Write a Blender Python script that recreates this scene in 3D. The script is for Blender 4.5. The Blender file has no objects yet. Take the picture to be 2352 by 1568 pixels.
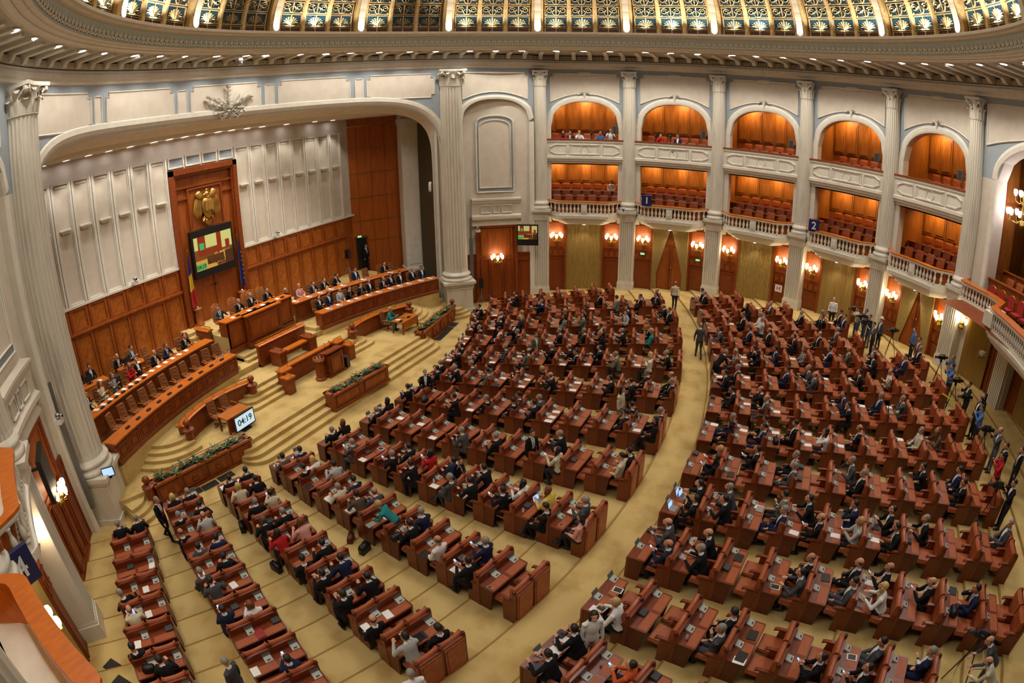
import bpy, bmesh, math, random
from mathutils import Vector, Matrix
from math import sin, cos, pi, radians, degrees, sqrt, atan2, hypot, floor
SC = bpy.context.scene
COL = SC.collection
# ---------------------------------------------------------------- camera (a fisheye lens on the upper gallery)
cd = bpy.data.cameras.new('camera'); cd.type = 'PANO'
cd.panorama_type = 'FISHEYE_EQUISOLID'; cd.fisheye_lens = 20.98; cd.fisheye_fov = pi
cd.sensor_width = 36.0; cd.sensor_height = 24.0; cd.clip_start = 0.05; cd.clip_end = 300
cam = bpy.data.objects.new('camera', cd); COL.objects.link(cam); SC.camera = cam
_r = Vector((0.42923413, -0.90308189, -0.01418283)); _u = Vector((0.33602415, 0.14509687, 0.93060984)); _f = Vector((0.83835901, 0.40421528, -0.36573786))
cam.matrix_world = Matrix(((_r.x, _u.x, -_f.x, -19.58292946), (_r.y, _u.y, -_f.y, -6.97267763), (_r.z, _u.z, -_f.z, 12.76700615), (0, 0, 0, 1)))
# ---------------------------------------------------------------- world, exposure
wd = bpy.data.worlds.new('world'); SC.world = wd; wd.use_nodes = True
wd.node_tree.nodes['Background'].inputs[0].default_value = (1.0, 0.86, 0.66, 1); wd.node_tree.nodes['Background'].inputs[1].default_value = 0.02
vs = SC.view_settings; vs.view_transform = 'Standard'; vs.look = 'None'; vs.gamma = 1.0; vs.use_curve_mapping = False
vs.exposure = 0.0
try:
    SC.cycles.use_denoising = True
    SC.cycles.use_adaptive_sampling = True; SC.cycles.adaptive_threshold = 0.025
    SC.cycles.max_bounces = 4; SC.cycles.diffuse_bounces = 2; SC.cycles.glossy_bounces = 1; SC.cycles.transparent_max_bounces = 6
    SC.cycles.sample_clamp_indirect = 4.0; SC.cycles.blur_glossy = 1.0
    SC.cycles.caustics_reflective = False; SC.cycles.caustics_refractive = False
except Exception: pass
WARM = (1.0, 0.80, 0.55); WHITE = (1.0, 0.94, 0.86); AMBER = (1.0, 0.64, 0.26)
E_SKY, E_RING, E_COVE, E_STAGE, E_GAL, E_SCONCE = 1700, 380, 420, 560, 105, 70
_lc = {}
def lamp(kind, name, loc, energy, color, target=None, size=0.2, spot=1.2, blend=0.6, parent=None):
    key = (kind, name, energy, color, size, spot, blend)
    if key not in _lc:
        L = bpy.data.lights.new(name, kind); L.energy = energy; L.color = color
        if kind == 'AREA': L.shape = 'DISK'; L.size = size
        else: L.shadow_soft_size = size
        if kind == 'SPOT': L.spot_size = spot; L.spot_blend = blend
        _lc[key] = L
    o = bpy.data.objects.new(name, _lc[key]); COL.objects.link(o); o.location = loc
    if target is not None:
        o.rotation_euler = (Vector(target) - Vector(loc)).to_track_quat('-Z', 'Y').to_euler()
    return o
CX, CY = -0.23337689, -0.0036          # plan centre of the round hall
FX, FY = 0.0, 38.1                     # focus of the seat rows
KS = 0.0805                            # floor slope of the amphitheatre
def pol(az, R, z=0.0):
    a = radians(az); return Vector((CX + R * sin(a), CY + R * cos(a), z))
def fpol(th, r, z=0.0):
    a = radians(th); return Vector((FX + r * sin(a), FY - r * cos(a), z))
# big light high up in the dome: the lit lantern of the cupola
lamp('AREA', 'cupola_lantern_lamp', (CX, CY, 24.6), E_SKY, WHITE, (CX, CY, 0), size=9.0)
# ---------------------------------------------------------------- materials
def lin(c):
    c = c / 255.0
    return c / 12.92 if c <= 0.04045 else ((c + 0.055) / 1.055) ** 2.4
def rgb(r, g, b): return (lin(r), lin(g), lin(b), 1.0)
M = {}
def mat(name, col, rough=0.6, metal=0.0, col2=None, scale=4.0, detail=3.0, stretch=(1, 1, 1), lo=0.35, hi=0.7, bump=0.0, spec=None, emit=None, es=0.0, tex='noise', coord='Object'):
    m = bpy.data.materials.new(name); m.use_nodes = True; nt = m.node_tree
    b = nt.nodes['Principled BSDF']; b.inputs['Base Color'].default_value = col; b.inputs['Roughness'].default_value = rough; b.inputs['Metallic'].default_value = metal
    if spec is not None: b.inputs['Specular IOR Level'].default_value = spec
    if emit is not None:
        b.inputs['Emission Color'].default_value = emit; b.inputs['Emission Strength'].default_value = es
    if col2 is not None:
        tc = nt.nodes.new('ShaderNodeTexCoord'); mp = nt.nodes.new('ShaderNodeMapping'); mp.inputs['Scale'].default_value = stretch
        nt.links.new(tc.outputs[coord], mp.inputs['Vector'])
        if tex == 'noise':
            n = nt.nodes.new('ShaderNodeTexNoise'); n.inputs['Scale'].default_value = scale; n.inputs['Detail'].default_value = detail; out = n.outputs['Fac']
        else:
            n = nt.nodes.new('ShaderNodeTexWave'); n.inputs['Scale'].default_value = scale; n.inputs['Distortion'].default_value = 6.0; n.inputs['Detail'].default_value = detail; out = n.outputs['Fac']
        nt.links.new(mp.outputs['Vector'], n.inputs['Vector'])
        r = nt.nodes.new('ShaderNodeValToRGB'); r.color_ramp.elements[0].position = lo; r.color_ramp.elements[1].position = hi
        r.color_ramp.elements[0].color = col; r.color_ramp.elements[1].color = col2
        nt.links.new(out, r.inputs['Fac']); nt.links.new(r.outputs['Color'], b.inputs['Base Color'])
        if bump:
            bp = nt.nodes.new('ShaderNodeBump'); bp.inputs['Strength'].default_value = bump; bp.inputs['Distance'].default_value = 0.02
            nt.links.new(out, bp.inputs['Height']); nt.links.new(bp.outputs['Normal'], b.inputs['Normal'])
    M[name] = m
    return m
mat('carpet', rgb(206, 178, 116), 0.95, col2=rgb(174, 140, 80), scale=1.3, detail=6, lo=0.46, hi=0.8, spec=0.1, coord='Generated' if False else 'Object')
mat('carpet_step_shade', rgb(158, 124, 68), 0.95, spec=0.1)  # darker carpet tone, standing in for the shaded line at each step
mat('cream', rgb(222, 211, 192), 0.75, col2=rgb(214, 202, 182), scale=2)
mat('blue_grey', rgb(163, 172, 176), 0.8, col2=rgb(156, 165, 170), scale=3)
mat('white_stone', rgb(232, 225, 208), 0.6, col2=rgb(222, 214, 196), scale=3)
mat('marble', rgb(222, 214, 196), 0.4, col2=rgb(196, 187, 168), scale=1.6, detail=5, stretch=(1.4, 1.4, 0.35), lo=0.5, hi=0.8)
mat('marble_cut', rgb(196, 188, 170), 0.5)
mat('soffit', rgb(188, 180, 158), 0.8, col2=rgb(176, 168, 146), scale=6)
mat('band_ground', rgb(160, 158, 140), 0.8)
mat('band_relief', rgb(212, 202, 176), 0.7)
mat('stage_wood', rgb(168, 88, 26), 0.42, col2=rgb(134, 62, 14), scale=3, stretch=(3, 3, 0.35), detail=6)
mat('stage_dark', rgb(142, 66, 18), 0.4, col2=rgb(116, 50, 12), scale=4, stretch=(1, 1, 3))
mat('burl', rgb(190, 108, 36), 0.4, col2=rgb(150, 76, 20), scale=5, detail=5, stretch=(1.6, 1.6, 0.8))
mat('veneer', rgb(184, 96, 28), 0.4, col2=rgb(158, 76, 18), scale=3, stretch=(4, 4, 0.25), detail=5)
mat('gallery_wood', rgb(150, 92, 34), 0.45, col2=rgb(122, 70, 22), scale=3, stretch=(3, 3, 0.4))
mat('desk_wood', rgb(126, 56, 22), 0.32, col2=rgb(100, 40, 14), scale=6, stretch=(0.5, 3, 3))
mat('desk_dark', rgb(98, 36, 12), 0.38, col2=rgb(80, 28, 8), scale=5)
mat('desk_pad', rgb(164, 82, 38), 0.5, col2=rgb(154, 74, 32), scale=9)
mat('leather', rgb(172, 90, 50), 0.42, col2=rgb(150, 72, 36), scale=5)
mat('brown_leather', rgb(142, 86, 44), 0.45, col2=rgb(126, 74, 36), scale=6)
mat('tan_leather', rgb(184, 122, 66), 0.42, col2=rgb(164, 100, 50), scale=6)
mat('red_fabric', rgb(176, 44, 34), 0.8, col2=rgb(154, 34, 28), scale=12)
mat('bench_top', rgb(206, 112, 32), 0.3, col2=rgb(184, 92, 22), scale=3, stretch=(1, 3, 1))
mat('gold', rgb(206, 160, 82), 0.35, 0.75)
mat('dome_gold', rgb(230, 200, 142), 0.5, 0.1, col2=rgb(206, 168, 104), scale=7)
mat('dome_teal', rgb(22, 62, 76), 0.5, col2=rgb(14, 44, 58), scale=5)
mat('dome_brown', rgb(84, 44, 26), 0.5)
mat('dome_rib', rgb(150, 122, 80), 0.5, col2=rgb(120, 94, 58), scale=5)
mat('dome_pale', rgb(228, 214, 184), 0.6)
mat('brass', rgb(196, 158, 82), 0.25, 0.85)
mat('curtain', rgb(196, 164, 92), 0.8, col2=rgb(166, 134, 68), scale=30, stretch=(1, 1, 0.02))
mat('black', rgb(18, 18, 20), 0.45)
mat('mesh_dark', rgb(84, 68, 34), 0.7, col2=rgb(46, 38, 20), scale=14, tex='wave')
mat('mat_dark', rgb(52, 46, 38), 0.9, col2=rgb(36, 32, 26), scale=20)
mat('grey_metal', rgb(150, 150, 146), 0.4, 0.3)
mat('dark_grey', rgb(54, 54, 54), 0.5)
mat('mid_grey', rgb(104, 104, 98), 0.5)
mat('white_plastic', rgb(226, 224, 216), 0.45)
mat('paper', rgb(240, 238, 232), 0.8)
mat('lamp_glass', rgb(255, 240, 210), 0.5, emit=rgb(255, 232, 190), es=9.0)
mat('lamp_white', rgb(255, 250, 255), 0.5, emit=rgb(255, 248, 255), es=14.0)
mat('chrome', rgb(190, 188, 184), 0.2, 0.9)
mat('plant', rgb(66, 92, 44), 0.5, col2=rgb(34, 60, 28), scale=5)
mat('plant_pale', rgb(150, 160, 110), 0.5, col2=rgb(74, 98, 50), scale=5)
mat('soil', rgb(46, 34, 24), 0.9)
# ---------------------------------------------------------------- mesh builder
class MB:
    def __init__(s): s.v = []; s.f = []; s.m = []; s.mi = 0; s.sm = []; s.smooth = False
    def add(s, vs, fs):
        o = len(s.v); s.v += [tuple(p) for p in vs]
        for f in fs: s.f.append(tuple(i + o for i in f)); s.m.append(s.mi); s.sm.append(s.smooth)
    def box(s, c, d, rz=0.0, taper=1.0):
        x, y, z = d[0] / 2, d[1] / 2, d[2] / 2; cs, sn = cos(rz), sin(rz); P = []
        for kz in (-1, 1):
            t = 1.0 if kz < 0 else taper
            for kx, ky in ((-1, -1), (1, -1), (1, 1), (-1, 1)):
                a, b = kx * x * t, ky * y * t
                P.append((c[0] + a * cs - b * sn, c[1] + a * sn + b * cs, c[2] + kz * z))
        s.add(P, [(3, 2, 1, 0), (4, 5, 6, 7), (0, 1, 5, 4), (1, 2, 6, 5), (2, 3, 7, 6), (3, 0, 4, 7)])
    def bbox(s, x0, x1, y0, y1, z0, z1): s.box(((x0 + x1) / 2, (y0 + y1) / 2, (z0 + z1) / 2), (x1 - x0, y1 - y0, z1 - z0))
    def prism(s, poly, z0, z1, bottom=True):
        n = len(poly); P = [(p[0], p[1], z0) for p in poly] + [(p[0], p[1], z1) for p in poly]
        F = [tuple(range(n, 2 * n))] + ([tuple(range(n - 1, -1, -1))] if bottom else [])
        F += [(i, (i + 1) % n, n + (i + 1) % n, n + i) for i in range(n)]
        s.add(P, F)
    def loft(s, rings, closed=True, caps=True):
        n = len(rings[0]); P = [p for r in rings for p in r]; F = []
        for j in range(len(rings) - 1):
            for i in range(n if closed else n - 1):
                k = (i + 1) % n; F.append((j * n + i, j * n + k, (j + 1) * n + k, (j + 1) * n + i))
        if caps and closed: F += [tuple(range(n - 1, -1, -1)), tuple(range((len(rings) - 1) * n, len(rings) * n))]
        s.add(P, F)
    def lathe(s, c, prof, n=12, caps=True):
        s.loft([[(c[0] + r * cos(2 * pi * i / n), c[1] + r * sin(2 * pi * i / n), c[2] + z) for i in range(n)] for r, z in prof], True, caps)
    def tube(s, pts, r, n=6, caps=True):
        pts = [Vector(p) for p in pts]; rings = []
        for i, p in enumerate(pts):
            t = (pts[min(i + 1, len(pts) - 1)] - pts[max(i - 1, 0)]).normalized()
            a = Vector((0, 0, 1)) if abs(t.z) < 0.9 else Vector((1, 0, 0))
            x = t.cross(a).normalized(); y = t.cross(x)
            rr = r[i] if isinstance(r, (list, tuple)) else r
            rings.append([p + x * rr * cos(2 * pi * k / n) + y * rr * sin(2 * pi * k / n) for k in range(n)])
        s.loft(rings, True, caps)
    def ball(s, c, r, n=10, m=6, sc=(1, 1, 1)):
        s.loft([[(c[0] + sc[0] * r * sin(pi * (j + .01) / (m + .02)) * cos(2 * pi * i / n), c[1] + sc[1] * r * sin(pi * (j + .01) / (m + .02)) * sin(2 * pi * i / n), c[2] - sc[2] * r * cos(pi * (j + .01) / (m + .02))) for i in range(n)] for j in range(m + 1)])
    def grid(s, fn, nu, nv, flip=False):
        P = [fn(i / nu, j / nv) for j in range(nv + 1) for i in range(nu + 1)]; F = []
        for j in range(nv):
            for i in range(nu):
                a = j * (nu + 1) + i; q = (a, a + 1, a + nu + 2, a + nu + 1); F.append(q[::-1] if flip else q)
        s.add(P, F)
    def sweep(s, azs, prof, closed=False):
        """profile points (R, z) or a function of az giving them, carried round the hall"""
        R = []
        for a in azs:
            p = prof(a) if callable(prof) else prof
            R.append([pol(a, q[0], q[1]) for q in p])
        s.loft(R, closed, closed)
    def mesh(s, name, mats):
        me = bpy.data.meshes.new(name); me.from_pydata(s.v, [], s.f)
        for m in (mats if isinstance(mats, (list, tuple)) else [mats]): me.materials.append(M[m] if isinstance(m, str) else m)
        me.polygons.foreach_set('material_index', s.m)
        me.polygons.foreach_set('use_smooth', s.sm); me.update()
        return me
    def obj(s, name, mats, parent=None, loc=None, rz=0.0):
        return put(name, s.mesh(name, mats), parent, loc, rz)
def put(name, me, parent=None, loc=None, rz=0.0):
    o = bpy.data.objects.new(name, me); COL.objects.link(o)
    if parent is not None: o.parent = parent
    if loc is not None: o.location = loc
    if rz: o.rotation_euler = (0, 0, rz)
    return o
def tag(o, label=None, cat=None, group=None, kind=None):
    if label: o['label'] = label
    if cat: o['category'] = cat
    if group: o['group'] = group
    if kind: o['kind'] = kind
    return o
def empty(name, loc=(0, 0, 0), rz=0.0, parent=None):
    o = bpy.data.objects.new(name, None); COL.objects.link(o); o.location = loc; o.rotation_euler = (0, 0, rz); o.empty_display_size = 0.2
    if parent is not None: o.parent = parent
    return o
def struct(name, mb, mats, parent=None):
    o = mb.obj(name, mats, parent)
    if parent is None: o['kind'] = 'structure'
    return o
def copy_tree(o, parent=None):
    c = o.copy(); COL.objects.link(c); c.parent = parent
    for ch in list(KIDS.get(o.name, o.children)): copy_tree(ch, c)
    return c
KIDS = {}
ORD = ['first', 'second', 'third', 'fourth', 'fifth', 'sixth', 'seventh', 'eighth', 'ninth', 'tenth', 'eleventh', 'twelfth', 'thirteenth', 'fourteenth', 'fifteenth', 'sixteenth', 'seventeenth', 'eighteenth', 'nineteenth', 'twentieth']
for _t in ('twenty', 'thirty', 'forty', 'fifty'): ORD += ([_t[:-1] + 'ieth'] if _t != 'twenty' else []) + [_t + '-' + w for w in ORD[:9]]
def lerp(a, b, t): return a + (b - a) * t
def frange(a, b, n): return [a + (b - a) * i / n for i in range(n + 1)]
def sstep(t): t = max(0.0, min(1.0, t)); return t * t * (3 - 2 * t)
rnd = random.Random(7)
# ================================================================= ARCHITECTURE
def Rw(az):
    """radius of the hall wall: drawn in beside the stage"""
    if az >= 0: return lerp(19.1, 19.7, sstep((az - 47) / 14.0)) + .9 * sstep((az - 61.0) / 5.0)
    return lerp(19.1, 20.5, sstep((-az - 62) / 40.0))
RCOL = {46.5: 18.9, -43.5: 18.9}
FLOORZ = lambda x, y: KS * (hypot(x - FX, y - FY) - 28.0)
# ---- floor: carpet tiers on arcs about the focus
PI_, PO_ = 1.1793, 1.2462
tiers = [(18.0, 29.75, 0.10)]
for j in range(10):
    a = 29.75 + PI_ * j
    tiers.append((a, a + PI_, KS * (a + 0.25 - 28)))
tiers[-1] = (tiers[-1][0], 41.95, tiers[-1][2])
tiers.append((41.95, 43.22, KS * (42.3 - 28)))
for j in range(14):
    a = 43.22 + PO_ * j
    tiers.append((a, a + PO_, KS * (a + 0.28 - 28)))
def tier_z(r):
    for a, b, z in tiers:
        if a <= r < b: return z
    return tiers[-1][2] if r > 30 else 0.1
def amax(r, RR=21.6):
    best = 6.0
    for i in range(1, 700):
        a = i * 0.1; p = fpol(a, r)
        if hypot(p.x, p.y) > RR: break
        best = a
    return best
fl = MB()
for i, (a, b, z) in enumerate(tiers):
    am = max(amax(a), amax(b)) if a > 20 else 55
    n = 36; A = frange(-am, am, n)
    fl.loft([[fpol(t, a, z) for t in A], [fpol(t, b, z) for t in A]], False)
    zn = tiers[i + 1][2] if i + 1 < len(tiers) else z
    if zn != z: fl.loft([[fpol(t, b, z) for t in A], [fpol(t, b, zn) for t in A]], False)
floor_o = struct('floor', fl, 'carpet')
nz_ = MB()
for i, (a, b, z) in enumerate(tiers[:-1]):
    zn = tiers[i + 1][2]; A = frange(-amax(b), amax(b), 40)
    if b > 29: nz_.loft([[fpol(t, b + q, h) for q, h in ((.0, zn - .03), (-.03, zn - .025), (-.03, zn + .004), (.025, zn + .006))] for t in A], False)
nz_.obj('step_shade_strip', 'carpet_step_shade', floor_o)  # added strip; its dark colour paints shade along the tier edges
# ---- main cornice, soffit, drum band
full = frange(-180, 180, 144)
def cor(off):
    def f(a):
        w = Rw(a); d = w - 20.6
        t = lambda R: R + d * max(0.0, (R - 17.5) / 3.1)
        return [(t(R), z) for R, z in off]
    return f
c1 = MB(); c1.sweep(full, cor([(20.75, 16.22), (20.42, 16.3), (20.42, 16.42), (20.2, 16.5), (20.2, 16.7), (20.32, 16.78), (20.32, 16.86), (20.5, 16.88)]))
struct('cornice', c1, 'white_stone')
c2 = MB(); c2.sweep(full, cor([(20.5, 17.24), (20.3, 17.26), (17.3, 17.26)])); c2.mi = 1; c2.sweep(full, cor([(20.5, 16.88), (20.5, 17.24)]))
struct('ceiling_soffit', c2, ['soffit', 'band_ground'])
c3 = MB(); c3.sweep(full, [(17.3, 17.26), (17.22, 17.3), (17.0, 17.31), (16.98, 17.35), (16.75, 17.36), (16.7, 17.4), (16.52, 17.42)])
c3.sweep(full, [(16.4, 18.02), (16.28, 18.06), (16.2, 18.12), (16.08, 18.16), (16.06, 18.26), (16.1, 18.3), (16.75, 18.3)])
drum = struct('drum_cornice', c3, 'white_stone')
c4 = MB(); c4.sweep(full, [(16.52, 17.4), (16.4, 18.02)])
c4.obj('frieze_band', 'band_ground', drum)
# palmettes on the drum band, one shared mesh
pm = MB()
for k in (-1.0, -0.5, 0.0, 0.5, 1.0):
    L = 0.30 - 0.07 * abs(k); a = k * 0.75; w = 0.026
    bx, bz = 0.02 * k, 0.12
    tx, tz = bx + L * sin(a), bz + L * cos(a)
    nx, nz = cos(a) * w, -sin(a) * w
    mx, mz = (bx + tx) / 2, (bz + tz) / 2
    pm.add([(bx, 0, bz), (mx - nx, -.03, mz - nz), (tx, -.02, tz), (mx + nx, -.03, mz + nz)], [(0, 1, 2, 3)])
for sgn in (-1, 1):
    pm.add([(0, 0, .04), (sgn * .1, -.03, .02), (sgn * .17, -.03, .08), (sgn * .1, -.02, .14), (sgn * .06, -.03, .08)], [(0, 1, 2, 3, 4)])
pm.v = [(x, y - .2 * z, z) for x, y, z in pm.v]; pme = pm.mesh('palmette', 'band_relief')
NP = 300
for i in range(NP):
    a = i * 360.0 / NP
    if not (-75 < ((a + 180) % 360) - 180 < 178): continue
    o = put('palmette', pme, drum, pol(a, 16.50, 17.46)); o.rotation_euler = (radians(-11) * 0, 0, -radians(a))
# soffit brackets (modillions), coffer strips and dentils
mo = MB()
mo.loft([[(x, y, z) for x, z in ((-.13, 0), (.13, 0), (.13, -dz), (-.13, -dz))] for y, dz in ((-.05, .1), (-1.2, .12), (-2.3, .14), (-2.55, .34), (-2.75, .36), (-2.9, .2))])
mome = mo.mesh('modillion', 'white_stone')
NM = 114
soff = bpy.data.objects['ceiling_soffit']
for i in range(NM):
    a = -180 + i * 360.0 / NM + 1.2
    sc = (Rw(a) - 17.5) / 3.1
    o = put('modillion', mome, soff, pol(a, 17.45, 17.26)); o.rotation_euler = (0, 0, -radians(a) + pi); o.rotation_euler = (0, 0, pi - radians(a) + pi)
    o.rotation_euler = (0, 0, -radians(a)); o.scale = (1, -1 * sc, 1)
dn = MB()
for i in range(1140):
    a = -180 + i * 360.0 / 1140
    if not -80 < a < 178: continue
    R = Rw(a) - 20.6
    p0 = pol(a, 20.42 + R, 17.04)
    dn.box(p0, (.065, .14, .26), -radians(a))
d_o = dn.obj('dentil_course', 'white_stone', soff); d_o['kind'] = 'stuff'
# recessed downlights in the soffit
dl_ring = MB(); dl_ring.lathe((0, 0, 0), [(.2, 0), (.28, 0), (.29, -.03), (.25, -.05), (.2, -.04)], 16, False)
dl_lens = MB(); dl_lens.lathe((0, 0, 0), [(.2, -.03), (.01, -.03)], 16, False)
dr, dlm = dl_ring.mesh('trim_ring', 'white_stone'), dl_lens.mesh('lens', 'lamp_white')
vis = [-54.7, -49.1, -41.9, -35.4, -30.0, -22.2, -16.5, -10.9, -3.6, 2.9, 7.0, 14.4, 19.8, 25.0, 31.0, 37.3, 42.6, 49.6, 54.9, 60.2, 67.2, 72.8, 78.2, 85.4, 90.7, 96.2, 103.4, 108.4, 114.1, 120.5, 126.5, 132.3, 140.0, 145.2, 150.9, 158.2, 164.0, 169.8]
lights_az = vis + [176 + 6.2 * k for k in range(20)]
for i, a in enumerate(lights_az):
    e = empty('downlight', pol(a, 17.55, 17.26))
    put('trim_ring', dr, e); put('lens', dlm, e)
    where = ('above the arched galleries' if 47 < a < 176 else 'above the stage arch' if -47 < a <= 47 else 'above the near side galleries')
    cnt = sum(1 for b in lights_az[:i + 1] if (47 < b < 176) == (47 < a < 176) and (-47 < b <= 47) == (-47 < a <= 47))
    tag(e, 'round downlight %s, %s from left' % (where, ORD[cnt - 1]), 'ceiling light', 'downlights round the cornice soffit')
    q = pol(a, 17.62, 17.18)
    lamp('SPOT', 'downlight_lamp', q, E_RING * (.6 if -47 < a < 50 else 1.0), WHITE, pol(a, 18.3, 0), size=0.15, spot=2.1, blend=0.45)
# ---- dome: ribs, coffers with scrollwork
def domeR(z): return 16.7 * sqrt(max(0.0, 1 - ((z - 18.2) / 7.6) ** 2)) if z > 18.2 else 16.7
dm = MB(); zs = [18.2, 19, 20, 21, 22, 23, 24, 24.8, 25.4, 25.75]
dm.sweep(frange(-180, 180, 72), [(domeR(z) + .06, z) for z in zs] + [(0.05, 25.8)])
dome = struct('ceiling_dome', dm, 'dome_rib')
NR = 19; RA0 = 63.2; RST = 360.0 / NR
rows = [(18.32, 18.62, 'brown'), (18.68, 19.34, 'shell'), (19.4, 20.0, 'scroll'), (20.06, 20.66, 'scroll')]
rb = MB()
def ribmesh(w, d, z1=24.8, pale=False):
    m = MB(); Z = frange(18.25, z1, 14); R = []
    for z in Z:
        r = domeR(z); R.append([(-w, -r, z), (-w, -r + d, z), (-w * .6, -r + d * 1.35, z), (w * .6, -r + d * 1.35, z), (w, -r + d, z), (w, -r, z)])
    m.loft([[(x, -y, z) for x, y, z in r][::-1] for r in R], False)
    return m
rib1, rib2 = ribmesh(.34, .3), ribmesh(.11, .14)
rib1me = rib1.mesh('dome_rib', 'dome_gold'); rib2me = rib2.mesh('dome_rib', 'dome_gold')
ribc = MB(); Z = frange(18.25, 24.8, 14)
ribc.loft([[(-.19, domeR(z) - .43, z), (.19, domeR(z) - .43, z)] for z in Z], False)
ribcme = ribc.mesh('rib_face', 'dome_pale')
def coff(hw0, z0, z1, kind):
    """one coffer: a recessed teal pane with a gold frame and gold relief (local: x tangential, y outward radius)"""
    m = MB(); hw1 = hw0 * domeR(z1) / domeR(z0)
    def P(u, v, d=0.0):
        z = lerp(z0, z1, v); return (lerp(-1, 1, u) * lerp(hw0, hw1, v), domeR(z) - 0.02 - d, z)
    m.mi = 0; m.add([P(0, 0), P(1, 0), P(1, 1), P(0, 1)], [(0, 1, 2, 3)])
    m.mi = 1
    fr = .035
    for (a, b, c, d) in ((0, 1, 0, fr * 1.5), (0, 1, 1 - fr * 1.5, 1), (0, fr, 0, 1), (1 - fr, 1, 0, 1), (.485, .515, 0, 1)):
        m.add([P(a, c, .07), P(b, c, .07), P(b, d, .07), P(a, d, .07)], [(0, 1, 2, 3)])
        m.add([P(a, c, .0), P(a, c, .07), P(a, d, .07), P(a, d, 0)], [(0, 1, 2, 3)]); m.add([P(b, c, .0), P(b, c, .07), P(b, d, .07), P(b, d, 0)], [(3, 2, 1, 0)])
    def ribbon(pts, w0, w1, d=.05):
        n = len(pts)
        for i in range(n - 1):
            (x0, y0), (x1, y1) = pts[i], pts[i + 1]; L = hypot(x1 - x0, y1 - y0) or 1; nx, ny = -(y1 - y0) / L, (x1 - x0) / L
            a, b = lerp(w0, w1, i / (n - 1)), lerp(w0, w1, (i + 1) / (n - 1))
            m.add([P(x0 + nx * a, y0 + ny * a, .02), P(x0, y0, d + .03), P(x0 - nx * a, y0 - ny * a, .02), P(x1 + nx * b, y1 + ny * b, .02), P(x1, y1, d + .03), P(x1 - nx * b, y1 - ny * b, .02)], [(0, 1, 4, 3), (1, 2, 5, 4)])
    if kind == 'shell':
        for k in range(-4, 5):
            a = k * .34; ribbon([(.5 + .06 * sin(a), .14), (.5 + .22 * sin(a), .34 + .1 * cos(a)), (.5 + .36 * sin(a), .22 + .6 * cos(a))], .006, .034)
        for s in (-1, 1):
            ribbon([(.5 + s * (.46 - .12 * (1 - t) * cos(t * 7)), .12 + .3 * t + .1 * sin(t * 7) * (1 - t)) for t in frange(0, 1, 7)], .03, .012)
            ribbon([(.5 + s * .1, .12), (.5 + s * .25, .06), (.5 + s * .42, .12)], .03, .02)
    elif kind == 'scroll':
        for s in (-1, 1):
            ribbon([(.5 + s * (.28 + .17 * (1 - .75 * t) * cos(2.6 - 8.6 * t)), .55 + .3 * (1 - .75 * t) * sin(2.6 - 8.6 * t)) for t in frange(0, 1, 12)], .028, .018)
            ribbon([(.5 + s * .03, .08), (.5 + s * .12, .2), (.5 + s * .16, .42), (.5 + s * .08, .62)], .02, .03)
            ribbon([(.5 + s * .46, .06), (.5 + s * .38, .18), (.5 + s * .44, .34)], .028, .01)
            ribbon([(.5 + s * .46, .95), (.5 + s * .36, .86), (.5 + s * .22, .93)], .026, .01)
        ribbon([(.5, .1), (.5, .9)], .016, .03)
    return m
hw = radians((RST - 2 * 1.25 - 2 * .75) / 3) * 16.5 / 2 * .97
cme = [coff(hw, a, b, k).mesh('coffer_panel', ['dome_brown' if k == 'brown' else 'dome_teal', 'dome_gold']) for a, b, k in rows]
cw = (RST - 2.5) / 3
C0 = Vector((CX, CY, 0))
for i in range(NR):
    a = RA0 + RST * i
    an = ((a + 180) % 360) - 180
    r = put('dome_rib', rib1me, dome, C0); r.rotation_euler = (0, 0, -radians(a))
    put('rib_face', ribcme, r)
    for k in range(3):
        ac = a + 1.25 + cw * (k + .5)
        if k:
            q = put('dome_rib', rib2me, dome, C0); q.rotation_euler = (0, 0, -radians(a + 1.25 + cw * k))
        acn = ((ac + 180) % 360) - 180
        if -80 < acn < 178:
            for mesh in cme:
                q = put('coffer_panel', mesh, dome, C0); q.rotation_euler = (0, 0, -radians(ac))
    if -60 < an < 175:
        for da, e in ((0, .7), (RST * .2, .5), (RST * .5, 1.0 if i % 3 else .4), (RST * .8, .8 if i % 2 else .3)):
            if i in (16, 17, 18, 14, 15) and i % 2 and da > 6: continue
            lamp('SPOT', 'cove_lamp', pol(a + da, 16.22, 18.36), E_COVE * e, WHITE, pol(a + da, 16.25, 21.0), size=0.08, spot=1.9, blend=0.8)
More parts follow.
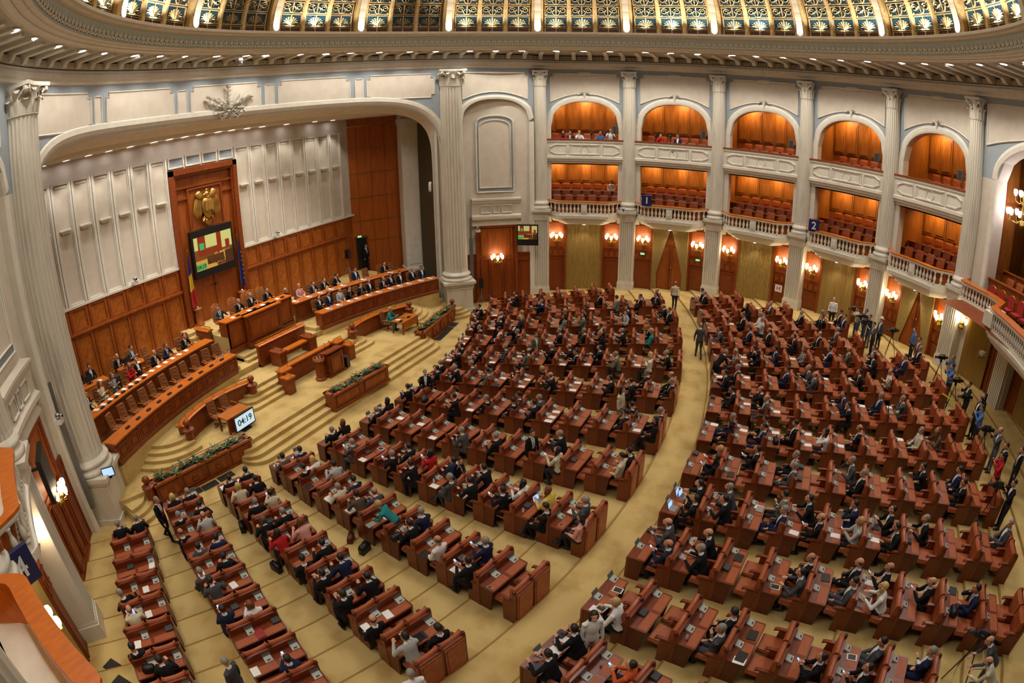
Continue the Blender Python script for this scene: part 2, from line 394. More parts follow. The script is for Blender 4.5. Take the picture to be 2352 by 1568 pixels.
# ---- columns
def column(name, az, R, rad, zb, zfoot, kind, pw, label=None):
    """fluted marble column on a pedestal: children base, shaft, capital, pedestal"""
    e = empty(name, pol(az, R, 0), -radians(az)); e['kind'] = 'structure'
    big = rad > .6
    s = MB(); nf = 24 if big else 20; ring = []
    for k in range(nf):
        for q, dr in ((0, 0), (.28, 0), (.5, -.09), (.78, 0)):
            if q == .78: continue
            ring.append((2 * pi * (k + q) / nf, 1 + dr))
    zt = 15.05
    zr = [zb + .75 + (zt - zb - .75) * t for t in (0, .02, .3, .6, .98, 1)]
    s.smooth = False
    s.loft([[(rad * (1 - .13 * ((z - zb) / (zt - zb)) ** 1.6) * (d if 0 < j < 5 else 1.0) * cos(a), rad * (1 - .13 * ((z - zb) / (zt - zb)) ** 1.6) * (d if 0 < j < 5 else 1.0) * sin(a), z) for a, d in ring] for j, z in enumerate(zr)])
    s.obj('shaft', 'marble', e)
    b = MB(); b.smooth = True
    b.lathe((0, 0, zb), [(rad * 1.28, .18), (rad * 1.36, .26), (rad * 1.28, .36), (rad * 1.12, .4), (rad * 1.1, .46), (rad * 1.2, .5), (rad * 1.24, .57), (rad * 1.16, .64), (rad * 1.05, .68), (rad, .76)], 28)
    b.smooth = False; b.box((0, 0, zb + .09), (rad * 2.75, rad * 2.75, .18))
    b.obj('base', 'marble', e)
    c = MB(); r2 = rad * .87
    c.lathe((0, 0, 0), [(r2, 15.0), (r2 * 1.1, 15.06), (r2 * 1.0, 15.12), (r2 * .98, 15.3), (r2 * 1.02, 15.8), (r2 * 1.2, 16.0)], 16)
    for lvl, (z0, h, n, off) in enumerate(((15.1, .5, 8, 0), (15.1, .8, 8, .5))):
        for k in range(n):
            a = 2 * pi * (k + off) / n; ca, sa = cos(a), sin(a); tx, ty = -sa, ca
            pr = [(1.02, 0, .5), (1.06, .45, .55), (1.12, .85, .48), (1.32, 1.0, .3), (1.4, .86, .1)]
            L = [[(r2 * q * ca + tx * s_ * w * r2 * .62, r2 * q * sa + ty * s_ * w * r2 * .62, z0 + h * t) for s_ in (-1, -.4, 0, .4, 1)] for q, t, w in pr]
            for row in L:
                x, y, z = row[2]; row[2] = (x + ca * .03, y + sa * .03, z)
            c.loft(L, False)
    for k in range(4):
        a = pi / 4 + k * pi / 2
        for sgn in (-1, 1):
            c.tube([(r2 * (1.05 + .5 * t) * cos(a + sgn * .38 * (1 - t)), r2 * (1.05 + .5 * t) * sin(a + sgn * .38 * (1 - t)), 15.62 + .34 * t) for t in (0, .4, .8, 1)], [.04, .05, .06, .08], 5)
        c.ball((r2 * 1.5 * cos(a), r2 * 1.5 * sin(a), 15.9), .1 * rad / .5, 8, 5)
    w = r2 * 1.3
    ab = [(w, w), (.25 * w, w * .86), (-.25 * w, w * .86), (-w, w), (-w * .86, .25 * w), (-w * .86, -.25 * w), (-w, -w), (-.25 * w, -w * .86), (.25 * w, -w * .86), (w, -w), (w * .86, -.25 * w), (w * .86, .25 * w)]
    c.prism([(x, y) for x, y in ab], 16.0, 16.14); c.obj('capital', 'marble', e)
    p = MB()
    if big:
        p.box((0, 0, (zfoot + zb) / 2), (pw, pw, zb - zfoot)); p.box((0, 0, zb - .09), (pw * 1.1, pw * 1.1, .18)); p.box((0, 0, zfoot + .14), (pw * 1.08, pw * 1.08, .28))
        p.box((0, 0, zb - .3), (pw * 1.04, pw * 1.04, .1))
    else:
        d = pw * .8
        nfl = 6; xs = [-pw / 2]
        poly = [(pw / 2, d / 2 + .4), (-pw / 2, d / 2 + .4), (-pw / 2, -d / 2)]
        for k in range(nfl):
            x0 = -pw / 2 + pw * (.08 + .84 * k / nfl); x1 = -pw / 2 + pw * (.08 + .84 * (k + .72) / nfl)
            poly += [(x0, -d / 2), (x0 + .02, -d / 2 + .05), (x1 - .02, -d / 2 + .05), (x1, -d / 2)]
        poly += [(pw / 2, -d / 2)]
        poly = [(x, y) for x, y in poly][::-1]
        p.prism(poly, zfoot + .55, zb - .5)
        p.box((0, .2, zfoot + .28), (pw * 1.1, d + .5, .56)); p.box((0, .2, zfoot + .62), (pw * 1.03, d + .44, .12)); p.box((0, .2, zb - .3), (pw * 1.0, d + .42, .44)); p.box((0, .2, zb - .06), (pw * 1.14, d + .6, .14)); p.box((0, .2, zb - .55), (pw * 1.06, d + .46, .08))
    p.obj('pedestal', 'marble', e)
    return e
COLS = [64.2, 81.2, 98.3, 115.3, 132.3, 149.3]
LCOLS = [-65.0, -80.5, -96.5]
column('column', 46.5, 18.9, .78, 2.06, 0.05, 'big', 1.75); column('column', -43.5, 18.9, .78, 2.06, 0.05, 'big', 1.75)
for a in COLS + LCOLS:
    R = Rw(a) - .22; p = pol(a, R - .4)
    column('column', a, R, .47, 6.4, tier_z(hypot(p.x - FX, p.y - FY)), 'small', 1.06)
# ---- arches
def zarch(s, z0=12.2, rise=1.8): return z0 + rise * (max(0.0, 1 - abs(s) ** 2.3)) ** (1 / 2.3)
BAYS = []                              # (name, az0, az1, kind)
right = [64.2, 81.2, 98.3, 115.3, 132.3, 149.3]
for i in range(5): BAYS.append(('right', i, right[i], right[i + 1]))
for i in range(2): BAYS.append(('left', i, LCOLS[i], LCOLS[i + 1]))
HWD = 6.35                             # half width of the opening in degrees
def bay_wall(side, i, a0, a1):
    am = (a0 + a1) / 2; hd = HWD if side == 'right' else HWD * (a1 - a0 if a1 > a0 else a0 - a1) / 17.0
    lo, hi = min(a0, a1), max(a0, a1)
    w = MB(); R = lambda a: Rw(a)
    S = frange(-1, 1, 24)
    w.mi = 1                             # blue-grey field above the arch
    w.loft([[pol(am + hd * s, R(am + hd * s), zarch(s)) for s in S], [pol(am + hd * s, R(am + hd * s), 16.35) for s in S]], False)
    for x0, x1 in ((lo, am - hd), (am + hd, hi)):
        w.mi = 1; w.loft([[pol(a, R(a), 12.2) for a in frange(x0, x1, 3)], [pol(a, R(a), 16.35) for a in frange(x0, x1, 3)]], False)
        w.mi = 0; w.loft([[pol(a, R(a), 5.55) for a in frange(x0, x1, 3)], [pol(a, R(a), 12.2) for a in frange(x0, x1, 3)]], False)
    w.mi = 0                             # reveal
    curve = [(-1, 6.2)] + [(-1, 9)] + [(s, zarch(s)) for s in S] + [(1, 9), (1, 6.2)]
    w.loft([[pol(am + hd * s, R(am + hd * s) + d, z) for s, z in curve] for d in (0, .55)], False)
    o = struct('wall_%s_bay' % side, w, ['cream', 'blue_grey'])
    m = MB()                             # archivolt moulding
    prof = [(.0, -.0), (.02, -.07), (.12, -.1), (.3, -.1), (.36, -.06), (.42, -.02), (.42, .04)]
    rows_ = []
    for s in frange(-1.0, 1.0, 28):
        z = zarch(s); e_ = .004; ds = (zarch(min(1, s + e_)) - zarch(max(-1, s - e_))); dx = radians(hd) * 20.5 * (min(1, s + e_) - max(-1, s - e_))
        L = hypot(ds, dx); nx, nz = -ds / L, dx / L
        rows_.append([pol(am + hd * s + degrees(nx * q / 20.5), R(am + hd * s) + d, z + nz * q) for q, d in prof])
    m.loft(rows_, False)
    for sg in (-1, 1):
        m.loft([[pol(am + sg * (hd + degrees(q / 20.5)), R(am + sg * hd) + d, z) for q, d in prof] for z in (6.3, 12.2)], False)
    m.obj('archivolt', 'white_stone', o)
    # raised frieze panel with outline and two ornaments
    pn = MB(); hp = hd * 1.02; n = 16
    def low(s): return zarch(s * .97, 12.75, 1.82) + .16 if abs(s) < .999 else zarch(.97, 12.75, 1.82)
    def low(s): return 13.95 + .62 * (1 - s * s)
    top = [(-1, 15.72), (-.92, 15.72), (-.92, 15.95), (.92, 15.95), (.92, 15.72), (1, 15.72)]
    poly = top + [(s, low(s)) for s in frange(1, -1, n)]
    pts = [pol(am + hp * s, R(am) - .03, z) for s, z in poly]
    # face as strips
    pn.loft([[pol(am + hp * s, R(am) - .03, low(s)) for s in frange(-1, 1, n)], [pol(am + hp * s, R(am) - .03, 15.95 if abs(s) < .9 else 15.72) for s in frange(-1, 1, n)]], False)
    po = pn.obj('frieze_panel', 'cream', o)
    ot = MB(); loop = pts + [pts[0]]; ot.tube(loop, .045, 4, False); ot.obj('panel_moulding', 'white_stone', po)
    orn = MB(); q0 = pol(am, R(am) - .06, 15.95); tg = Vector((cos(radians(am)), -sin(radians(am)), 0)); up = Vector((0, 0, 1)); ins = Vector((-sin(radians(am)), -cos(radians(am)), 0))
    fr = lambda x, z, d=.04: q0 + tg * x + up * z + ins * d
    for (x, z, wx, wz, d) in ((0, 0, .42, .13, .05), (0, 0, .34, .07, .1), (-.5, 0, .08, .05, .06), (.5, 0, .08, .05, .06)):
        orn.add([fr(x - wx, z - wz, 0), fr(x + wx, z - wz, 0), fr(x + wx, z + wz, 0), fr(x - wx, z + wz, 0), fr(x - wx * .85, z - wz * .8, d), fr(x + wx * .85, z - wz * .8, d), fr(x + wx * .85, z + wz * .8, d), fr(x - wx * .85, z + wz * .8, d)], [(4, 5, 6, 7), (0, 1, 5, 4), (1, 2, 6, 5), (2, 3, 7, 6), (3, 0, 4, 7)])
    zc = low(0) - 15.95
    for k in range(-3, 4):
        a = k * .62; L = .36 if k in (-3, 3) else .3
        bx, bz = .05 * k, zc - .04 + .02 * abs(k)
        tx, tz = bx + L * sin(a), bz + L * cos(a)
        nx, nz = cos(a) * .06, -sin(a) * .06
        orn.add([fr(bx, bz, .03), fr((bx + tx) / 2 - nx, (bz + tz) / 2 - nz, .05), fr(tx, tz, .12), fr((bx + tx) / 2 + nx, (bz + tz) / 2 + nz, .05), fr((bx + tx) / 2, (bz + tz) / 2, .14)], [(0, 1, 4), (1, 2, 4), (2, 3, 4), (3, 0, 4)])
    orn.add([fr(-.1, zc, .1), fr(0, zc - .38, .08), fr(.1, zc, .1), fr(0, zc + .1, .16)], [(0, 1, 3), (1, 2, 3)])
    orn.obj('acanthus_ornament', 'white_stone', po)
    return o
# baluster, shared
bl = MB(); bl.smooth = True
bl.lathe((0, 0, 0), [(.075, 0), (.075, .05), (.045, .07), (.05, .1), (.085, .18), (.09, .25), (.07, .34), (.042, .42), (.04, .47), (.055, .5), (.042, .52), (.07, .55), (.07, .6)], 8)
blme = bl.mesh('baluster', 'white_stone')
gc_seat = MB(); gc_seat.box((0, .0, .43), (.56, .5, .1)); gc_seat.box((0, 0, .2), (.1, .1, .4)); gsm = gc_seat.mesh('seat', 'leather')
gc_back = MB(); gc_back.loft([[(x, y, z) for x, y in ((-.28, 0), (.28, 0), (.28, .09), (-.28, .09))] for z, in ((.5,),)] + [[(x * w, y + .04 * k, z) for x, y in ((-.28, 0), (.28, 0), (.28, .09), (-.28, .09))] for k, (z, w) in enumerate(((.75, 1.0), (1.0, 1.0), (1.1, .9)))])
gbm = gc_back.mesh('backrest', 'leather')
gc_arm = MB(); gc_arm.box((.31, -.02, .62), (.06, .46, .05)); gc_arm.box((.31, .1, .35), (.05, .1, .5)); gam = gc_arm.mesh('armrest', 'gallery_wood')
def gchair(az, R, z, label):
    e = empty('gallery_chair', pol(az, R, z), -radians(az))
    put('seat', gsm, e); put('backrest', gbm, e, (0, .24, 0)); put('armrest', gam, e)
    tag(e, label, 'chair', 'leather chairs in the galleries'); return e
BN = {'right': ['first', 'second', 'third', 'fourth', 'fifth'], 'left': ['first near-side', 'second near-side']}
def balcony(side, i, a0, a1, label):
    am = (a0 + a1) / 2; hd = abs(a1 - a0) / 2 - .75
    Rb = Rw(am) - 20.6 + (.35 if side == 'left' and i == 0 else 0)
    sh = lambda t: sstep((1 - abs(t)) / .42)
    Rf = lambda t, o=0.0: 20.35 + Rb - 1.05 * sh(t) + o
    T = frange(-1, 1, 32)
    e = empty('balcony', pol(am, 20.0 + Rb, 6.2)); e['kind'] = 'structure'
    inv = Matrix.Translation(-Vector(e.location))
    def ob(name, m, mats):
        m.v = [tuple(Vector(v) - e.location) for v in m.v]; return m.obj(name, mats, e)
    def sw(prof): 
        m = MB(); m.loft([[pol(am + hd * t, Rf(t, o), z) for o, z in prof] for t in T], False); return m
    cb = MB()
    for kk, (ww, o0, o1, z0, z1) in enumerate(((.7, .5, .44, 5.52, 5.64), (.8, .34, .26, 5.64, 5.82), (.9, .14, .06, 5.82, 6.02), (1.0, -.06, -.08, 6.02, 6.22))):
        cb.loft([[pol(am + hd * ww * t, Rf(t, o), z) for o, z in ((1.4, z0), (o0, z0), (o1, z1), (1.4, z1))] for t in T], True)
    cb.loft([[pol(am + hd * t, Rf(t, o), z) for o, z in ((.0, 6.22), (.02, 6.4), (.16, 6.4), (.3, 6.28), (2.2, 6.28))] for t in T], False)
    ob('corbel', cb, 'white_stone')
    ob('handrail', sw([(.16, 7.0), (-.02, 7.0), (-.06, 7.06), (-.06, 7.13), (.2, 7.14)]), 'white_stone')
    ob('rail_top', sw([(-.08, 7.13), (-.08, 7.19), (.32, 7.19), (.34, 7.1), (.36, 6.3)]), 'bench_top')
    nb = 20
    for k in range(nb):
        t = -.93 + 1.86 * k / (nb - 1)
        if abs(t) < .12: continue
        o = put('baluster', blme, e, pol(am + hd * t, Rf(t, .07), 6.4) - e.location)
    for t in (0, -1, 1):
        m = MB(); p = pol(am + hd * t, Rf(t, .07), 6.7) - e.location
        m.box(p, (.42 if t == 0 else .3, .2, .6), -radians(am)); q = p + Vector((-sin(radians(am)) * .1, -cos(radians(am)) * .1, 0))
        if t == 0:
            m.box(q, (.3, .03, .42), -radians(am)); m.box(q, (.2, .06, .3), -radians(am))
        m.obj('pier', 'white_stone', e)
    # upper parapet
    u = empty('upper_balcony', pol(am, 20.2 + Rb, 9.8)); u['kind'] = 'structure'
    def obu(name, m, mats):
        m.v = [tuple(Vector(v) - u.location) for v in m.v]; return m.obj(name, mats, u)
    A = frange(am - hd - .05, am + hd + .05, 10)
    m = MB(); m.loft([[pol(a, R + Rb, z) for R, z in ((20.75, 9.66), (20.45, 9.7), (20.42, 9.82), (20.32, 9.86), (20.28, 10.0), (20.2, 10.04), (20.2, 10.2), (20.26, 10.24), (20.26, 11.16), (20.2, 11.2), (20.2, 11.32))] for a in A], False)
    obu('parapet', m, 'white_stone')
    m = MB(); m.loft([[pol(a, R + Rb, z) for R, z in ((20.16, 11.32), (20.16, 11.4), (20.6, 11.4), (20.6, 10.0), (22, 10.0))] for a in A], False); obu('rail_top', m, 'stage_dark')
    m = MB()
    for k in range(44):
        a = am - hd + 2 * hd * (k + .5) / 44; m.box(pol(a, 20.34 + Rb, 9.94), (.07, .08, .1), -radians(a))
    d = obu('dentil_row', m, 'white_stone'); d['kind'] = 'stuff'
    R0 = 20.2 + Rb
    def frame(pts, nm):
        m = MB(); P = [pol(am + hd * t, R0 + .04, z) for t, z in pts]; m.tube(P + [P[0]], .035, 4, False); obu(nm, m, 'white_stone')
    for q in (1.0, .86):
        zc, hz = 10.68, .34 * q
        frame([(-.38 * q, zc - hz), (.38 * q, zc - hz), (.38 * q, zc + hz), (-.38 * q, zc + hz)], 'centre_panel')
        for s in (-1, 1):
            frame([(s * (.45 + .04 * (1 - q)), zc - hz), (s * .72, zc - hz), (s * (.86 - .1 * (1 - q)), zc - hz * .45), (s * (.86 - .1 * (1 - q)), zc + hz * .45), (s * .72, zc + hz), (s * (.45 + .04 * (1 - q)), zc + hz)], 'side_panel')
    frame([(.1 * cos(k * pi / 8), 10.68 + .28 * sin(k * pi / 8)) for k in range(16)], 'roundel')
    # room behind: floors, walls, ceilings of timber
    g = empty('gallery_room', pol(am, 22.5 + Rb, 6.2)); g['kind'] = 'structure'
    def obg(name, m, mats):
        m.v = [tuple(Vector(v) - g.location) for v in m.v]; return m.obj(name, mats, g)
    hb = hd * .99; RB = 24.6
    m = MB()
    steps_lo = [(20.4, 6.28), (21.75, 6.28), (21.75, 6.5), (22.85, 6.5), (22.85, 6.85), (RB, 6.85)]
    steps_up = [(20.5, 10.0), (21.9, 10.0), (21.9, 10.3), (23.0, 10.3), (23.0, 10.62), (RB, 10.62)]
    for st in (steps_lo, steps_up):
        m.loft([[pol(a, R + Rb, z) for R, z in st] for a in frange(am - hb, am + hb, 6)], False)
    obg('gallery_floor', m, 'stage_dark')
    m = MB()
    m.loft([[pol(a, R + Rb, z) for R, z in ((20.5, 9.62), (RB, 9.62))] for a in frange(am - hb, am + hb, 6)], False); m.loft([[pol(a, R + Rb, z) for R, z in ((20.9, 14.3), (RB, 14.3))] for a in frange(am - hb, am + hb, 6)], False)
    obg('gallery_ceiling', m, 'gallery_wood')
    m = MB()
    m.loft([[pol(a, RB + Rb, z) for a in frange(am - hb, am + hb, 6)] for z in (6.2, 14.3)], False)
    for a in (am - hb, am + hb): m.loft([[pol(a, R + Rb, z) for R in (20.9, RB)] for z in (6.2, 14.3)], False)
    obg('gallery_wall', m, 'gallery_wood')
    pn = MB()
    w_ = radians(2 * hb / 7) * RB * .86 / 2
    for zz0, zz1 in ((7.95, 9.45),):
        pn.bbox(-w_, w_, -.05, 0, zz0, zz1); pn.bbox(-w_ * .74, w_ * .74, -.09, 0, zz0 + .14, zz1 - .14)
    pme_ = pn.mesh('wall_panel', 'gallery_wood')
    pn = MB()
    for zz0, zz1 in ((11.85, 13.95),): pn.bbox(-w_, w_, -.05, 0, zz0, zz1); pn.bbox(-w_ * .74, w_ * .74, -.09, 0, zz0 + .14, zz1 - .14)
    pme2 = pn.mesh('wall_panel', 'gallery_wood')
    for k in range(7):
        a = am - hb + 2 * hb * (k + .5) / 7
        for mm in (pme_, pme2):
            o = put('wall_panel', mm, g, pol(a, RB + Rb - .01, 0) - g.location); o.rotation_euler = (0, 0, -radians(a))
    # partition rails
    for R, z0, z1, lvl in ((21.7, 6.28, 7.25, 0), (22.8, 6.5, 7.55, 0), (21.85, 10.0, 10.95, 1), (22.95, 10.3, 11.3, 1)):
        pr = MB(); pr.loft([[pol(a, R + Rb + o, z) for o, z in ((.04, z0), (0, z0), (0, z1 - .05), (-.12, z1 - .05), (-.12, z1), (.12, z1), (.12, z1 - .05), (.04, z1 - .05), (.04, z0))] for a in frange(am - hb * .98, am + hb * .72, 6)], False)
        obg('partition_rail', pr, 'stage_wood')
    where = ('%s arched bay' % BN['right'][i]) if side == 'right' else ('%s gallery on the camera side' % BN['left'][i])
    if side == 'right':
        for rr, (R, z, nm, n) in enumerate(((21.2, 6.28, 'lower front row', 6), (22.35, 6.5, 'lower middle row', 7), (23.6, 6.85, 'lower back row', 7), (22.55, 10.3, 'upper front row', 7), (23.75, 10.62, 'upper back row', 7))):
            for k in range(n):
                a = am - hb * .82 + hb * 1.72 * (k + .5) / n
                gchair(a, R + Rb, z, 'leather gallery chair, %s from left, %s of the %s' % (ORD[k], nm, where))
    # warm ceiling wash at the back wall
    for zz, e_ in ((9.55, E_GAL * .8), (14.2, E_GAL)):
        for s in (-.66, 0, .66):
            l = lamp('AREA', 'gallery_lamp', pol(am + hb * s, RB - .75 + Rb, zz), e_ * .66, AMBER, pol(am + hb * s, RB + Rb - .1, zz - 3.2), size=.8)
for side, i, a0, a1 in BAYS:
    bay_wall(side, i, a0, a1)
    balcony(side, i, min(a0, a1), max(a0, a1), '')
# ================================================================= LOWER WALLS, STAGE
AZC = 1.6                              # azimuth of the stage axis seen from the plan centre
def arcloft(mb, az0, az1, Rf, zs, n=6):
    mb.loft([[pol(a, Rf(a) if callable(Rf) else Rf, z) for a in frange(az0, az1, n)] for z in zs], False)
def zfoot(az): 
    p = pol(az, Rw(az) - .3); return tier_z(hypot(p.x - FX, p.y - FY))
def panel_mesh(w, h, d=.05, ins=.12, mat_='stage_wood', inner=None, name='panel'):
    """framed panel, local x width, z height, standing proud towards -y"""
    m = MB(); m.mi = 0
    for x0, x1, z0, z1 in ((-w / 2, w / 2, 0, ins), (-w / 2, w / 2, h - ins, h), (-w / 2, -w / 2 + ins, ins, h - ins), (w / 2 - ins, w / 2, ins, h - ins)): m.bbox(x0, x1, -d, 0, z0, z1)
    m.mi = 1
    if h > 3 * ins and w > 3 * ins:
        m.bbox(-w / 2 + ins, w / 2 - ins, -d * .3, 0, ins, h - ins)
    return m.mesh(name, [mat_, inner or mat_])
def sconce(az, R, z, label, n=5, energy=None):
    """gilt wall light with glass shades (parts: backplate, arm, shade)"""
    e = empty('wall_sconce', pol(az, R, z), -radians(az)); tag(e, label, 'wall lamp', 'gilt wall sconces with glass shades')
    b = MB(); b.lathe((0, .0, 0), [(.02, -.42), (.1, -.34), (.06, -.2), (.12, -.05), (.07, .08), (.1, .14), (.03, .2)], 8); b.box((0, .08, -.1), (.3, .04, .6)); b.obj('backplate', 'brass', e)
    for k in range(n):
        a = -pi + pi * k / (n - 1); x, y = .36 * cos(a), .26 * sin(a) - .04; up = .16 if k in (1, 3) else 0
        m = MB(); m.tube([(0, 0, -.1), (x * .4, y * .4, -.26), (x * .8, y * .8, -.24), (x, y, -.08 + up)], .018, 5); m.lathe((x, y, -.1 + up), [(.02, 0), (.06, .03), (.02, .06)], 7)
        am = m.obj('arm', 'brass', e)
        s = MB(); s.smooth = True; s.lathe((x, y, -.03 + up), [(.045, 0), (.085, .06), (.1, .16), (.085, .24), (.06, .26)], 8); s.obj('shade', 'lamp_glass', am)
    p = pol(az, R - .35, z + .15)
    lamp('POINT', 'sconce_lamp', p, energy or E_SCONCE, WARM, size=.12)
    return e
def curtain_mesh(az0, az1, R, z0, z1, n=26, amp=.07):
    m = MB(); m.smooth = False; pts = []
    for k in range(n * 2 + 1):
        t = k / (n * 2); pts.append((lerp(az0, az1, t), R - (amp if k % 2 else 0)))
    m.loft([[pol(a, r, z) for a, r in pts] for z in (z0, z1)], False); return m
def drape(az0, az1, R, z0, z1, tie, sgn):
    """a swagged door curtain gathered to one side at the tie height"""
    m = MB(); m.smooth = True; nz, nx = 14, 22; rows_ = []
    for j in range(nz + 1):
        z = lerp(z1, z0, j / nz)
        if z > tie: g = (z1 - z) / (z1 - tie); w = lerp(1.0, .27, g)
        else: w = .27 + .04 * (tie - z) / (tie - z0)
        row = []
        for i in range(nx + 1):
            t = i / nx; tt = t * w if sgn > 0 else 1 - (1 - t) * w
            row.append(pol(lerp(az0, az1, tt), R - .1 - (.13 if i % 2 else 0), z))
        rows_.append(row)
    m.loft(rows_, False); return m
door_n = [0]
def ground_bay(side, i, a0, a1, kind):
    am = (a0 + a1) / 2; lo, hi = min(a0, a1) + 1.3, max(a0, a1) - 1.3
    zf = min(zfoot(lo), zfoot(hi)) - .25
    R = lambda a: Rw(a) + .05
    w = MB(); arcloft(w, min(a0, a1), max(a0, a1), R, (zf, 5.7), 8)
    o = struct('wall_%s_lower' % side, w, 'stage_wood')
    cw = 3.55                           # half width of the middle field, degrees
    for s in (-1, 1):
        m = MB()
        for q in (cw + .12, ):
            m.box(pol(am + s * q, R(am) - .1, (zf + 5.6) / 2), (.16, .2, 5.6 - zf), -radians(am + s * q))
        m.obj('pilaster_strip', 'stage_dark', o)
        # upper plate behind the sconce, the row of three small panels and the door leaf below
        ac = am + s * ((cw + .3) + (hi - am)) / 2
        wd = radians(hi - am - cw - .3) * 20.4
        for nm, z0, z1, ww in (('door_leaf', zf + .3, 3.0, wd * .94), ('wall_plate', 3.75, 5.5, wd * .96)):
            me = panel_mesh(ww, z1 - z0, .05, .09, 'stage_dark' if nm == 'door_leaf' else 'stage_wood', 'stage_dark' if nm == 'door_leaf' else 'stage_wood', nm)
            q = put(nm, me, o, pol(ac, R(ac) - .02, z0)); q.rotation_euler = (0, 0, -radians(ac))
        pm_ = panel_mesh(wd / 3.3, .5, .07, .05, 'stage_dark', 'stage_wood', 'small_panel')
        for k in (-1, 0, 1):
            q = put('small_panel', pm_, o, pol(ac + k * degrees(wd / 3.05 / 20.4), R(ac) - .02, 3.12)); q.rotation_euler = (0, 0, -radians(ac))
    where = '%s bay' % BN[side][i] if side == 'right' else '%s bay' % BN['left'][i]
    if kind == 'curtain':
        c = curtain_mesh(am - cw, am + cw, R(am) - .08, zf + .25, 5.55)
        co = c.obj('pleated_curtain', 'curtain'); tag(co, 'closed gold pleated wall curtain under the balcony of the %s' % where, 'curtain', 'gold wall curtains under the balconies')
        r = MB(); 
    else:
        d = MB(); door_n[0] += 1
        wd = radians(cw) * 20.4
        e = empty('door_%d' % door_n[0], pol(am, R(am) - .06, zf + .25), -radians(am)); e['kind'] = 'structure'
        for s in (-1, 1):
            me = panel_mesh(wd * .96, 3.4, .06, .14, 'stage_dark', 'stage_wood', 'door_leaf'); put('door_leaf', me, e, (s * wd / 2, 0, 0))
            h = MB(); h.tube([(s * .09, -.1, 1.25), (s * .09, -.14, 1.3), (s * .09, -.14, 1.75), (s * .09, -.1, 1.8)], .018, 5); h.obj('handle', 'brass', e)
        for s, nm in ((-1, 'left'), (1, 'right')):
            c = drape(am - cw if s < 0 else am + .1, am - .1 if s < 0 else am + cw, R(am) - .06, zf + .28, 5.5, 2.3, 1 if s < 0 else -1)
            co = c.obj('door_drape', 'curtain'); tag(co, 'gold door drape tied back on the %s side of the %s doorway' % (nm, where), 'curtain', 'gold drapes at the doorways')
    if side == 'right' or True:
        for s, nm in ((-1, 'left'), (1, 'right')):
            sconce(am + s * 5.4, R(am) - .28, 4.5, 'gilt sconce with lit glass shades, %s side of the %s' % ((nm if side == 'right' else {'left': 'far', 'right': 'near'}[nm]) , where))
        bd = MB(); bd.lathe((0, 0, 0), [(.1, 0), (.1, -.02), (.01, -.03)], 10)
        b_o = bd.obj('balcony_downlight', 'lamp_white', None, pol(am, 20.0 + Rw(am) - 20.6, 5.5)); tag(b_o, 'small round downlight under the balcony of the %s' % where, 'ceiling light', 'downlights under the balconies')
        lamp('SPOT', 'balcony_lamp', pol(am, 19.9 + Rw(am) - 20.6, 5.44), 40, WHITE, pol(am, 20.1, 0), size=.06, spot=1.7, blend=.6)
KINDS_R = ['curtain', 'door', 'curtain', 'curtain', 'door']
for i in range(5): ground_bay('right', i, right[i], right[i + 1], KINDS_R[i])
ground_bay('left', 0, LCOLS[1], LCOLS[0], 'curtain'); ground_bay('left', 1, LCOLS[2], LCOLS[1], 'door')
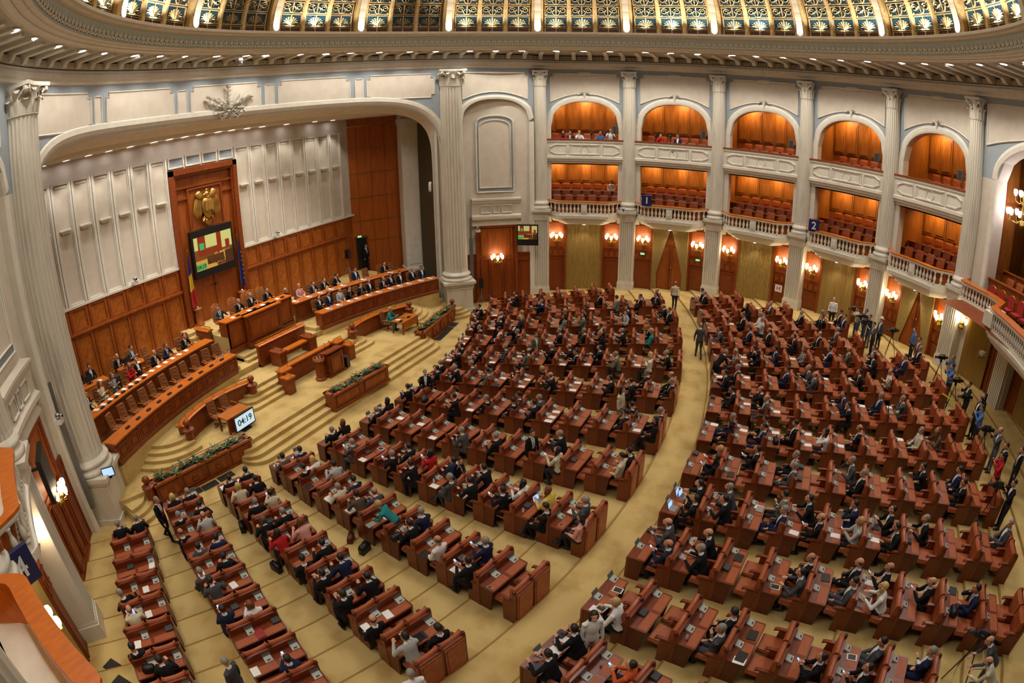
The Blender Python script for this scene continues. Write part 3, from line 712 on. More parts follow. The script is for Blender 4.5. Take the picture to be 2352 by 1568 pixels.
# ---- blind-niche bays beside the stage (one on each side)
def niche_bay(side, a0, a1):
    am = (a0 + a1) / 2; lo, hi = min(a0, a1), max(a0, a1); s_ = 1 if side == 'right' else -1
    R = lambda a: 19.55 if side == 'right' else 19.3
    zf = -.1
    w = MB(); hd = 6.6
    S = frange(-1, 1, 24); Rf = lambda a: Rw(a) - .0
    w.mi = 1; w.loft([[pol(am + hd * s, Rf(am + hd * s), zarch(s, 12.6, 1.55)) for s in S], [pol(am + hd * s, Rf(am + hd * s), 16.35) for s in S]], False)
    for x0, x1 in ((lo, am - hd), (am + hd, hi)):
        w.mi = 1; w.loft([[pol(a, Rf(a), 12.6) for a in frange(x0, x1, 3)], [pol(a, Rf(a), 16.35) for a in frange(x0, x1, 3)]], False)
        w.mi = 0; w.loft([[pol(a, Rf(a), zf) for a in frange(x0, x1, 3)], [pol(a, Rf(a), 12.6) for a in frange(x0, x1, 3)]], False)
    w.mi = 0; curve = [(-1, zf)] + [(s, zarch(s, 12.6, 1.55)) for s in S] + [(1, zf)]
    w.loft([[pol(am + hd * s, Rf(am + hd * s) + d, z) for s, z in curve] for d in (0, .45)], False)
    w.loft([[pol(am + hd * s, Rf(am) + .31, z) for s in S] for z in (zf, 14.3)], False)
    o = struct('wall_%s_niche' % side, w, ['cream', 'blue_grey'])
    RB = lambda a: Rf(am) + .3
    m = MB(); prof = [(.0, 0), (.04, -.1), (.2, -.12), (.34, -.06), (.36, .02)]
    m.loft([[pol(am + (hd + degrees(q / 19.5)) * s, Rf(am + hd * s) + d, zarch(s, 12.6, 1.55) + q * .8) for q, d in prof] for s in frange(-1, 1, 26)], False)
    for sg in (-1, 1): m.loft([[pol(am + sg * (hd + degrees(q / 19.5)), Rf(am + sg * hd) + d, z) for q, d in prof] for z in (.1, 12.6)], False)
    m.obj('archivolt', 'white_stone', o)
    pn = MB(); hp = hd * .97
    low = lambda s: 14.15 + .5 * (1 - s * s)
    top = [(-1, 15.75), (-.92, 15.75), (-.92, 15.95), (.92, 15.95), (.92, 15.75), (1, 15.75)]
    pn.loft([[pol(am + hp * s, Rf(am + hp * s) - .03, low(s)) for s in frange(-1, 1, 14)], [pol(am + hp * s, Rf(am + hp * s) - .03, 15.95 if abs(s) < .9 else 15.75) for s in frange(-1, 1, 14)]], False)
    po = pn.obj('frieze_panel', 'cream', o)
    ot = MB(); L = [pol(am + hp * s, Rf(am + hp * s) - .04, z) for s, z in top + [(s, low(s)) for s in frange(1, -1, 12)]]; ot.tube(L + [L[0]], .045, 4, False); ot.obj('panel_moulding', 'white_stone', po)
    # tall round-headed panel with a blue-grey margin
    def outline(hw, z0, z1, n=10):
        return [(-hw, z0), (hw, z0)] + [(hw * cos(pi * k / n) * (1 if abs(cos(pi * k / n)) < .99 else 1), z1 - .55 + .55 * max(0, sin(pi * k / n)) ** .8) for k in range(n + 1)]
    tp = MB(); H = 3.85
    for hw, z0, z1, dd, mm, nm in ((3.6, 7.85, 13.05, .03, 'blue_grey', 'tall_panel_margin'), (3.05, 8.15, 12.75, .07, 'cream', 'tall_panel')):
        q = MB(); ol = outline(hw, z0, z1); q.add([pol(am + a, RB(am + a) - dd, z) for a, z in ol], [tuple(range(len(ol)))]); oo = q.obj(nm, mm, o)
        t = MB(); P = [pol(am + a, RB(am + a) - dd - .03, z) for a, z in ol]; t.tube(P + [P[0]], .07 if dd < .05 else .05, 5, False); t.obj('panel_moulding', 'white_stone', oo)
    # ledge with three small panels
    ld = MB(); hl = 4.9
    ld.loft([[pol(am + hl * s, RB(am + hl * s) + d, z) for d, z in ((.02, 7.45), (-.42, 7.42), (-.42, 7.32), (-.34, 7.28), (-.3, 7.1), (-.24, 7.05), (-.24, 6.35), (-.3, 6.3), (-.42, 6.25), (-.42, 6.1), (-.36, 6.02), (-.2, 5.98), (-.16, 5.9), (-.16, 5.72), (-.28, 5.66), (-.28, 5.58), (.02, 5.55))] for s in frange(-1, 1, 8)], False)
    for s in (-1, 1): ld.add([pol(am + hl * s, RB(am + hl * s) + d, z) for d, z in ((.02, 7.45), (-.42, 7.42), (-.42, 7.32), (-.24, 7.05), (-.24, 6.35), (-.42, 6.1), (-.16, 5.72), (-.28, 5.58), (.02, 5.55))], [tuple(range(9))])
    lo_ = ld.obj('ledge', 'cream', o)
    for c, hw in ((-2.1, .95), (0, .5), (2.1, .95)):
        t = MB(); P = [pol(am + c + a, RB(am) - .27, z) for a, z in ((-hw, 6.45), (hw, 6.45), (hw, 6.95), (-hw, 6.95))]; t.tube(P + [P[0]], .05, 4, False); t.obj('small_panel', 'white_stone', lo_)
    # timber doorcase
    door_n[0] += 1
    e = empty('door_%d' % door_n[0], pol(am, RB(am) - .05, .1), -radians(am)); e['kind'] = 'structure'
    W = 2.55
    put('door_frame', panel_mesh(W + .3, 5.5, .2, .2, 'stage_dark', 'stage_wood', 'door_frame'), e)
    put('upper_panel', panel_mesh(W - .4, 1.9, .1, .07, 'stage_wood', 'stage_wood', 'upper_panel'), e, (0, -.07, 3.35))
    for x, ww in ((-.82, .62), (0, .85), (.82, .62)): put('lower_panel', panel_mesh(ww, 2.9, .1, .07, 'stage_dark', 'stage_dark', 'lower_panel'), e, (x, -.07, .25))
    for s in (-1, 1):
        a = am + s * 5.35; put('side_panel', panel_mesh(.84, 3.5, .06, .08, 'stage_dark', 'stage_dark', 'side_panel'), o, pol(a, RB(a) - .02, .1)).rotation_euler = (0, 0, -radians(a))
        for k in (-1, 1): put('small_panel', panel_mesh(.34, .5, .09, .05, 'stage_dark', 'stage_wood', 'small_panel'), o, pol(a + k * .55, RB(a) - .03, 3.05)).rotation_euler = (0, 0, -radians(a))
    sconce(am - .1 if side == 'right' else am, RB(am) - .45, 3.3, 'gilt sconce with lit glass shades on the timber door %s' % ('beside the right-hand stage column' if side == 'right' else 'beside the left-hand stage column'))
    return o
niche_bay('right', 47.6, 63.0); niche_bay('left', -44.6, -63.8)
# ---- wide bay at the back with its projecting box
def back_bay():
    a0, a1 = 149.3, 186.0; aj = 153.6; am = (aj + 186) / 2
    w = MB(); S = frange(-1, 1, 30); hd = (186 - aj) / 2; za = lambda s: zarch(s, 12.3, 2.1)
    w.mi = 1; w.loft([[pol(am + hd * s, 20.6, za(s)) for s in S], [pol(am + hd * s, 20.6, 16.35) for s in S]], False)
    w.mi = 0; w.loft([[pol(a, 20.6, z) for a in frange(a0, aj, 3)] for z in (0.5, 12.3)], False)
    w.mi = 1; w.loft([[pol(a, 20.6, z) for a in frange(a0, aj, 3)] for z in (12.3, 16.35)], False)
    w.mi = 0; curve = [(-1, 6.2)] + [(s, za(s)) for s in S]
    w.loft([[pol(am + hd * s, 20.6 + d, z) for s, z in curve] for d in (0, .8)], False)
    o = struct('wall_back_bay', w, ['cream', 'blue_grey'])
    m = MB(); prof = [(.0, 0), (.04, -.1), (.25, -.12), (.4, -.06), (.45, .02)]
    SS = [sin(pi / 2 * t) for t in frange(-1, 1, 40)]; rows_ = []
    for s in SS:
        e_ = .003; s0, s1 = max(-1, s - e_), min(1, s + e_); ds = za(s1) - za(s0); dx = radians(hd) * 20.5 * (s1 - s0); L = hypot(ds, dx); nx, nz = -ds / L, dx / L
        rows_.append([pol(am + hd * s + degrees(nx * q / 20.5), 20.6 + d, za(s) + nz * q) for q, d in prof])
    m.loft(rows_, False)
    m.loft([[pol(aj - degrees(q / 20.5), 20.6 + d, z) for q, d in prof] for z in (6.3, 12.3)], False); m.obj('archivolt', 'white_stone', o)
    pn = MB(); low = lambda a: 13.9 + .75 * sin(pi * min(1, (a - 151) / 33.0)) ** .8
    A = frange(151, 184, 14); pn.loft([[pol(a, 20.57, low(a)) for a in A], [pol(a, 20.57, 15.95) for a in A]], False); po = pn.obj('frieze_panel', 'cream', o)
    t = MB(); P = [pol(a, 20.56, low(a)) for a in A] + [pol(a, 20.56, 15.95) for a in A[::-1]]; t.tube(P + [P[0]], .045, 4, False); t.obj('panel_moulding', 'white_stone', po)
    # box front: balustrade stepping forward in the middle
    path = [(150.6, 20.2), (151.2, 19.6), (152.4, 19.42), (155, 19.42), (158.5, 19.4), (161.5, 19.2), (163.2, 18.5), (164.4, 17.95), (166, 17.8), (170, 17.68), (176, 17.55), (184, 17.5)]
    e = empty('box_front', pol(160, 19, 6.2)); e['kind'] = 'structure'
    def ob(nm, prof, mt):
        m = MB(); m.loft([[pol(a, r + q, z) - e.location for q, z in prof] for a, r in path], False); return m.obj(nm, mt, e)
    ob('corbel', [(1.5, 5.45), (.6, 5.5), (.5, 5.64), (.34, 5.68), (.26, 5.84), (.1, 5.88), (.04, 6.02), (-.06, 6.06), (-.08, 6.22), (0, 6.24), (.02, 6.4), (.16, 6.4), (.3, 6.28), (2.4, 6.28)], 'white_stone')
    ob('handrail', [(.16, 7.0), (-.02, 7.0), (-.06, 7.06), (-.06, 7.13), (.2, 7.14)], 'white_stone')
    ob('rail_top', [(-.08, 7.13), (-.08, 7.19), (.42, 7.19), (.42, 7.1), (.45, 6.3)], 'bench_top')
    def at_(s):
        for k in range(len(path) - 1):
            if path[k][0] <= s <= path[k + 1][0]:
                t = (s - path[k][0]) / (path[k + 1][0] - path[k][0]); return lerp(path[k][1], path[k + 1][1], t)
        return path[-1][1]
    for k in range(44):
        a = 151.6 + k * .72
        if 162.3 < a < 165.4: continue
        put('baluster', blme, e, pol(a, at_(a) + .07, 6.4) - e.location)
    m = MB()
    for a, r in ((163.4, 18.45), (164.9, 17.95)): m.box(pol(a, r + .1, 6.7) - e.location, (.7, .7, .6), -radians(a))
    m.obj('pier', 'white_stone', e)
    g = empty('box_room', pol(165, 22, 6.2)); g['kind'] = 'structure'
    def obg(nm, m, mt):
        m.v = [tuple(Vector(v) - g.location) for v in m.v]; return m.obj(nm, mt, g)
    m = MB(); AA = frange(152.5, 186, 8)
    m.loft([[pol(a, R, z) for R, z in ((17.6, 6.28), (21.2, 6.28), (21.2, 6.6), (22.6, 6.6), (22.6, 7.0), (26, 7.0))] for a in AA], False); obg('box_floor', m, 'stage_dark')
    m = MB(); m.loft([[pol(a, 25.5, z) for a in AA] for z in (6.2, 15)], False); m.loft([[pol(152.4, R, z) for R in (20.8, 25.5)] for z in (6.2, 15)], False); m.loft([[pol(a, R, 14.9) for a in AA] for R in (20.8, 25.5)], False); obg('box_wall', m, 'gallery_wood')
    pm_ = panel_mesh(1.2, 3.4, .06, .14, 'stage_dark', 'gallery_wood', 'wall_panel')
    for k in range(4):
        for z in (7.6, 11.2):
            p = pol(152.4, 21.4 + k * 1.15, z); q = put('wall_panel', pm_, g, p - g.location); q.rotation_euler = (0, 0, -radians(152.4) - pi / 2)
    for R, z0, z1 in ((20.9, 6.28, 7.6), (22.3, 6.6, 7.95)):
        pr = MB(); pr.loft([[pol(a, R + o, z) for o, z in ((.04, z0), (0, z0), (0, z1 - .05), (-.12, z1 - .05), (-.12, z1), (.12, z1), (.12, z1 - .05), (.04, z1 - .05), (.04, z0))] for a in frange(153, 180, 8)], False); obg('partition_rail', pr, 'stage_wood')
    # six red chairs behind the balustrade, brown ones behind
    rs, rk = gc_seat.mesh('seat', 'red_fabric'), None
    bk = MB(); bk.smooth = False
    prof = [(-.24, .5), (.24, .5), (.25, .85), (.2, 1.02), (.1, 1.08), (0, 1.1), (-.1, 1.08), (-.2, 1.02), (-.25, .85)]
    bk.loft([[(x, y, z) for x, z in prof] for y in (.2, .28)]); bkm = bk.mesh('backrest', 'red_fabric')
    fr_ = MB(); fr_.tube([(x * 1.06, .24, z) for x, z in prof[2:]] , .025, 5); frm = fr_.mesh('backrest_frame', 'gold')
    for k in range(6):
        a = 155.8 + k * 2.2; c = empty('red_chair', pol(a, 20.25, 6.28), -radians(a)); put('seat', rs, c); put('backrest', bkm, c); put('backrest_frame', frm, c)
        for x, y in ((-.22, -.2), (.22, -.2), (-.22, .2), (.22, .2)):
            lg = MB(); lg.box((x, y, .2), (.04, .04, .4)); lg.obj('leg', 'gold', c)
        tag(c, 'red upholstered chair behind the box balustrade, %s from the column' % ORD[k], 'chair', 'red chairs in the box at the back')
    for rr, (R, z) in enumerate(((21.8, 6.6), (23.3, 7.0))):
        for k in range(7): gchair(155.2 + k * 2.0, R, z, 'leather chair, %s from column, %s row of the back box' % (ORD[k], ('front', 'rear')[rr]))
    # lower wall
    w = MB(); arcloft(w, 149.3, 186, 20.65, (1.4, 5.7), 12); o2 = struct('wall_back_lower', w, 'stage_wood')
    c = curtain_mesh(152.0, 157.8, 20.5, 1.9, 5.5, 20); co = c.obj('pleated_curtain', 'curtain'); tag(co, 'closed gold pleated wall curtain under the box at the back', 'curtain', 'gold wall curtains under the balconies')
    c = curtain_mesh(166.5, 172, 20.5, 1.9, 5.5, 20); co = c.obj('pleated_curtain', 'curtain'); tag(co, 'gold pleated wall curtain right of the pilaster under the back box', 'curtain', 'gold wall curtains under the balconies')
    p = MB(); b = pol(162.5, 20.2, 0); 
    for k in range(7): p.box(pol(162.5 + (k - 3) * .4, 20.2, 3.6), (.1, .5, 4.2), -radians(162.5))
    p.box(pol(162.5, 20.35, 3.6), (1.0, .4, 4.4), -radians(162.5)); p.box(pol(162.5, 20.2, 5.6), (1.2, .7, .3), -radians(162.5)); struct('pilaster_back', p, 'marble')
    for a in (159.6, 165.2):
        q = put('door_leaf', panel_mesh(.8, 3.2, .05, .09, 'stage_dark', 'stage_dark', 'door_leaf'), o2, pol(a, 20.6, 1.9)); q.rotation_euler = (0, 0, -radians(a))
    sconce(151.2, 20.25, 5.0, 'gilt sconce with lit glass shades right of the last tall column')
    # chandelier in the box: brass stem, ring of arms, glass shades
    ch = empty('chandelier', (8.6, -20.0, 11.0)); tag(ch, 'brass chandelier with lit glass shades hanging in the back box arch', 'chandelier')
    m = MB(); m.lathe((0, 0, 0), [(.03, -.7), (.14, -.55), (.06, -.3), (.12, 0), (.05, .5), (.12, .9), (.03, 1.2), (.02, 3.6)], 8); m.obj('stem', 'brass', ch)
    for tier, (n, r, z) in enumerate(((10, .85, 0.0), (8, .55, .95))):
        for k in range(n):
            a = 2 * pi * k / n; x, y = r * cos(a), r * sin(a); m = MB(); m.tube([(0, 0, z - .3), (x * .5, y * .5, z - .5), (x * .95, y * .95, z - .4), (x, y, z - .15)], .02, 5); am_ = m.obj('arm', 'brass', ch)
            s = MB(); s.lathe((x, y, z - .14), [(.05, 0), (.1, .08), (.12, .2), (.09, .3)], 8); s.obj('shade', 'lamp_white', am_)
    lamp('POINT', 'chandelier_lamp', (8.6, -20.0, 11.6), 22, WARM, size=.5)
back_bay()
# ---- stage arch wall (the frieze over the stage)
def stage_arch():
    a0, a1 = -42.4, 45.4; am = AZC; hd = (a1 - a0) / 2 - .9; Rr = 19.1
    za = lambda s: 9.6 + 4.45 * (max(0, 1 - abs(s) ** 9)) ** (1 / 3.2)
    S = [sin(pi / 2 * t) for t in frange(-1, 1, 60)]
    w = MB(); w.mi = 1; w.loft([[pol(am + hd * s, Rr, za(s)) for s in S], [pol(am + hd * s, Rr, 16.35) for s in S]], False)
    for s in (-1, 1): w.mi = 1; w.loft([[pol(am + s * a, Rr, z) for a in (hd, hd + 1.8)] for z in (9.6, 16.35)], False); w.mi = 0; w.loft([[pol(am + s * a, Rr, z) for a in (hd, hd + 1.8)] for z in (0, 9.6)], False)
    o = struct('wall_stage_arch', w, ['cream', 'blue_grey'])
    curve = [(-1, 0.3)] + [(s, za(s)) for s in S] + [(1, 0.3)]
    m = MB(); m.smooth = False
    off = [(.55, -.02), (.5, -.12), (.28, -.14), (.12, -.06), (.0, .05), (-.08, .35), (-.3, .75), (-.42, 1.0)]
    rows_ = []
    n = len(curve)
    for i, (s, z) in enumerate(curve):
        s0, z0 = curve[max(0, i - 1)]; s1, z1 = curve[min(n - 1, i + 1)]
        dx, dz = (s1 - s0) * radians(hd) * Rr, z1 - z0; L = hypot(dx, dz) or 1; nx, nz = -dz / L, dx / L
        if i == 0: nx, nz = -1, 0
        if i == n - 1: nx, nz = 1, 0
        rows_.append([pol(am + hd * s + degrees(nx * q / Rr), Rr + d, z + nz * q) for q, d in off])
    m.loft(rows_, False); m.obj('arch_moulding', 'white_stone', o)
    # frieze panels
    def fpanel(c0, c1, z0, z1, notch, nm):
        hp = (c1 - c0) / 2; cm = (c0 + c1) / 2; k = notch / (hp * .333)
        P = [(-1 + k, z0), (1 - k, z0), (1 - k, z0 + notch), (1, z0 + notch), (1, z1 - notch), (1 - k, z1 - notch), (1 - k, z1), (-1 + k, z1), (-1 + k, z1 - notch), (-1, z1 - notch), (-1, z0 + notch), (-1 + k, z0 + notch)] if notch else [(-1, z0), (1, z0), (1, z1), (-1, z1)]
        q = MB()
        for x0, x1, b, t in ((-1, 1, z0 + notch, z1 - notch),) + (((-1 + k, 1 - k, z0, z0 + notch), (-1 + k, 1 - k, z1 - notch, z1)) if notch else ()):
            q.loft([[pol(cm + hp * s, Rr - .02, z) for s in frange(x0, x1, 8)] for z in (b, t)], False)
        oo = q.obj(nm, 'cream', o)
        PP = []
        for (x, z), (x2, z2) in zip(P, P[1:] + P[:1]):
            ns = 6 if abs(x2 - x) > .5 else 1
            for j in range(ns): PP.append(pol(cm + hp * lerp(x, x2, j / ns), Rr - .03, lerp(z, z2, j / ns)))
        t = MB(); t.tube(PP + [PP[0]], .045, 4, False); t.obj('panel_moulding', 'white_stone', oo)
        return oo
    c = 1.8
    ep = fpanel(c - 7.15, c + 7.15, 14.38, 15.92, .22, 'frieze_panel')
    for s in (-1, 1):
        for b0, b1, nt, z0, z1 in ((8.05, 9.85, 0, 14.5, 15.75), (10.7, 25.0, .22, 14.38, 15.92), (26.1, 27.6, 0, 14.5, 15.75), (28.4, 41.6, .22, 14.38, 15.92)):
            fpanel(min(c + s * b0, c + s * b1), max(c + s * b0, c + s * b1), z0, z1, nt, 'frieze_panel')
    # plaster laurel spray on the middle panel
    lf = MB(); r = random.Random(3)
    q0 = pol(2.1, Rr - .06, 14.55); tg = Vector((cos(radians(2)), -sin(radians(2)), 0)); ins = Vector((-sin(radians(2)), -cos(radians(2)), 0))
    def leaf(x, z, a, L, wd):
        d0, d1 = .06 + r.random() * .1, .1 + r.random() * .16
        T = lambda u, v, d: q0 + tg * (x + u * cos(a) - v * sin(a)) + Vector((0, 0, z + u * sin(a) + v * cos(a))) + ins * d
        lf.add([T(0, 0, d0), T(L * .5, -wd, d0), T(L, 0, d0 + .05), T(L * .5, wd, d0), T(L * .45, 0, d1 + .08)], [(0, 1, 4), (1, 2, 4), (2, 3, 4), (3, 0, 4)])
    stems = [(pi / 2, 1.35), (2.72, 1.75), (.42, 1.75), (3.2, 1.0), (-.06, 1.0), (-1.9, .5), (-1.2, .5), (2.5, 1.0), (.64, 1.0), (-2.5, .85), (-.64, .85)]
    for a, L in stems:
        for k in range(int(L * 10)):
            t = k / (L * 10); x, z = L * t * cos(a), L * t * sin(a)
            for s in (-1, 1): leaf(x, z, a + s * (.75 + .4 * r.random()), .2 + .1 * r.random(), .035)
    for k in range(70): leaf(r.uniform(-.95, .95), r.uniform(-.4, .25), r.uniform(0, 6.3), .24, .04)
    lo = lf.obj('laurel_relief', 'white_stone', ep); lo['kind'] = 'stuff'
stage_arch()
# ---- stage ceiling, back wall, curved side walls
st = MB()
n = 20; A = frange(-41, 44, n)
st.loft([[pol(a, 19.9, 13.95) for a in A], [pol(a, 20.4, 13.45) for a in A], [Vector((pol(a, 20.4).x * 1.08, 21.6, 13.35)) for a in A]], False)
struct('ceiling_stage', st, 'cream')
YW = 21.3
bw = MB(); bw.mi = 0; [bw.add([(x0, YW, z0), (x1, YW, z0), (x1, YW, 13.6), (x0, YW, 13.6)], [(0, 1, 2, 3)]) for x0, x1, z0 in ((-13, -2.38, 6.35), (2.38, 13, 6.35), (-2.38, 2.38, 11.7))]
bw.mi = 1
for x0, x1 in ((-13, -2.38), (2.38, 13)): bw.add([(x0, YW, 1.5), (x1, YW, 1.5), (x1, YW, 6.35), (x0, YW, 6.35)], [(0, 1, 2, 3)])
bw.mi = 1; bw.add([(-2.4, YW + .02, 2.5), (2.4, YW + .02, 2.5), (2.4, YW + .02, 11.7), (-2.4, YW + .02, 11.7)], [(0, 1, 2, 3)])
wall_s = struct('wall_stage', bw, ['cream', 'stage_wood'])
pw = 1.195
wp = MB()
for x0, x1, z0, z1, d in ((-pw / 2 + .02, -pw / 2 + .14, 0, 6.0, .14), (-pw / 2 + .14, -pw / 2 + .2, 0, 6.0, .08), (pw / 2 - .2, pw / 2 - .14, 0, 6.0, .08), (pw / 2 - .14, pw / 2 - .02, 0, 6.0, .14), (-pw / 2 + .2, pw / 2 - .2, 0, .1, .1), (-pw / 2 + .2, pw / 2 - .2, 5.86, 6.0, .1), (-pw / 2 + .28, pw / 2 - .28, 5.7, 5.8, .06)):
    wp.bbox(x0, x1, -d, 0, z0, z1)
wpm = wp.mesh('tall_panel', 'white_stone')
fl_ = MB(); fl_.bbox(-pw / 2 + .2, pw / 2 - .2, -.03, 0, .1, 5.86); flm = fl_.mesh('panel_field', 'cream')
lg_ = MB(); lg_.bbox(-.32, .32, -.24, 0, 3.62, 3.7); lg_.bbox(-.28, .28, -.18, 0, 3.52, 3.62); lg_.bbox(-.22, .22, -.12, 0, 3.46, 3.52); lgm = lg_.mesh('ledge', 'white_stone')
for s in (-1, 1):
    for k in range(8):
        x = s * (2.42 + pw * (k + .5)); p = put('tall_panel', wpm, wall_s, (x, YW, 6.45)); put('panel_field', flm, p); put('ledge', lgm, p)
tr = MB(); 
for x0, x1 in ((-13, -2.42), (2.42, 13)): tr.bbox(x0, x1, YW - .16, YW, 6.33, 6.45)
tr.obj('rail_moulding', 'white_stone', wall_s)
sp = panel_mesh(1.1, .62, .1, .09, 'white_stone', 'blue_grey', 'small_panel')
for k in range(4): put('small_panel', sp, wall_s, (-1.78 + 1.19 * k, YW, 11.8))
# wainscot: square panels over tall burl panels
wn = 9; ww = 1.2
up_, lowp = panel_mesh(ww - .04, 1.22, .1, .15, 'stage_wood', 'burl', 'wainscot_panel'), panel_mesh(ww - .04, 3.1, .1, .15, 'stage_wood', 'burl', 'wainscot_panel')
for s in (-1, 1):
    for k in range(wn - 1):
        x = s * (2.48 + ww * (k + .5)); put('wainscot_panel', up_, wall_s, (x, YW - .01, 5.12)); put('wainscot_panel', lowp, wall_s, (x, YW - .01, 1.9))
    m = MB(); m.bbox(min(s * 2.45, s * 12.2), max(s * 2.45, s * 12.2), YW - .2, YW, 5.02, 5.12); m.bbox(min(s * 2.45, s * 12.2), max(s * 2.45, s * 12.2), YW - .15, YW, 4.96, 5.02); m.obj('wainscot_rail', 'stage_wood', wall_s)
# portal with frame and panels
pt = MB()
for x0, x1, z0, z1, d in ((-2.42, -2.12, 2.5, 11.7, .28), (2.12, 2.42, 2.5, 11.7, .28), (-2.42, 2.42, 11.4, 11.7, .28), (-2.12, -2.0, 2.5, 11.4, .2), (2.0, 2.12, 2.5, 11.4, .2), (-2.0, 2.0, 11.25, 11.4, .2), (-2.0, 2.0, 10.6, 10.72, .12), (-2.0, -1.25, 10.0, 10.1, .08), (1.25, 2.0, 10.0, 10.1, .08)): pt.bbox(x0, x1, YW - d, YW, z0, z1)
pt.obj('portal_frame', 'stage_dark', wall_s)
put('eagle_panel', panel_mesh(2.5, 2.4, .12, .1, 'stage_dark', 'stage_wood', 'eagle_panel'), wall_s, (0, YW - .02, 8.15))
for x in (-.9, .9): put('door_leaf', panel_mesh(1.75, 2.5, .04, .03, 'stage_wood', 'stage_wood', 'door_leaf'), wall_s, (x, YW, 2.96))
cr = MB(); cr.bbox(-.05, .05, YW - .06, YW - .03, 4.1, 5.2); cr.bbox(-.3, .3, YW - .06, YW - .03, 4.78, 4.9); 
cr_o = cr.obj('cross', 'stage_dark', wall_s)
# gilded eagle: shield body, spread wings, head, tail
eg = empty('gilt_eagle', (0, YW - .16, 9.4)); tag(eg, 'gilded heraldic eagle with spread wings mounted above the big screen', 'emblem')
def fan(name, rootx, rootz, feathers, par):
    m = MB()
    for (a, L, wd, d) in feathers:
        T = lambda u, v, dd: (rootx + u * cos(a) - v * sin(a), -dd, rootz + u * sin(a) + v * cos(a))
        m.add([T(0, -wd * .6, d * .6), T(0, wd * .6, d * .6), T(L * .8, wd, d), T(L, 0, d * .8), T(L * .8, -wd, d), T(L * .4, 0, d + .06)], [(0, 4, 5), (4, 3, 5), (3, 2, 5), (2, 1, 5), (1, 0, 5)])
    return m.obj(name, 'gold', par)
for s in (-1, 1):
    m = MB(); m.smooth = True
    m.loft([[(s * (x + w * cos(t)), -.1 - d * sin(t) if sin(t) > 0 else 0.02, z) for t in frange(0, 2 * pi, 10)[:-1]] for x, z, w, d in ((.4, .45, .2, .06), (.5, .62, .26, .1), (.56, .78, .2, .08), (.5, .9, .08, .04))]); m.obj('wing_shoulder', 'gold', eg)
    for k in range(7): fan('wing_feather', s * (.3 + .075 * k), .62 - .02 * k, [(-pi / 2 + s * (.02 + .045 * k), 1.0 + .22 * sin(k * .6), .06, .08 + .015 * (k % 3))], eg)
    fan('leg', s * .2, -.55, [(-pi / 2 + s * .5, .4, .07, .12), (-pi / 2 + s * .9, .3, .05, .1)], eg)
m = MB(); m.smooth = True
m.loft([[(w * cos(t), -.14 - d * sin(t) if sin(t) > 0 else .02, z) for t in frange(0, 2 * pi, 12)[:-1]] for z, w, d in ((-.75, .12, .05), (-.45, .3, .12), (0, .4, .18), (.35, .34, .16), (.5, .2, .1))]); m.obj('shield_body', 'gold', eg)
m = MB()
for k in range(3): m.bbox(-.3 + .2 * k, -.12 + .2 * k, -.38, -.1, -.25 + .04 * (k % 2), .3)
m.bbox(-.28, .28, -.36, -.1, -.02, .03); m.obj('shield', 'gold', eg)
m = MB(); m.smooth = True; m.ball((-.04, -.2, .68), .15, 8, 6); m.tube([(-.14, -.22, .68), (-.28, -.22, .64), (-.3, -.22, .58)], [.06, .035, .01], 6); m.ball((.02, -.14, .48), .18, 8, 6); m.bbox(-.06, .06, -.22, -.16, .82, .95); m.bbox(-.1, .1, -.21, -.17, .87, .9); m.obj('head', 'gold', eg)
fan('tail', 0, -.55, [(-pi / 2 + .22 * k, .62 - .06 * abs(k), .075, .1) for k in range(-2, 3)], eg)
for s in (-1, 1):                       # curved veneer walls with brass strips, door in the right one
    nm = 'right' if s > 0 else 'left'
    az0, az1 = (30.6, 40.2) if s > 0 else (-28.4, -37.2)
    w = MB(); arcloft(w, az0, az1, 25.0, (1.5, 13.7), 10); o = struct('wall_stage_%s' % nm, w, 'veneer')
    for k, z in enumerate((5.85, 7.6, 9.36, 11.08, 12.8)):
        for q in range(4):
            b0, b1 = lerp(az0, az1, q / 4), lerp(az0, az1, (q + 1) / 4)
            if k == 0: pass
        m = MB(); m.loft([[pol(a, 25.0 - d, z + h) for d, h in ((0, -.03), (.03, -.03), (.03, .03), (0, .03))] for a in frange(az0, az1, 8)], False); m.obj('brass_strip', 'brass', o)
    m = MB(); m.loft([[pol(a, 25.0 - d, 4.35 + h) for d, h in ((0, -.02), (.03, -.02), (.03, .02), (0, .02))] for a in frange(lerp(az0, az1, .38), az1, 6)], False); m.obj('brass_strip', 'brass', o)
    for q in (1, 2, 3):
        a = lerp(az0, az1, q / 4)
        m = MB(); m.box(pol(a, 24.99, 7.6), (.012, .03, 12.2), -radians(a)); m.obj('panel_joint', 'stage_dark', o)
    b = MB()                             # white pier
    a = 41.5 if s > 0 else -38.4
    b.box(pol(a, 24.0, 7.5), (1.35, 1.3, 12.6), -radians(a)); b.box(pol(a, 23.95, 12.9), (1.5, 1.5, .4), -radians(a)); b.box(pol(a, 23.35, 12.2), (.8, .05, .9), -radians(a)); b.box(pol(a, 23.95, 1.9), (1.5, 1.5, .6), -radians(a)); b.box(pol(a, 23.35, 7.2), (.9, .06, 9.4), -radians(a)); struct('pier_stage_%s' % nm, b, 'white_stone')
    m = MB(); a2, a3 = (42.6, 44.3) if s > 0 else (-39.4, -41.1); m.loft([[pol(a2, 23.9, z), pol(a3, 19.6, z)] for z in (1.0, 14.0)], False); struct('acoustic_screen_%s' % nm, m, 'mesh_dark')
    # fluted jamb behind the arch
    m = MB()
    for k in range(7): m.box(pol((43.6 if s > 0 else -40.4), 19.35 + k * .11, 6.7), (.16, .06, 12.0), -radians(43 * s))
    j = m.obj('jamb_reeding', 'white_stone', bpy.data.objects['wall_stage_arch'])
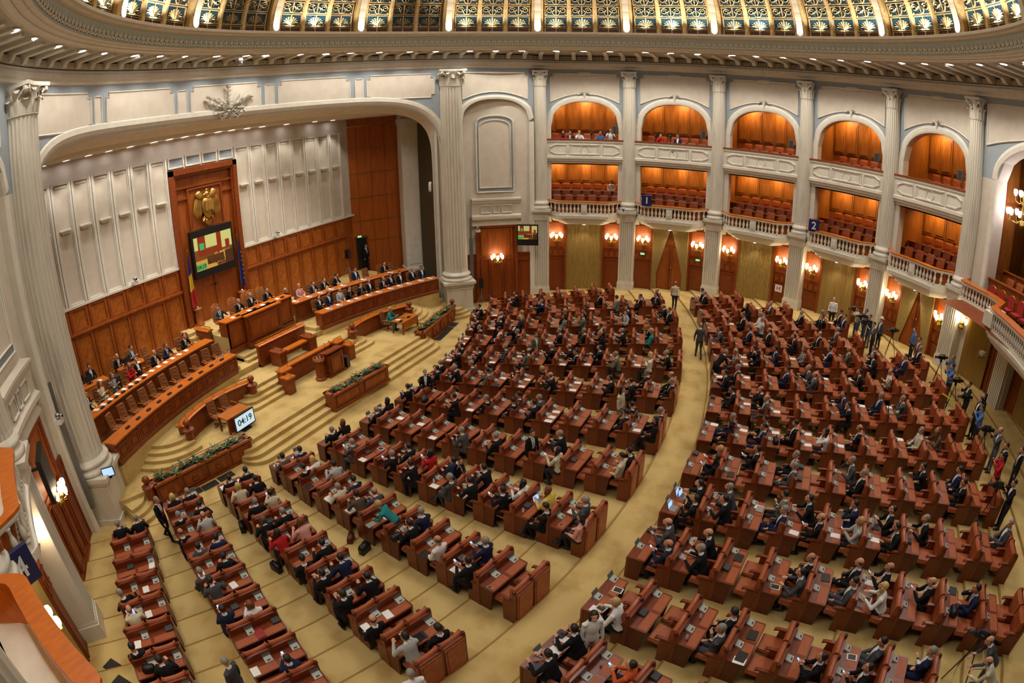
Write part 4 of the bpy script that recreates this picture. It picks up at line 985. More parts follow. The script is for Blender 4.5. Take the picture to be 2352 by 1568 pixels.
dr_ = MB(); a = 32.9; dr_.box(pol(a, 24.98, 3.3), (.82, .04, 2.6), -radians(a)); door_n[0] += 1; d_ = struct('door_%d' % door_n[0], dr_, 'black')
for k, (dx, z, sx, sz) in enumerate(((-.46, 3.35, .1, 2.7), (.46, 3.35, .1, 2.7), (0, 4.68, 1.0, .12))):
    m = MB(); q = pol(a, 24.95, z) + Vector((cos(radians(a)), -sin(radians(a)), 0)) * dx; m.box(q, (sx, .1, sz), -radians(a)); m.obj('door_frame', 'stage_dark', d_)
# stage spots under the arch soffit
k = 0
for x in (-10.0, -8.7, -7.4, -6.2, -4.9, -3.4, -2.4, -1.35, -.3, 1.0, 2.0, 3.2, 4.4, 6.45, 9.04, 10.8):
    k += 1
    e = empty('stage_downlight', (x, 20.75, 13.36)); put('trim_ring', dr, e).scale = (.8, .8, 1); put('lens', dlm, e).scale = (.8, .8, 1)
    tag(e, 'small downlight along the stage ceiling before the white panels, %s from left' % ORD[k - 1], 'ceiling light', 'downlights over the stage wall')
    lamp('SPOT', 'stage_lamp', (x, 20.3, 13.25), 130, WHITE, (x, 21.1, 0), size=.08, spot=1.5, blend=.5)
for k in range(9):
    a = -34 + 9 * k; lamp('SPOT', 'stage_front_lamp', pol(a, 19.75, 13.5), E_STAGE, WHITE, pol(a * .8, 17.5, 1), size=.2, spot=1.7, blend=.7)
# ---- stage platforms
L1, L2, L3, LF, LB, L4 = .75, 1.35, 1.65, 1.85, 2.25, 2.95
BCY = -13.5
def bpol(d, R, z=0.0): a = radians(d); return Vector((R * sin(a), BCY + R * cos(a), z))
def rrect(x0, x1, y0, y1, r, n=6):
    P = [(x0, y1), (x0, y0 + r)] + [(x0 + r - r * cos(pi / 2 * k / n), y0 + r - r * sin(pi / 2 * k / n)) for k in range(1, n + 1)]
    P += [(x1 - r + r * sin(pi / 2 * k / n), y0 + r - r * cos(pi / 2 * k / n)) for k in range(0, n + 1)] + [(x1, y1)]
    return P
plat = MB()
base = [(-13.6, 22), (-13.6, 13.2), (-12.7, 12.75), (-11.6, 12.45), (-6.7, 11.75), (-6.6, 11.45), (6.6, 11.45), (6.7, 11.75), (11.6, 12.45), (12.7, 12.75), (13.6, 13.2), (13.6, 22)]
plat.prism(base, 0.02, L1)
for k in range(3): plat.prism(rrect(-7.35 - .0 + .3 * (2 - k) * 0 - .25 * (3 - k) * 0, 7.35, 10.3 + .385 * k, 12.2, .9 - .1 * k), .05, .10 + .1625 * (k + 1))
struct('stage_floor', plat, 'carpet')
par_in, par_out = (3.85, 14.15), (8.35, 13.4)
def par_arc(s, R=5.55, n=14):
    c = (5.55, 9.1); t0 = atan2(par_in[1] - c[1], par_in[0] - c[0]); t1 = atan2(par_out[1] - c[1], par_out[0] - c[0])
    return [(s * (c[0] + R * cos(lerp(t0, t1, k / n))), c[1] + R * sin(lerp(t0, t1, k / n))) for k in range(n + 1)]
p2 = MB()
oarc = lambda R, a0=-98, a1=8, n=12: [(8.6 + R * cos(radians(lerp(a0, a1, k / n))), 14.9 + R * sin(radians(lerp(a0, a1, k / n)))) for k in range(n + 1)]
half = par_arc(1)[:-1] + oarc(1.5) + [(9.9, 15.8)]
poly = [(-x, y) for x, y in half[::-1]] + [(-3.4, 14.35), (3.4, 14.35)] + half + [(9.9, 22), (-9.9, 22)]
p2.prism(poly, .3, L2)
for k in range(3):                      # steps between the lectern rails and the newels, rounded at the newel
    for s in (-1, 1):
        z = L1 + .15 * (k + 1); x1 = 5.0 - .35 * k; y0 = 13.25 + .34 * k
        P = rrect(1.95, x1, y0, 15.0, .7 - .12 * k); p2.prism([(s * x, y) for x, y in (P if s > 0 else P[::-1])], .3, z)
for k in range(3):                      # steps round the outer newels
    for s in (-1, 1):
        z = L1 + .15 * (k + 1); o = .36 * (3 - k)
        P = oarc(1.5 + o) + [(9.5, 15.8), (8.4, 15.2)]
        p2.prism([(s * x, y) for x, y in (P if s > 0 else P[::-1])], .3, z)
p3 = MB()
arcp = lambda R, d0, d1, n=12: [tuple(bpol(lerp(d0, d1, k / n), R).xy) for k in range(n + 1)]
p3.prism([(-3.25, 16.0), (3.25, 16.0)] + arcp(29.52, 6.4, 23.9) + [(13.2, 14.6), (13.4, 22), (-13.4, 22), (-13.2, 14.6)] + arcp(29.52, -23.9, -6.4), .3, L3)
p3.prism(arcp(29.75, -23.6, -5.6) + [(-2.9, 22), (-13.3, 22), (-13.0, 14.3)], .3, LF); p3.prism([(2.9, 22)] + arcp(29.75, 5.6, 23.6) + [(13.0, 14.3), (13.3, 22)], .3, LF)
p3.prism(arcp(31.6, -22.4, -5.3) + [(-2.5, 22), (-13.3, 22), (-12.9, 15.9)], .3, LB); p3.prism([(2.5, 22)] + arcp(31.6, 5.3, 22.4) + [(12.9, 15.9), (13.3, 22)], .3, LB)
for k in range(3):                       # short flights up to the presidium
    for s in (-1, 1): x0, x1 = sorted((s * 2.46, s * 3.15)); p3.bbox(x0, x1, 19.0 + .42 * k, 20.29, 1.2, LB + .175 * (k + 1))
    p3.bbox(-2.15, 2.15, 16.35 + .33 * k, 17.6, 1.2, L3 + .15 * (k + 1)) if k < 2 else None
p3.bbox(-2.45, 2.45, 17.35, 21.4, 1.2, L4)
p3.bbox(-3.0, -2.45, 20.3, 21.4, 1.2, L4); p3.bbox(2.45, 3.0, 20.3, 21.4, 1.2, L4)
struct('stage_terrace', p2, 'carpet'); struct('stage_upper_floor', p3, 'carpet')
fs = MB()                                # winding steps by the column pedestals and steps up beside the benches
for s in (-1, 1):
    for k in range(3):
        o = .42 * (3 - k); P = [(12.55 + (.45 + o * .8) * cos(radians(t)), 12.75 + (.35 + o * .75) * sin(radians(t))) for t in frange(165, 285, 10)] + [(12.7, 13.5), (11.9, 13.4)]
        fs.prism([(s * x, y) for x, y in (P if s > 0 else P[::-1])], .0, .1 + .1625 * (k + 1))
    for k in range(4):
        x0, x1 = sorted((s * 12.0, s * 12.72)); fs.bbox(x0, x1, 13.6 + .42 * k, 16.5, .3, L1 + .225 * (k + 1))
struct('stage_steps', fs, 'carpet')
# ---- curved benches, panelled fronts
def bench(name, s, R, d0, d1, zb, zt, label, npan):
    e = empty(name, bpol(s * (d0 + d1) / 2, R, zb)); tag(e, label, 'bench'); L = e.location
    def ob(nm, prof, mt, dd=0, n=28):
        m = MB(); m.loft([[bpol(s * lerp(d0 - dd, d1 + dd, k / n), R + q, z) - L for q, z in prof] for k in range(n + 1)], True); return m.obj(nm, mt, e)
    h = zt - zb
    ob('front', [(.06, zb), (.06, zt - .06), (.16, zt - .06), (.16, zb)], 'stage_dark')
    ob('top', [(-.03, zt - .06), (-.05, zt - .03), (-.03, zt), (.62, zt), (.62, zt - .06)], 'bench_top', .05)
    ob('plinth', [(.0, zb), (.0, zb + .14), (.03, zb + .17), (.1, zb + .17), (.1, zb)], 'stage_dark')
    ob('moulding', [(.02, zt - .16), (-.01, zt - .08), (.02, zt - .06), (.08, zt - .06), (.08, zt - .16)], 'stage_dark')
    w = radians(d1 - d0) * R / npan
    me = panel_mesh(w * .8, h - .42, .05, .07, 'stage_dark', 'stage_wood', 'front_panel'); pm = MB(); pm.bbox(-.05, .05, -.05, 0, 0, h - .36); pil = pm.mesh('pilaster', 'stage_dark')
    pc = MB(); pc.bbox(-w * .22, w * .22, -.045, 0, 0, h - .68); pcm = pc.mesh('raised_field', 'stage_dark')
    for k in range(npan):
        d = s * lerp(d0, d1, (k + .5) / npan); q = put('front_panel', me, e, bpol(d, R + .06, zb + .2) - L); q.rotation_euler = (0, 0, -radians(d)); f = put('raised_field', pcm, q, (0, -.01, .13))
    for k in range(npan + 1):
        d = s * lerp(d0, d1, k / npan); q = put('pilaster', pil, e, bpol(d, R + .06, zb + .17) - L); q.rotation_euler = (0, 0, -radians(d))
    for d in (d0, d1):
        m = MB(); P = [bpol(s * d, R + q, 0) - L for q in (.05, .55)]; c = (P[0] + P[1]) / 2; m.box((c.x, c.y, (zt - .06 - zb) / 2), (.08, .52, zt - .06 - zb), -radians(s * d)); m.obj('end_panel', 'stage_dark', e)
    return e
for s, nm in ((-1, 'left'), (1, 'right')):
    bench('curved_bench', s, 29.5, 6.35, 23.85, L3 + .02, 2.65, 'long curved wooden front bench with panelled face on the %s of the rostrum' % nm, 11)
    bench('curved_bench', s, 31.5, 5.75, 21.95, LF, 3.05, 'long curved wooden rear bench with panelled face on the %s of the rostrum' % nm, 10)
# ---- presidium desk
pd = empty('presidium_desk', (0, 17.3, 2.05)); tag(pd, 'tall straight wooden presidium desk with panelled front before the big screen', 'desk')
m = MB(); m.bbox(-2.4, 2.4, .05, .3, 0, 1.68); m.bbox(-1.25, 1.25, -.25, .1, 0, 1.68); m.obj('front', 'stage_dark', pd)
m = MB(); m.bbox(-2.48, 2.48, -.02, .75, 1.68, 1.75); m.bbox(-1.32, 1.32, -.32, .2, 1.68, 1.75); m.obj('top', 'bench_top', pd)
m = MB(); m.bbox(-2.46, 2.46, -.02, .3, 0, .28); m.bbox(-1.31, 1.31, -.31, .2, 0, .28); m.obj('plinth', 'stage_dark', pd)
for x in (-2.38, 2.38):
    m = MB(); m.bbox(x - .06, x + .06, .05, .7, 0, 1.68); m.obj('end_panel', 'stage_dark', pd)
put('front_panel', panel_mesh(2.3, 1.2, .06, .12, 'stage_dark', 'stage_wood', 'front_panel'), pd, (0, -.25, .36))
for x in (-1.83, 1.83): put('front_panel', panel_mesh(1.0, 1.2, .06, .1, 'stage_dark', 'stage_wood', 'front_panel'), pd, (x, .05, .36))
# ---- brass railed fronts
def railing(name, pts, zb, zt, label, brass=True, closed_top=True):
    """low panelled parapet along pts with a wooden coping and a brass rail on posts"""
    c = Vector((sum(p[0] for p in pts) / len(pts), sum(p[1] for p in pts) / len(pts), zb)); e = empty(name, c); tag(e, label, 'parapet')
    P = [Vector((x, y, 0)) - Vector((c.x, c.y, 0)) for x, y in pts]; N = []
    for i in range(len(P)):
        t = (P[min(i + 1, len(P) - 1)] - P[max(i - 1, 0)]).normalized(); N.append(Vector((-t.y, t.x, 0)))
    def sw(nm, prof, mt):
        m = MB(); m.loft([[p + n * q + Vector((0, 0, z)) for q, z in prof] for p, n in zip(P, N)], True); return m.obj(nm, mt, e)
    h = zt - zb
    sw('panelled_face', [(-.09, 0), (-.09, h - .08), (.09, h - .08), (.09, 0)], 'stage_dark')
    sw('coping', [(-.2, h - .08), (-.22, h - .03), (-.16, h), (.16, h), (.22, h - .03), (.2, h - .08)], 'bench_top')
    sw('skirting', [(-.13, 0), (-.13, .12), (.13, .12), (.13, 0)], 'stage_dark')
    if brass:
        m = MB(); m.tube([p + Vector((0, 0, h + .16)) for p in P], .022, 6); m.obj('brass_rail', 'brass', e)
        for i in range(0, len(P), max(1, len(P) // 6)):
            m = MB(); m.lathe((P[i].x, P[i].y, h), [(.03, 0), (.014, .03), (.014, .15)], 6); m.obj('rail_post', 'brass', e)
    return e
def newel(x, y, zb, zt, label, r=.22):
    e = empty('newel_post', (x, y, zb)); h = zt - zb; tag(e, label, 'post')
    m = MB(); m.lathe((0, 0, 0), [(r * 1.1, 0), (r * 1.1, .1), (r * .92, .14), (r * .92, h - .55), (r * 1.25, h - .5), (r * 1.3, h - .42), (r * .9, h - .38), (r * .5, h - .34)], 8); m.obj('shaft', 'stage_dark', e)
    m = MB(); m.smooth = True; m.lathe((0, 0, h - .36), [(.06, 0), (.05, .05), (.12, .1), (.165, .18), (.17, .24), (.13, .32), (.05, .36), (.01, .365)], 12); m.obj('finial_ball', 'stage_dark', e)
for s, nm in ((-1, 'left'), (1, 'right')):
    railing('curved_parapet', par_arc(s), L1, 1.78, 'curved wooden parapet with brass rail in front of the %s benches' % nm)
    newel(s * 3.85, 14.15, L1, 2.08, 'wooden newel with ball finial at the inner end of the %s parapet' % nm)
    newel(s * 8.38, 13.38, L1, 2.08, 'wooden newel with ball finial at the outer end of the %s parapet' % nm)
    newel(s * 11.6, 12.3, 0.1, 1.42, 'wooden newel with ball finial at the outer end of the %s planter' % nm)
    railing('stair_rail', [(s * 2.55, 18.75), (s * 2.6, 19.2), (s * 2.6, 20.1)], LB, 3.25, 'short wooden stair rail %s of the presidium desk' % nm)
railing('rostrum_rail', [(x, 15.9) for x in frange(-1.75, 1.75, 6)], L2, 2.55, 'straight wooden parapet with brass rail in front of the presidium desk')
lec = empty('lectern_enclosure', (0, 13.6, L1)); tag(lec, 'low wooden enclosure wall with brass-railed wings behind the lectern', 'parapet')
def lbox(nm, x0, x1, y0, y1, z0, z1, mt='stage_dark'):
    m = MB(); m.bbox(x0, x1, y0 - 13.6, y1 - 13.6, z0 - L1, z1 - L1); return m.obj(nm, mt, lec)
lbox('back_wall', -2.0, 2.0, 13.95, 14.12, L1, 1.62); lbox('coping', -2.02, 2.02, 13.88, 14.2, 1.62, 1.7, 'bench_top')
for s in (-1, 1):
    x0, x1 = sorted((s * 1.75, s * 2.35)); lbox('wing', x0, x1, 13.5, 13.9, L1, 1.72); lbox('wing_top', x0 - .05, x1 + .05, 13.42, 13.96, 1.72, 1.8, 'bench_top')
    x0, x1 = sorted((s * 2.1, s * 2.55)); lbox('wing', x0, x1, 12.95, 13.4, L1, 1.55); lbox('wing_top', x0 - .05, x1 + .05, 12.88, 13.46, 1.55, 1.63, 'bench_top')
    for (xa, ya, xb, yb, z) in ((s * 1.75, 13.7, s * 2.35, 13.7, 1.8), (s * 2.3, 12.95, s * 2.3, 13.4, 1.63)):
        m = MB(); m.tube([(xa, ya - 13.6, z - L1), (xa, ya - 13.6, z - L1 + .15), (xb, yb - 13.6, z - L1 + .15), (xb, yb - 13.6, z - L1)], .02, 6); m.obj('brass_rail', 'brass', lec)
ck = empty('clerk_table', (.1, 15.1, L2 - .02)); tag(ck, 'wooden clerk table with solid ends and brass rails behind the lectern enclosure', 'table')
m = MB(); m.bbox(-1.0, 1.0, -.22, .22, .6, .68); m.obj('top', 'bench_top', ck)
for s in (-1, 1):
    m = MB(); m.bbox(s * 1.15 - .22, s * 1.15 + .22, -.4, .4, 0, .74); m.bbox(s * 1.15 - .27, s * 1.15 + .27, -.45, .45, .74, .82); m.obj('end_pedestal', 'stage_dark', ck)
    m = MB(); m.tube([(s * 1.15, -.3, .82), (s * 1.15, -.3, .97), (s * 1.15, .3, .97), (s * 1.15, .3, .82)], .02, 6); m.obj('brass_rail', 'brass', ck)
# lectern with side stand
le = empty('lectern', (.45, 12.75, L1)); tag(le, 'dark wooden speaker lectern with sloping top at the centre of the rostrum', 'lectern')
m = MB(); m.bbox(-.5, .62, -.28, .3, 0, 1.12); m.obj('body', 'stage_dark', le)
m = MB(); m.loft([[(x, y, z) for x, y in ((-.58, -.36), (.7, -.36), (.7, .38), (-.58, .38))] for z in (0, .1)]); m.obj('plinth', 'stage_dark', le)
m = MB(); m.add([(-.6, -.36, 1.26), (.72, -.36, 1.26), (.72, .36, 1.1), (-.6, .36, 1.1), (-.6, -.36, 1.34), (.72, -.36, 1.34), (.72, .36, 1.18), (-.6, .36, 1.18)], [(3, 2, 1, 0), (4, 5, 6, 7), (0, 1, 5, 4), (1, 2, 6, 5), (2, 3, 7, 6), (3, 0, 4, 7)]); m.obj('sloping_top', 'stage_dark', le)
put('front_panel', panel_mesh(.9, .85, .05, .09, 'stage_dark', 'stage_wood', 'front_panel'), le, (.06, -.28, .16))
for x in (-.1, .25):
    m = MB(); m.tube([(x, .25, 1.2), (x, .25, 1.4), (x + .04, .32, 1.55)], .012, 5); m.ball((x + .04, .33, 1.57), .03, 6, 4); m.obj('microphone', 'black', le)
ss = empty('side_stand', (-.42, 12.8, L1)); tag(ss, 'small wooden stand with a galleried top for water beside the lectern', 'stand')
m = MB(); m.lathe((0, 0, 0), [(.3, 0), (.3, .1), (.24, .14), (.24, .95), (.32, 1.0), (.32, 1.05)], 8); m.obj('body', 'stage_dark', ss)
m = MB()
for k in range(10): m.box((.28 * cos(k * pi / 5), .28 * sin(k * pi / 5), 1.1), (.02, .02, .1))
m.lathe((0, 0, 1.14), [(.27, 0), (.3, 0), (.3, .02), (.27, .02)], 10, False); m.obj('gallery', 'bench_top', ss)
# ---- planters with foliage
def planter(x0, y0, x1, y1, zb, zt, dep, npan, label, plabel, seed, balls=False, rail=True):
    L = hypot(x1 - x0, y1 - y0); an = atan2(y1 - y0, x1 - x0); c = ((x0 + x1) / 2, (y0 + y1) / 2, zb)
    e = empty('planter_box', c, an); tag(e, label, 'planter'); h = zt - zb
    m = MB(); m.bbox(-L / 2, L / 2, -dep / 2, dep / 2, 0, h - .08); m.obj('box', 'stage_dark', e)
    m = MB()
    for a, b, cc, d in ((-L / 2 - .06, L / 2 + .06, -dep / 2 - .06, -dep / 2 + .1), (-L / 2 - .06, L / 2 + .06, dep / 2 - .1, dep / 2 + .06), (-L / 2 - .06, -L / 2 + .12, -dep / 2, dep / 2), (L / 2 - .12, L / 2 + .06, -dep / 2, dep / 2)): m.bbox(a, b, cc, d, h - .1, h)
    m.obj('coping', 'stage_wood', e)
    m = MB(); m.bbox(-L / 2 - .04, L / 2 + .04, -dep / 2 - .05, dep / 2 + .05, 0, .14); m.obj('plinth', 'stage_dark', e)
    m = MB(); m.bbox(-L / 2 + .12, L / 2 - .12, -dep / 2 + .1, dep / 2 - .1, h - .12, h - .05); m.obj('soil', 'soil', e)
    w = L / npan
    for k in range(npan):
        x = -L / 2 + w * (k + .5); put('front_panel', panel_mesh(w * .84, h - .34, .04, .07, 'stage_dark', 'stage_wood', 'front_panel'), e, (x, -dep / 2, .18))
        if npan > 2:
            q = MB(); q.loft([[(x + r * cos(t), -dep / 2 - d, h * .5 + r * sin(t)) for t in frange(0, 2 * pi, 12)[:-1]] for r, d in ((.15, .01), (.15, .05), (.11, .07), (.06, .05))]); q.obj('medallion', 'stage_dark', e)
    if rail:
        m = MB(); m.tube([(-L / 2 + .2, dep / 2 - .04, h), (-L / 2 + .2, dep / 2 - .04, h + .14), (L / 2 - .2, dep / 2 - .04, h + .14), (L / 2 - .2, dep / 2 - .04, h)], .018, 5); m.obj('brass_rail', 'brass', e)
    r = random.Random(seed); n = max(5, int(L * 1.7))
    for k in range(n):
        px = -L / 2 + .25 + (L - .5) * (k + .5) / n + r.uniform(-.08, .08); py = r.uniform(-dep / 4, dep / 4)
        p = Matrix.Rotation(an, 4, 'Z') @ Vector((px, py, h - .07)) + Vector(c)
        t = empty('potted_plant', p, r.uniform(0, 6.3)); tag(t, 'green leafy plant, %s from left in the %s' % (ORD[k], plabel), 'plant', 'leafy plants in the planters')
        nl = r.randint(10, 14)
        for q in range(nl):
            a = 2 * pi * q / nl + r.uniform(-.3, .3); Lf = r.uniform(.28, .5); wd = r.uniform(.035, .065); el = r.uniform(.35, 1.25)
            m = MB(); pts = []
            for u in (0, .35, .7, 1): 
                e2 = el - 1.1 * u * u; pts.append((Lf * u * cos(e2) , Lf * u * sin(el) * (1 - .35 * u)))
            W = (.3, 1, .8, .05)
            rows_ = [[(cos(a) * d - sin(a) * wd * w_ * s_, sin(a) * d + cos(a) * wd * w_ * s_, z + (.012 if s_ else 0)) for s_ in (-1, 0, 1)] for (d, z), w_ in zip(pts, W)]
            m.loft(rows_, False); m.obj('leaf', 'plant_pale' if r.random() < .4 else 'plant', t)
    return e
planter(-11.35, 12.3, -6.64, 11.55, .08, 1.0, .55, 4, 'long wooden planter with medallions left of the front steps', 'left planter', 1)
planter(6.64, 11.55, 11.35, 12.3, .08, 1.0, .55, 4, 'long wooden planter with medallions right of the front steps', 'right planter', 2)
planter(-2.1, 10.75, 1.75, 10.45, .3, 1.15, .6, 2, 'wooden planter standing on the front steps before the lectern', 'centre planter', 3, rail=False)
mat('term_grey', rgb(176, 176, 166), .5)
# ================================================================= SEATING: two-seat desks in files that fan out from the rostrum
AI, AO, LATD = 4.338, 3.0284, -.22
R0I = {-6: 30.86, -5: 29.86, -4: 30.03, -3: 30.15, -2: 30.26, -1: 30.35, 0: 30.4, 1: 30.35, 2: 30.26, 3: 30.13, 4: 30.03, 5: 29.83, 6: 30.79}
NI = {k: 10 for k in range(-5, 6)}; NI[-6] = 9; NI[6] = 7
ENDI = {k: 42.0 for k in range(-4, 5)}; ENDI.update({5: 41.6, -5: 41.6, 6: 38.85, -6: 41.47})
NO = {-5: 7, -4: 7, -3: 9, -2: 9, -1: 9, 0: 9, 1: 9, 2: 9, 3: 9, 4: 7, 5: 7, 6: 5, 7: 3}
ENDO = {-5: 52.2, -4: 52.2, -3: 54.7, -2: 54.7, -1: 54.7, 0: 54.7, 1: 54.7, 2: 54.6, 3: 54.55, 4: 51.75, 5: 51.7, 6: 49.0, 7: 46.55}
def rows_of(b, k):
    if b == 'i': n, a, e = NI[k], R0I[k], ENDI[k]
    else: n, a, e = NO[k], 43.5, ENDO[k]
    return [a + (e - a) * j / n for j in range(n + 1)]
def ang(b, k): return (AI if b == 'i' else AO) * k
def slot(b, k, r, x=0.0, y=0.0, z=0.0):
    """point at local (x, y) of the file: x along the row, y towards the rostrum, from radius r"""
    a = radians(ang(b, k)); rr = r - y; l = x + LATD
    return Vector((FX + rr * sin(a) + l * cos(a), FY - rr * cos(a) + l * sin(a), KS * (r - 28) + z))
def slot_rz(b, k): return radians(ang(b, k))
def mk(fn, name, mats):
    m = MB(); fn(m); return m.mesh(name, mats)
def rounded(m, x0, x1, y0, y1, z0, z1, r=.07, n=4):
    P = []
    for cx, cy, a0 in ((x1 - r, y1 - r, 0), (x0 + r, y1 - r, 1), (x0 + r, y0 + r, 2), (x1 - r, y0 + r, 3)):
        for k in range(n + 1): a = (a0 + k / n) * pi / 2; P.append((cx + r * cos(a), cy + r * sin(a)))
    m.prism(P, z0, z1)
def f_top(m):
    m.mi = 0; rounded(m, -.73, .73, -.38, .12, .735, .78, .06); m.mi = 1
    for x0, x1 in ((-.67, -.05), (.05, .67)): m.bbox(x0, x1, -.35, -.12, .78, .784)
desk_top = mk(f_top, 'desk_top', ['desk_wood', 'desk_pad'])
front_panel = mk(lambda m: (m.bbox(-.72, .72, .08, .16, -.22, .74), m.bbox(-.65, .65, .16, .175, .1, .62)), 'front_panel', 'desk_wood')
def f_side(m):
    m.loft([[(x, y, z) for y, z in ((.1, -.22), (-.22, -.22), (-.32, .6), (-.35, .735), (.1, .735))] for x in (-.03, .03)])
side_panel = mk(f_side, 'side_panel', 'desk_dark')
shelf = mk(lambda m: m.bbox(-.68, .68, -.3, .08, .56, .58), 'shelf', 'desk_dark')
def f_back(m):
    rows_ = []
    n = 10
    prof = lambda x: 1.05 + .045 * (2 * x / .66) ** 2 + (.03 if abs(x) > .3 else 0)
    for k in range(n + 1):
        x = -.325 + .65 * k / n; zt = prof(x)
        rows_.append([(x, .17, .42), (x, .17, zt - .04), (x, .2, zt), (x, .27, zt), (x, .31, zt - .05), (x, .33, .72), (x, .30, .42)])
    m.smooth = False; m.loft(rows_)
backrest = mk(f_back, 'backrest', 'leather')
seat_me = mk(lambda m: (m.loft([[(x, y, z) for x, y in ((-.3, .3), (.3, .3), (.29, .84), (-.29, .84))] for z in (.36, .44)]), m.loft([[(x * (1 - .06 * t), y, .44 + .04 * t) for x, y in ((-.29, .32), (.29, .32), (.28, .82), (-.28, .82))] for t in (0, 1)])), 'seat', 'leather')
def f_arm(m):
    m.loft([[(x, y, z) for x, z in ((-.045, zz), (.045, zz), (.045, zz + .05), (-.045, zz + .05))] for y, zz in ((.16, .70), (.42, .69), (.58, .67), (.64, .63))])
arm = mk(f_arm, 'armrest', 'desk_wood')
sidec = mk(lambda m: m.loft([[(x, y, z) for y, z in ((.16, -.22), (.5, -.22), (.52, .4), (.5, .66), (.16, .68))] for x in (-.035, .035)]), 'chair_side', 'desk_wood')
back_board = mk(lambda m: m.bbox(-.73, .73, .1, .19, -.22, 1.0), 'back_board', 'desk_wood')
back_panel = mk(lambda m: (m.bbox(-.31, .31, .075, .1, -.1, .95), m.bbox(-.25, .25, .06, .08, .0, .88)), 'back_panel', 'leather')
back_knob = mk(lambda m: m.lathe((0, .16, .99), [(.05, 0), (.06, .04), (.04, .1), (.01, .12)], 8), 'cap', 'desk_dark')
term_base = mk(lambda m: (m.loft([[(x, y, z) for x, y in ((-.11, -.1), (.11, -.1), (.11, .08), (-.11, .08))] for z in (.78,)] + [[(-.105, -.095, .8), (.105, -.095, .8), (.105, .075, .84), (-.105, .075, .84)]])), 'voting_terminal', ['term_grey'])
term_scr = mk(lambda m: (setattr(m, 'mi', 0), m.loft([[(-.12, .07, .83), (.12, .07, .83), (.12, .09, .83), (-.12, .09, .83)], [(-.12, .12, .97), (.12, .12, .97), (.12, .14, .97), (-.12, .14, .97)]]), setattr(m, 'mi', 1), m.add([(-.05, -.07, .8145), (.05, -.07, .8145), (.05, -.035, .822), (-.05, -.035, .822)], [(0, 1, 2, 3)])), 'flip_screen', ['mid_grey', 'black'])
term_closed = mk(lambda m: m.loft([[(x, y, z) for x, y in ((-.12, -.1), (.12, -.1), (.12, .09), (-.12, .09))] for z in (.78, .82)] + [[(-.11, -.09, .835), (.11, -.09, .835), (.11, .08, .865), (-.11, .08, .865)]]), 'voting_terminal', ['dark_grey'])
def f_logo(m): m.bbox(-.07, .07, .175, .18, .1, .14)
rt_ = random.Random(11)
FILE_I = {k: ORD[k + 6] for k in NI}; FILE_O = {k: ORD[k + 5] for k in NO}
def desk_unit(b, k, j, R):
    n = len(R) - 1; r = R[j]
    first, last = j == 0, j == n
    nm = 'double_desk' if not last else 'end_bench'
    e = empty(nm, slot(b, k, r), slot_rz(b, k))
    blk, fl_ = ('inner', FILE_I[k]) if b == 'i' else ('outer', FILE_O[k])
    if last: lab = 'two-seat leather bench closing the %s file from the left, %s block' % (fl_, blk)
    elif first: lab = 'front two-seat desk without seats, %s file from the left, %s block' % (fl_, blk)
    else: lab = 'two-seat desk with leather backrests, row %s of the %s file, %s block' % (ORD[j].split('-')[-1] if False else ORD[j], fl_, blk)
    tag(e, lab, 'bench' if last else 'desk', '%s block desks' % blk)
    if not last:
        put('desk_top', desk_top, e); put('shelf', shelf, e)
        for x in (-.69, 0, .69): put('side_panel', side_panel, e, (x, 0, 0))
        far = hypot(slot(b, k, r).x + 19.5, slot(b, k, r).y + 7) > 33
        for x in (-.18, .58):
            if rt_.random() < (.55 if far else .17): put('voting_terminal', term_closed, e, (x, .0, 0))
            else:
                t = put('voting_terminal', term_base, e, (x, .0, 0)); put('flip_screen', term_scr, t)
    if last:
        for x in (-.36, .36): put('back_panel', back_panel, e, (x, 0, 0))
    if first: put('front_panel', front_panel, e)
    else:
        put('back_board', back_board, e)
        for x in (-.7, 0, .7): put('cap', back_knob, e, (x, 0, 0))
        for x in (-.36, .36): put('backrest', backrest, e, (x, 0, 0)); put('seat', seat_me, e, (x, 0, 0))
        for x in (-.69, 0, .69): put('armrest', arm, e, (x, 0, 0)); put('chair_side', sidec, e, (x, 0, 0))
    return e
for k in NI:
    R = rows_of('i', k)
    for j in range(len(R)): desk_unit('i', k, j, R)
for k in NO:
    R = rows_of('o', k)
    for j in range(len(R)): desk_unit('o', k, j, R)
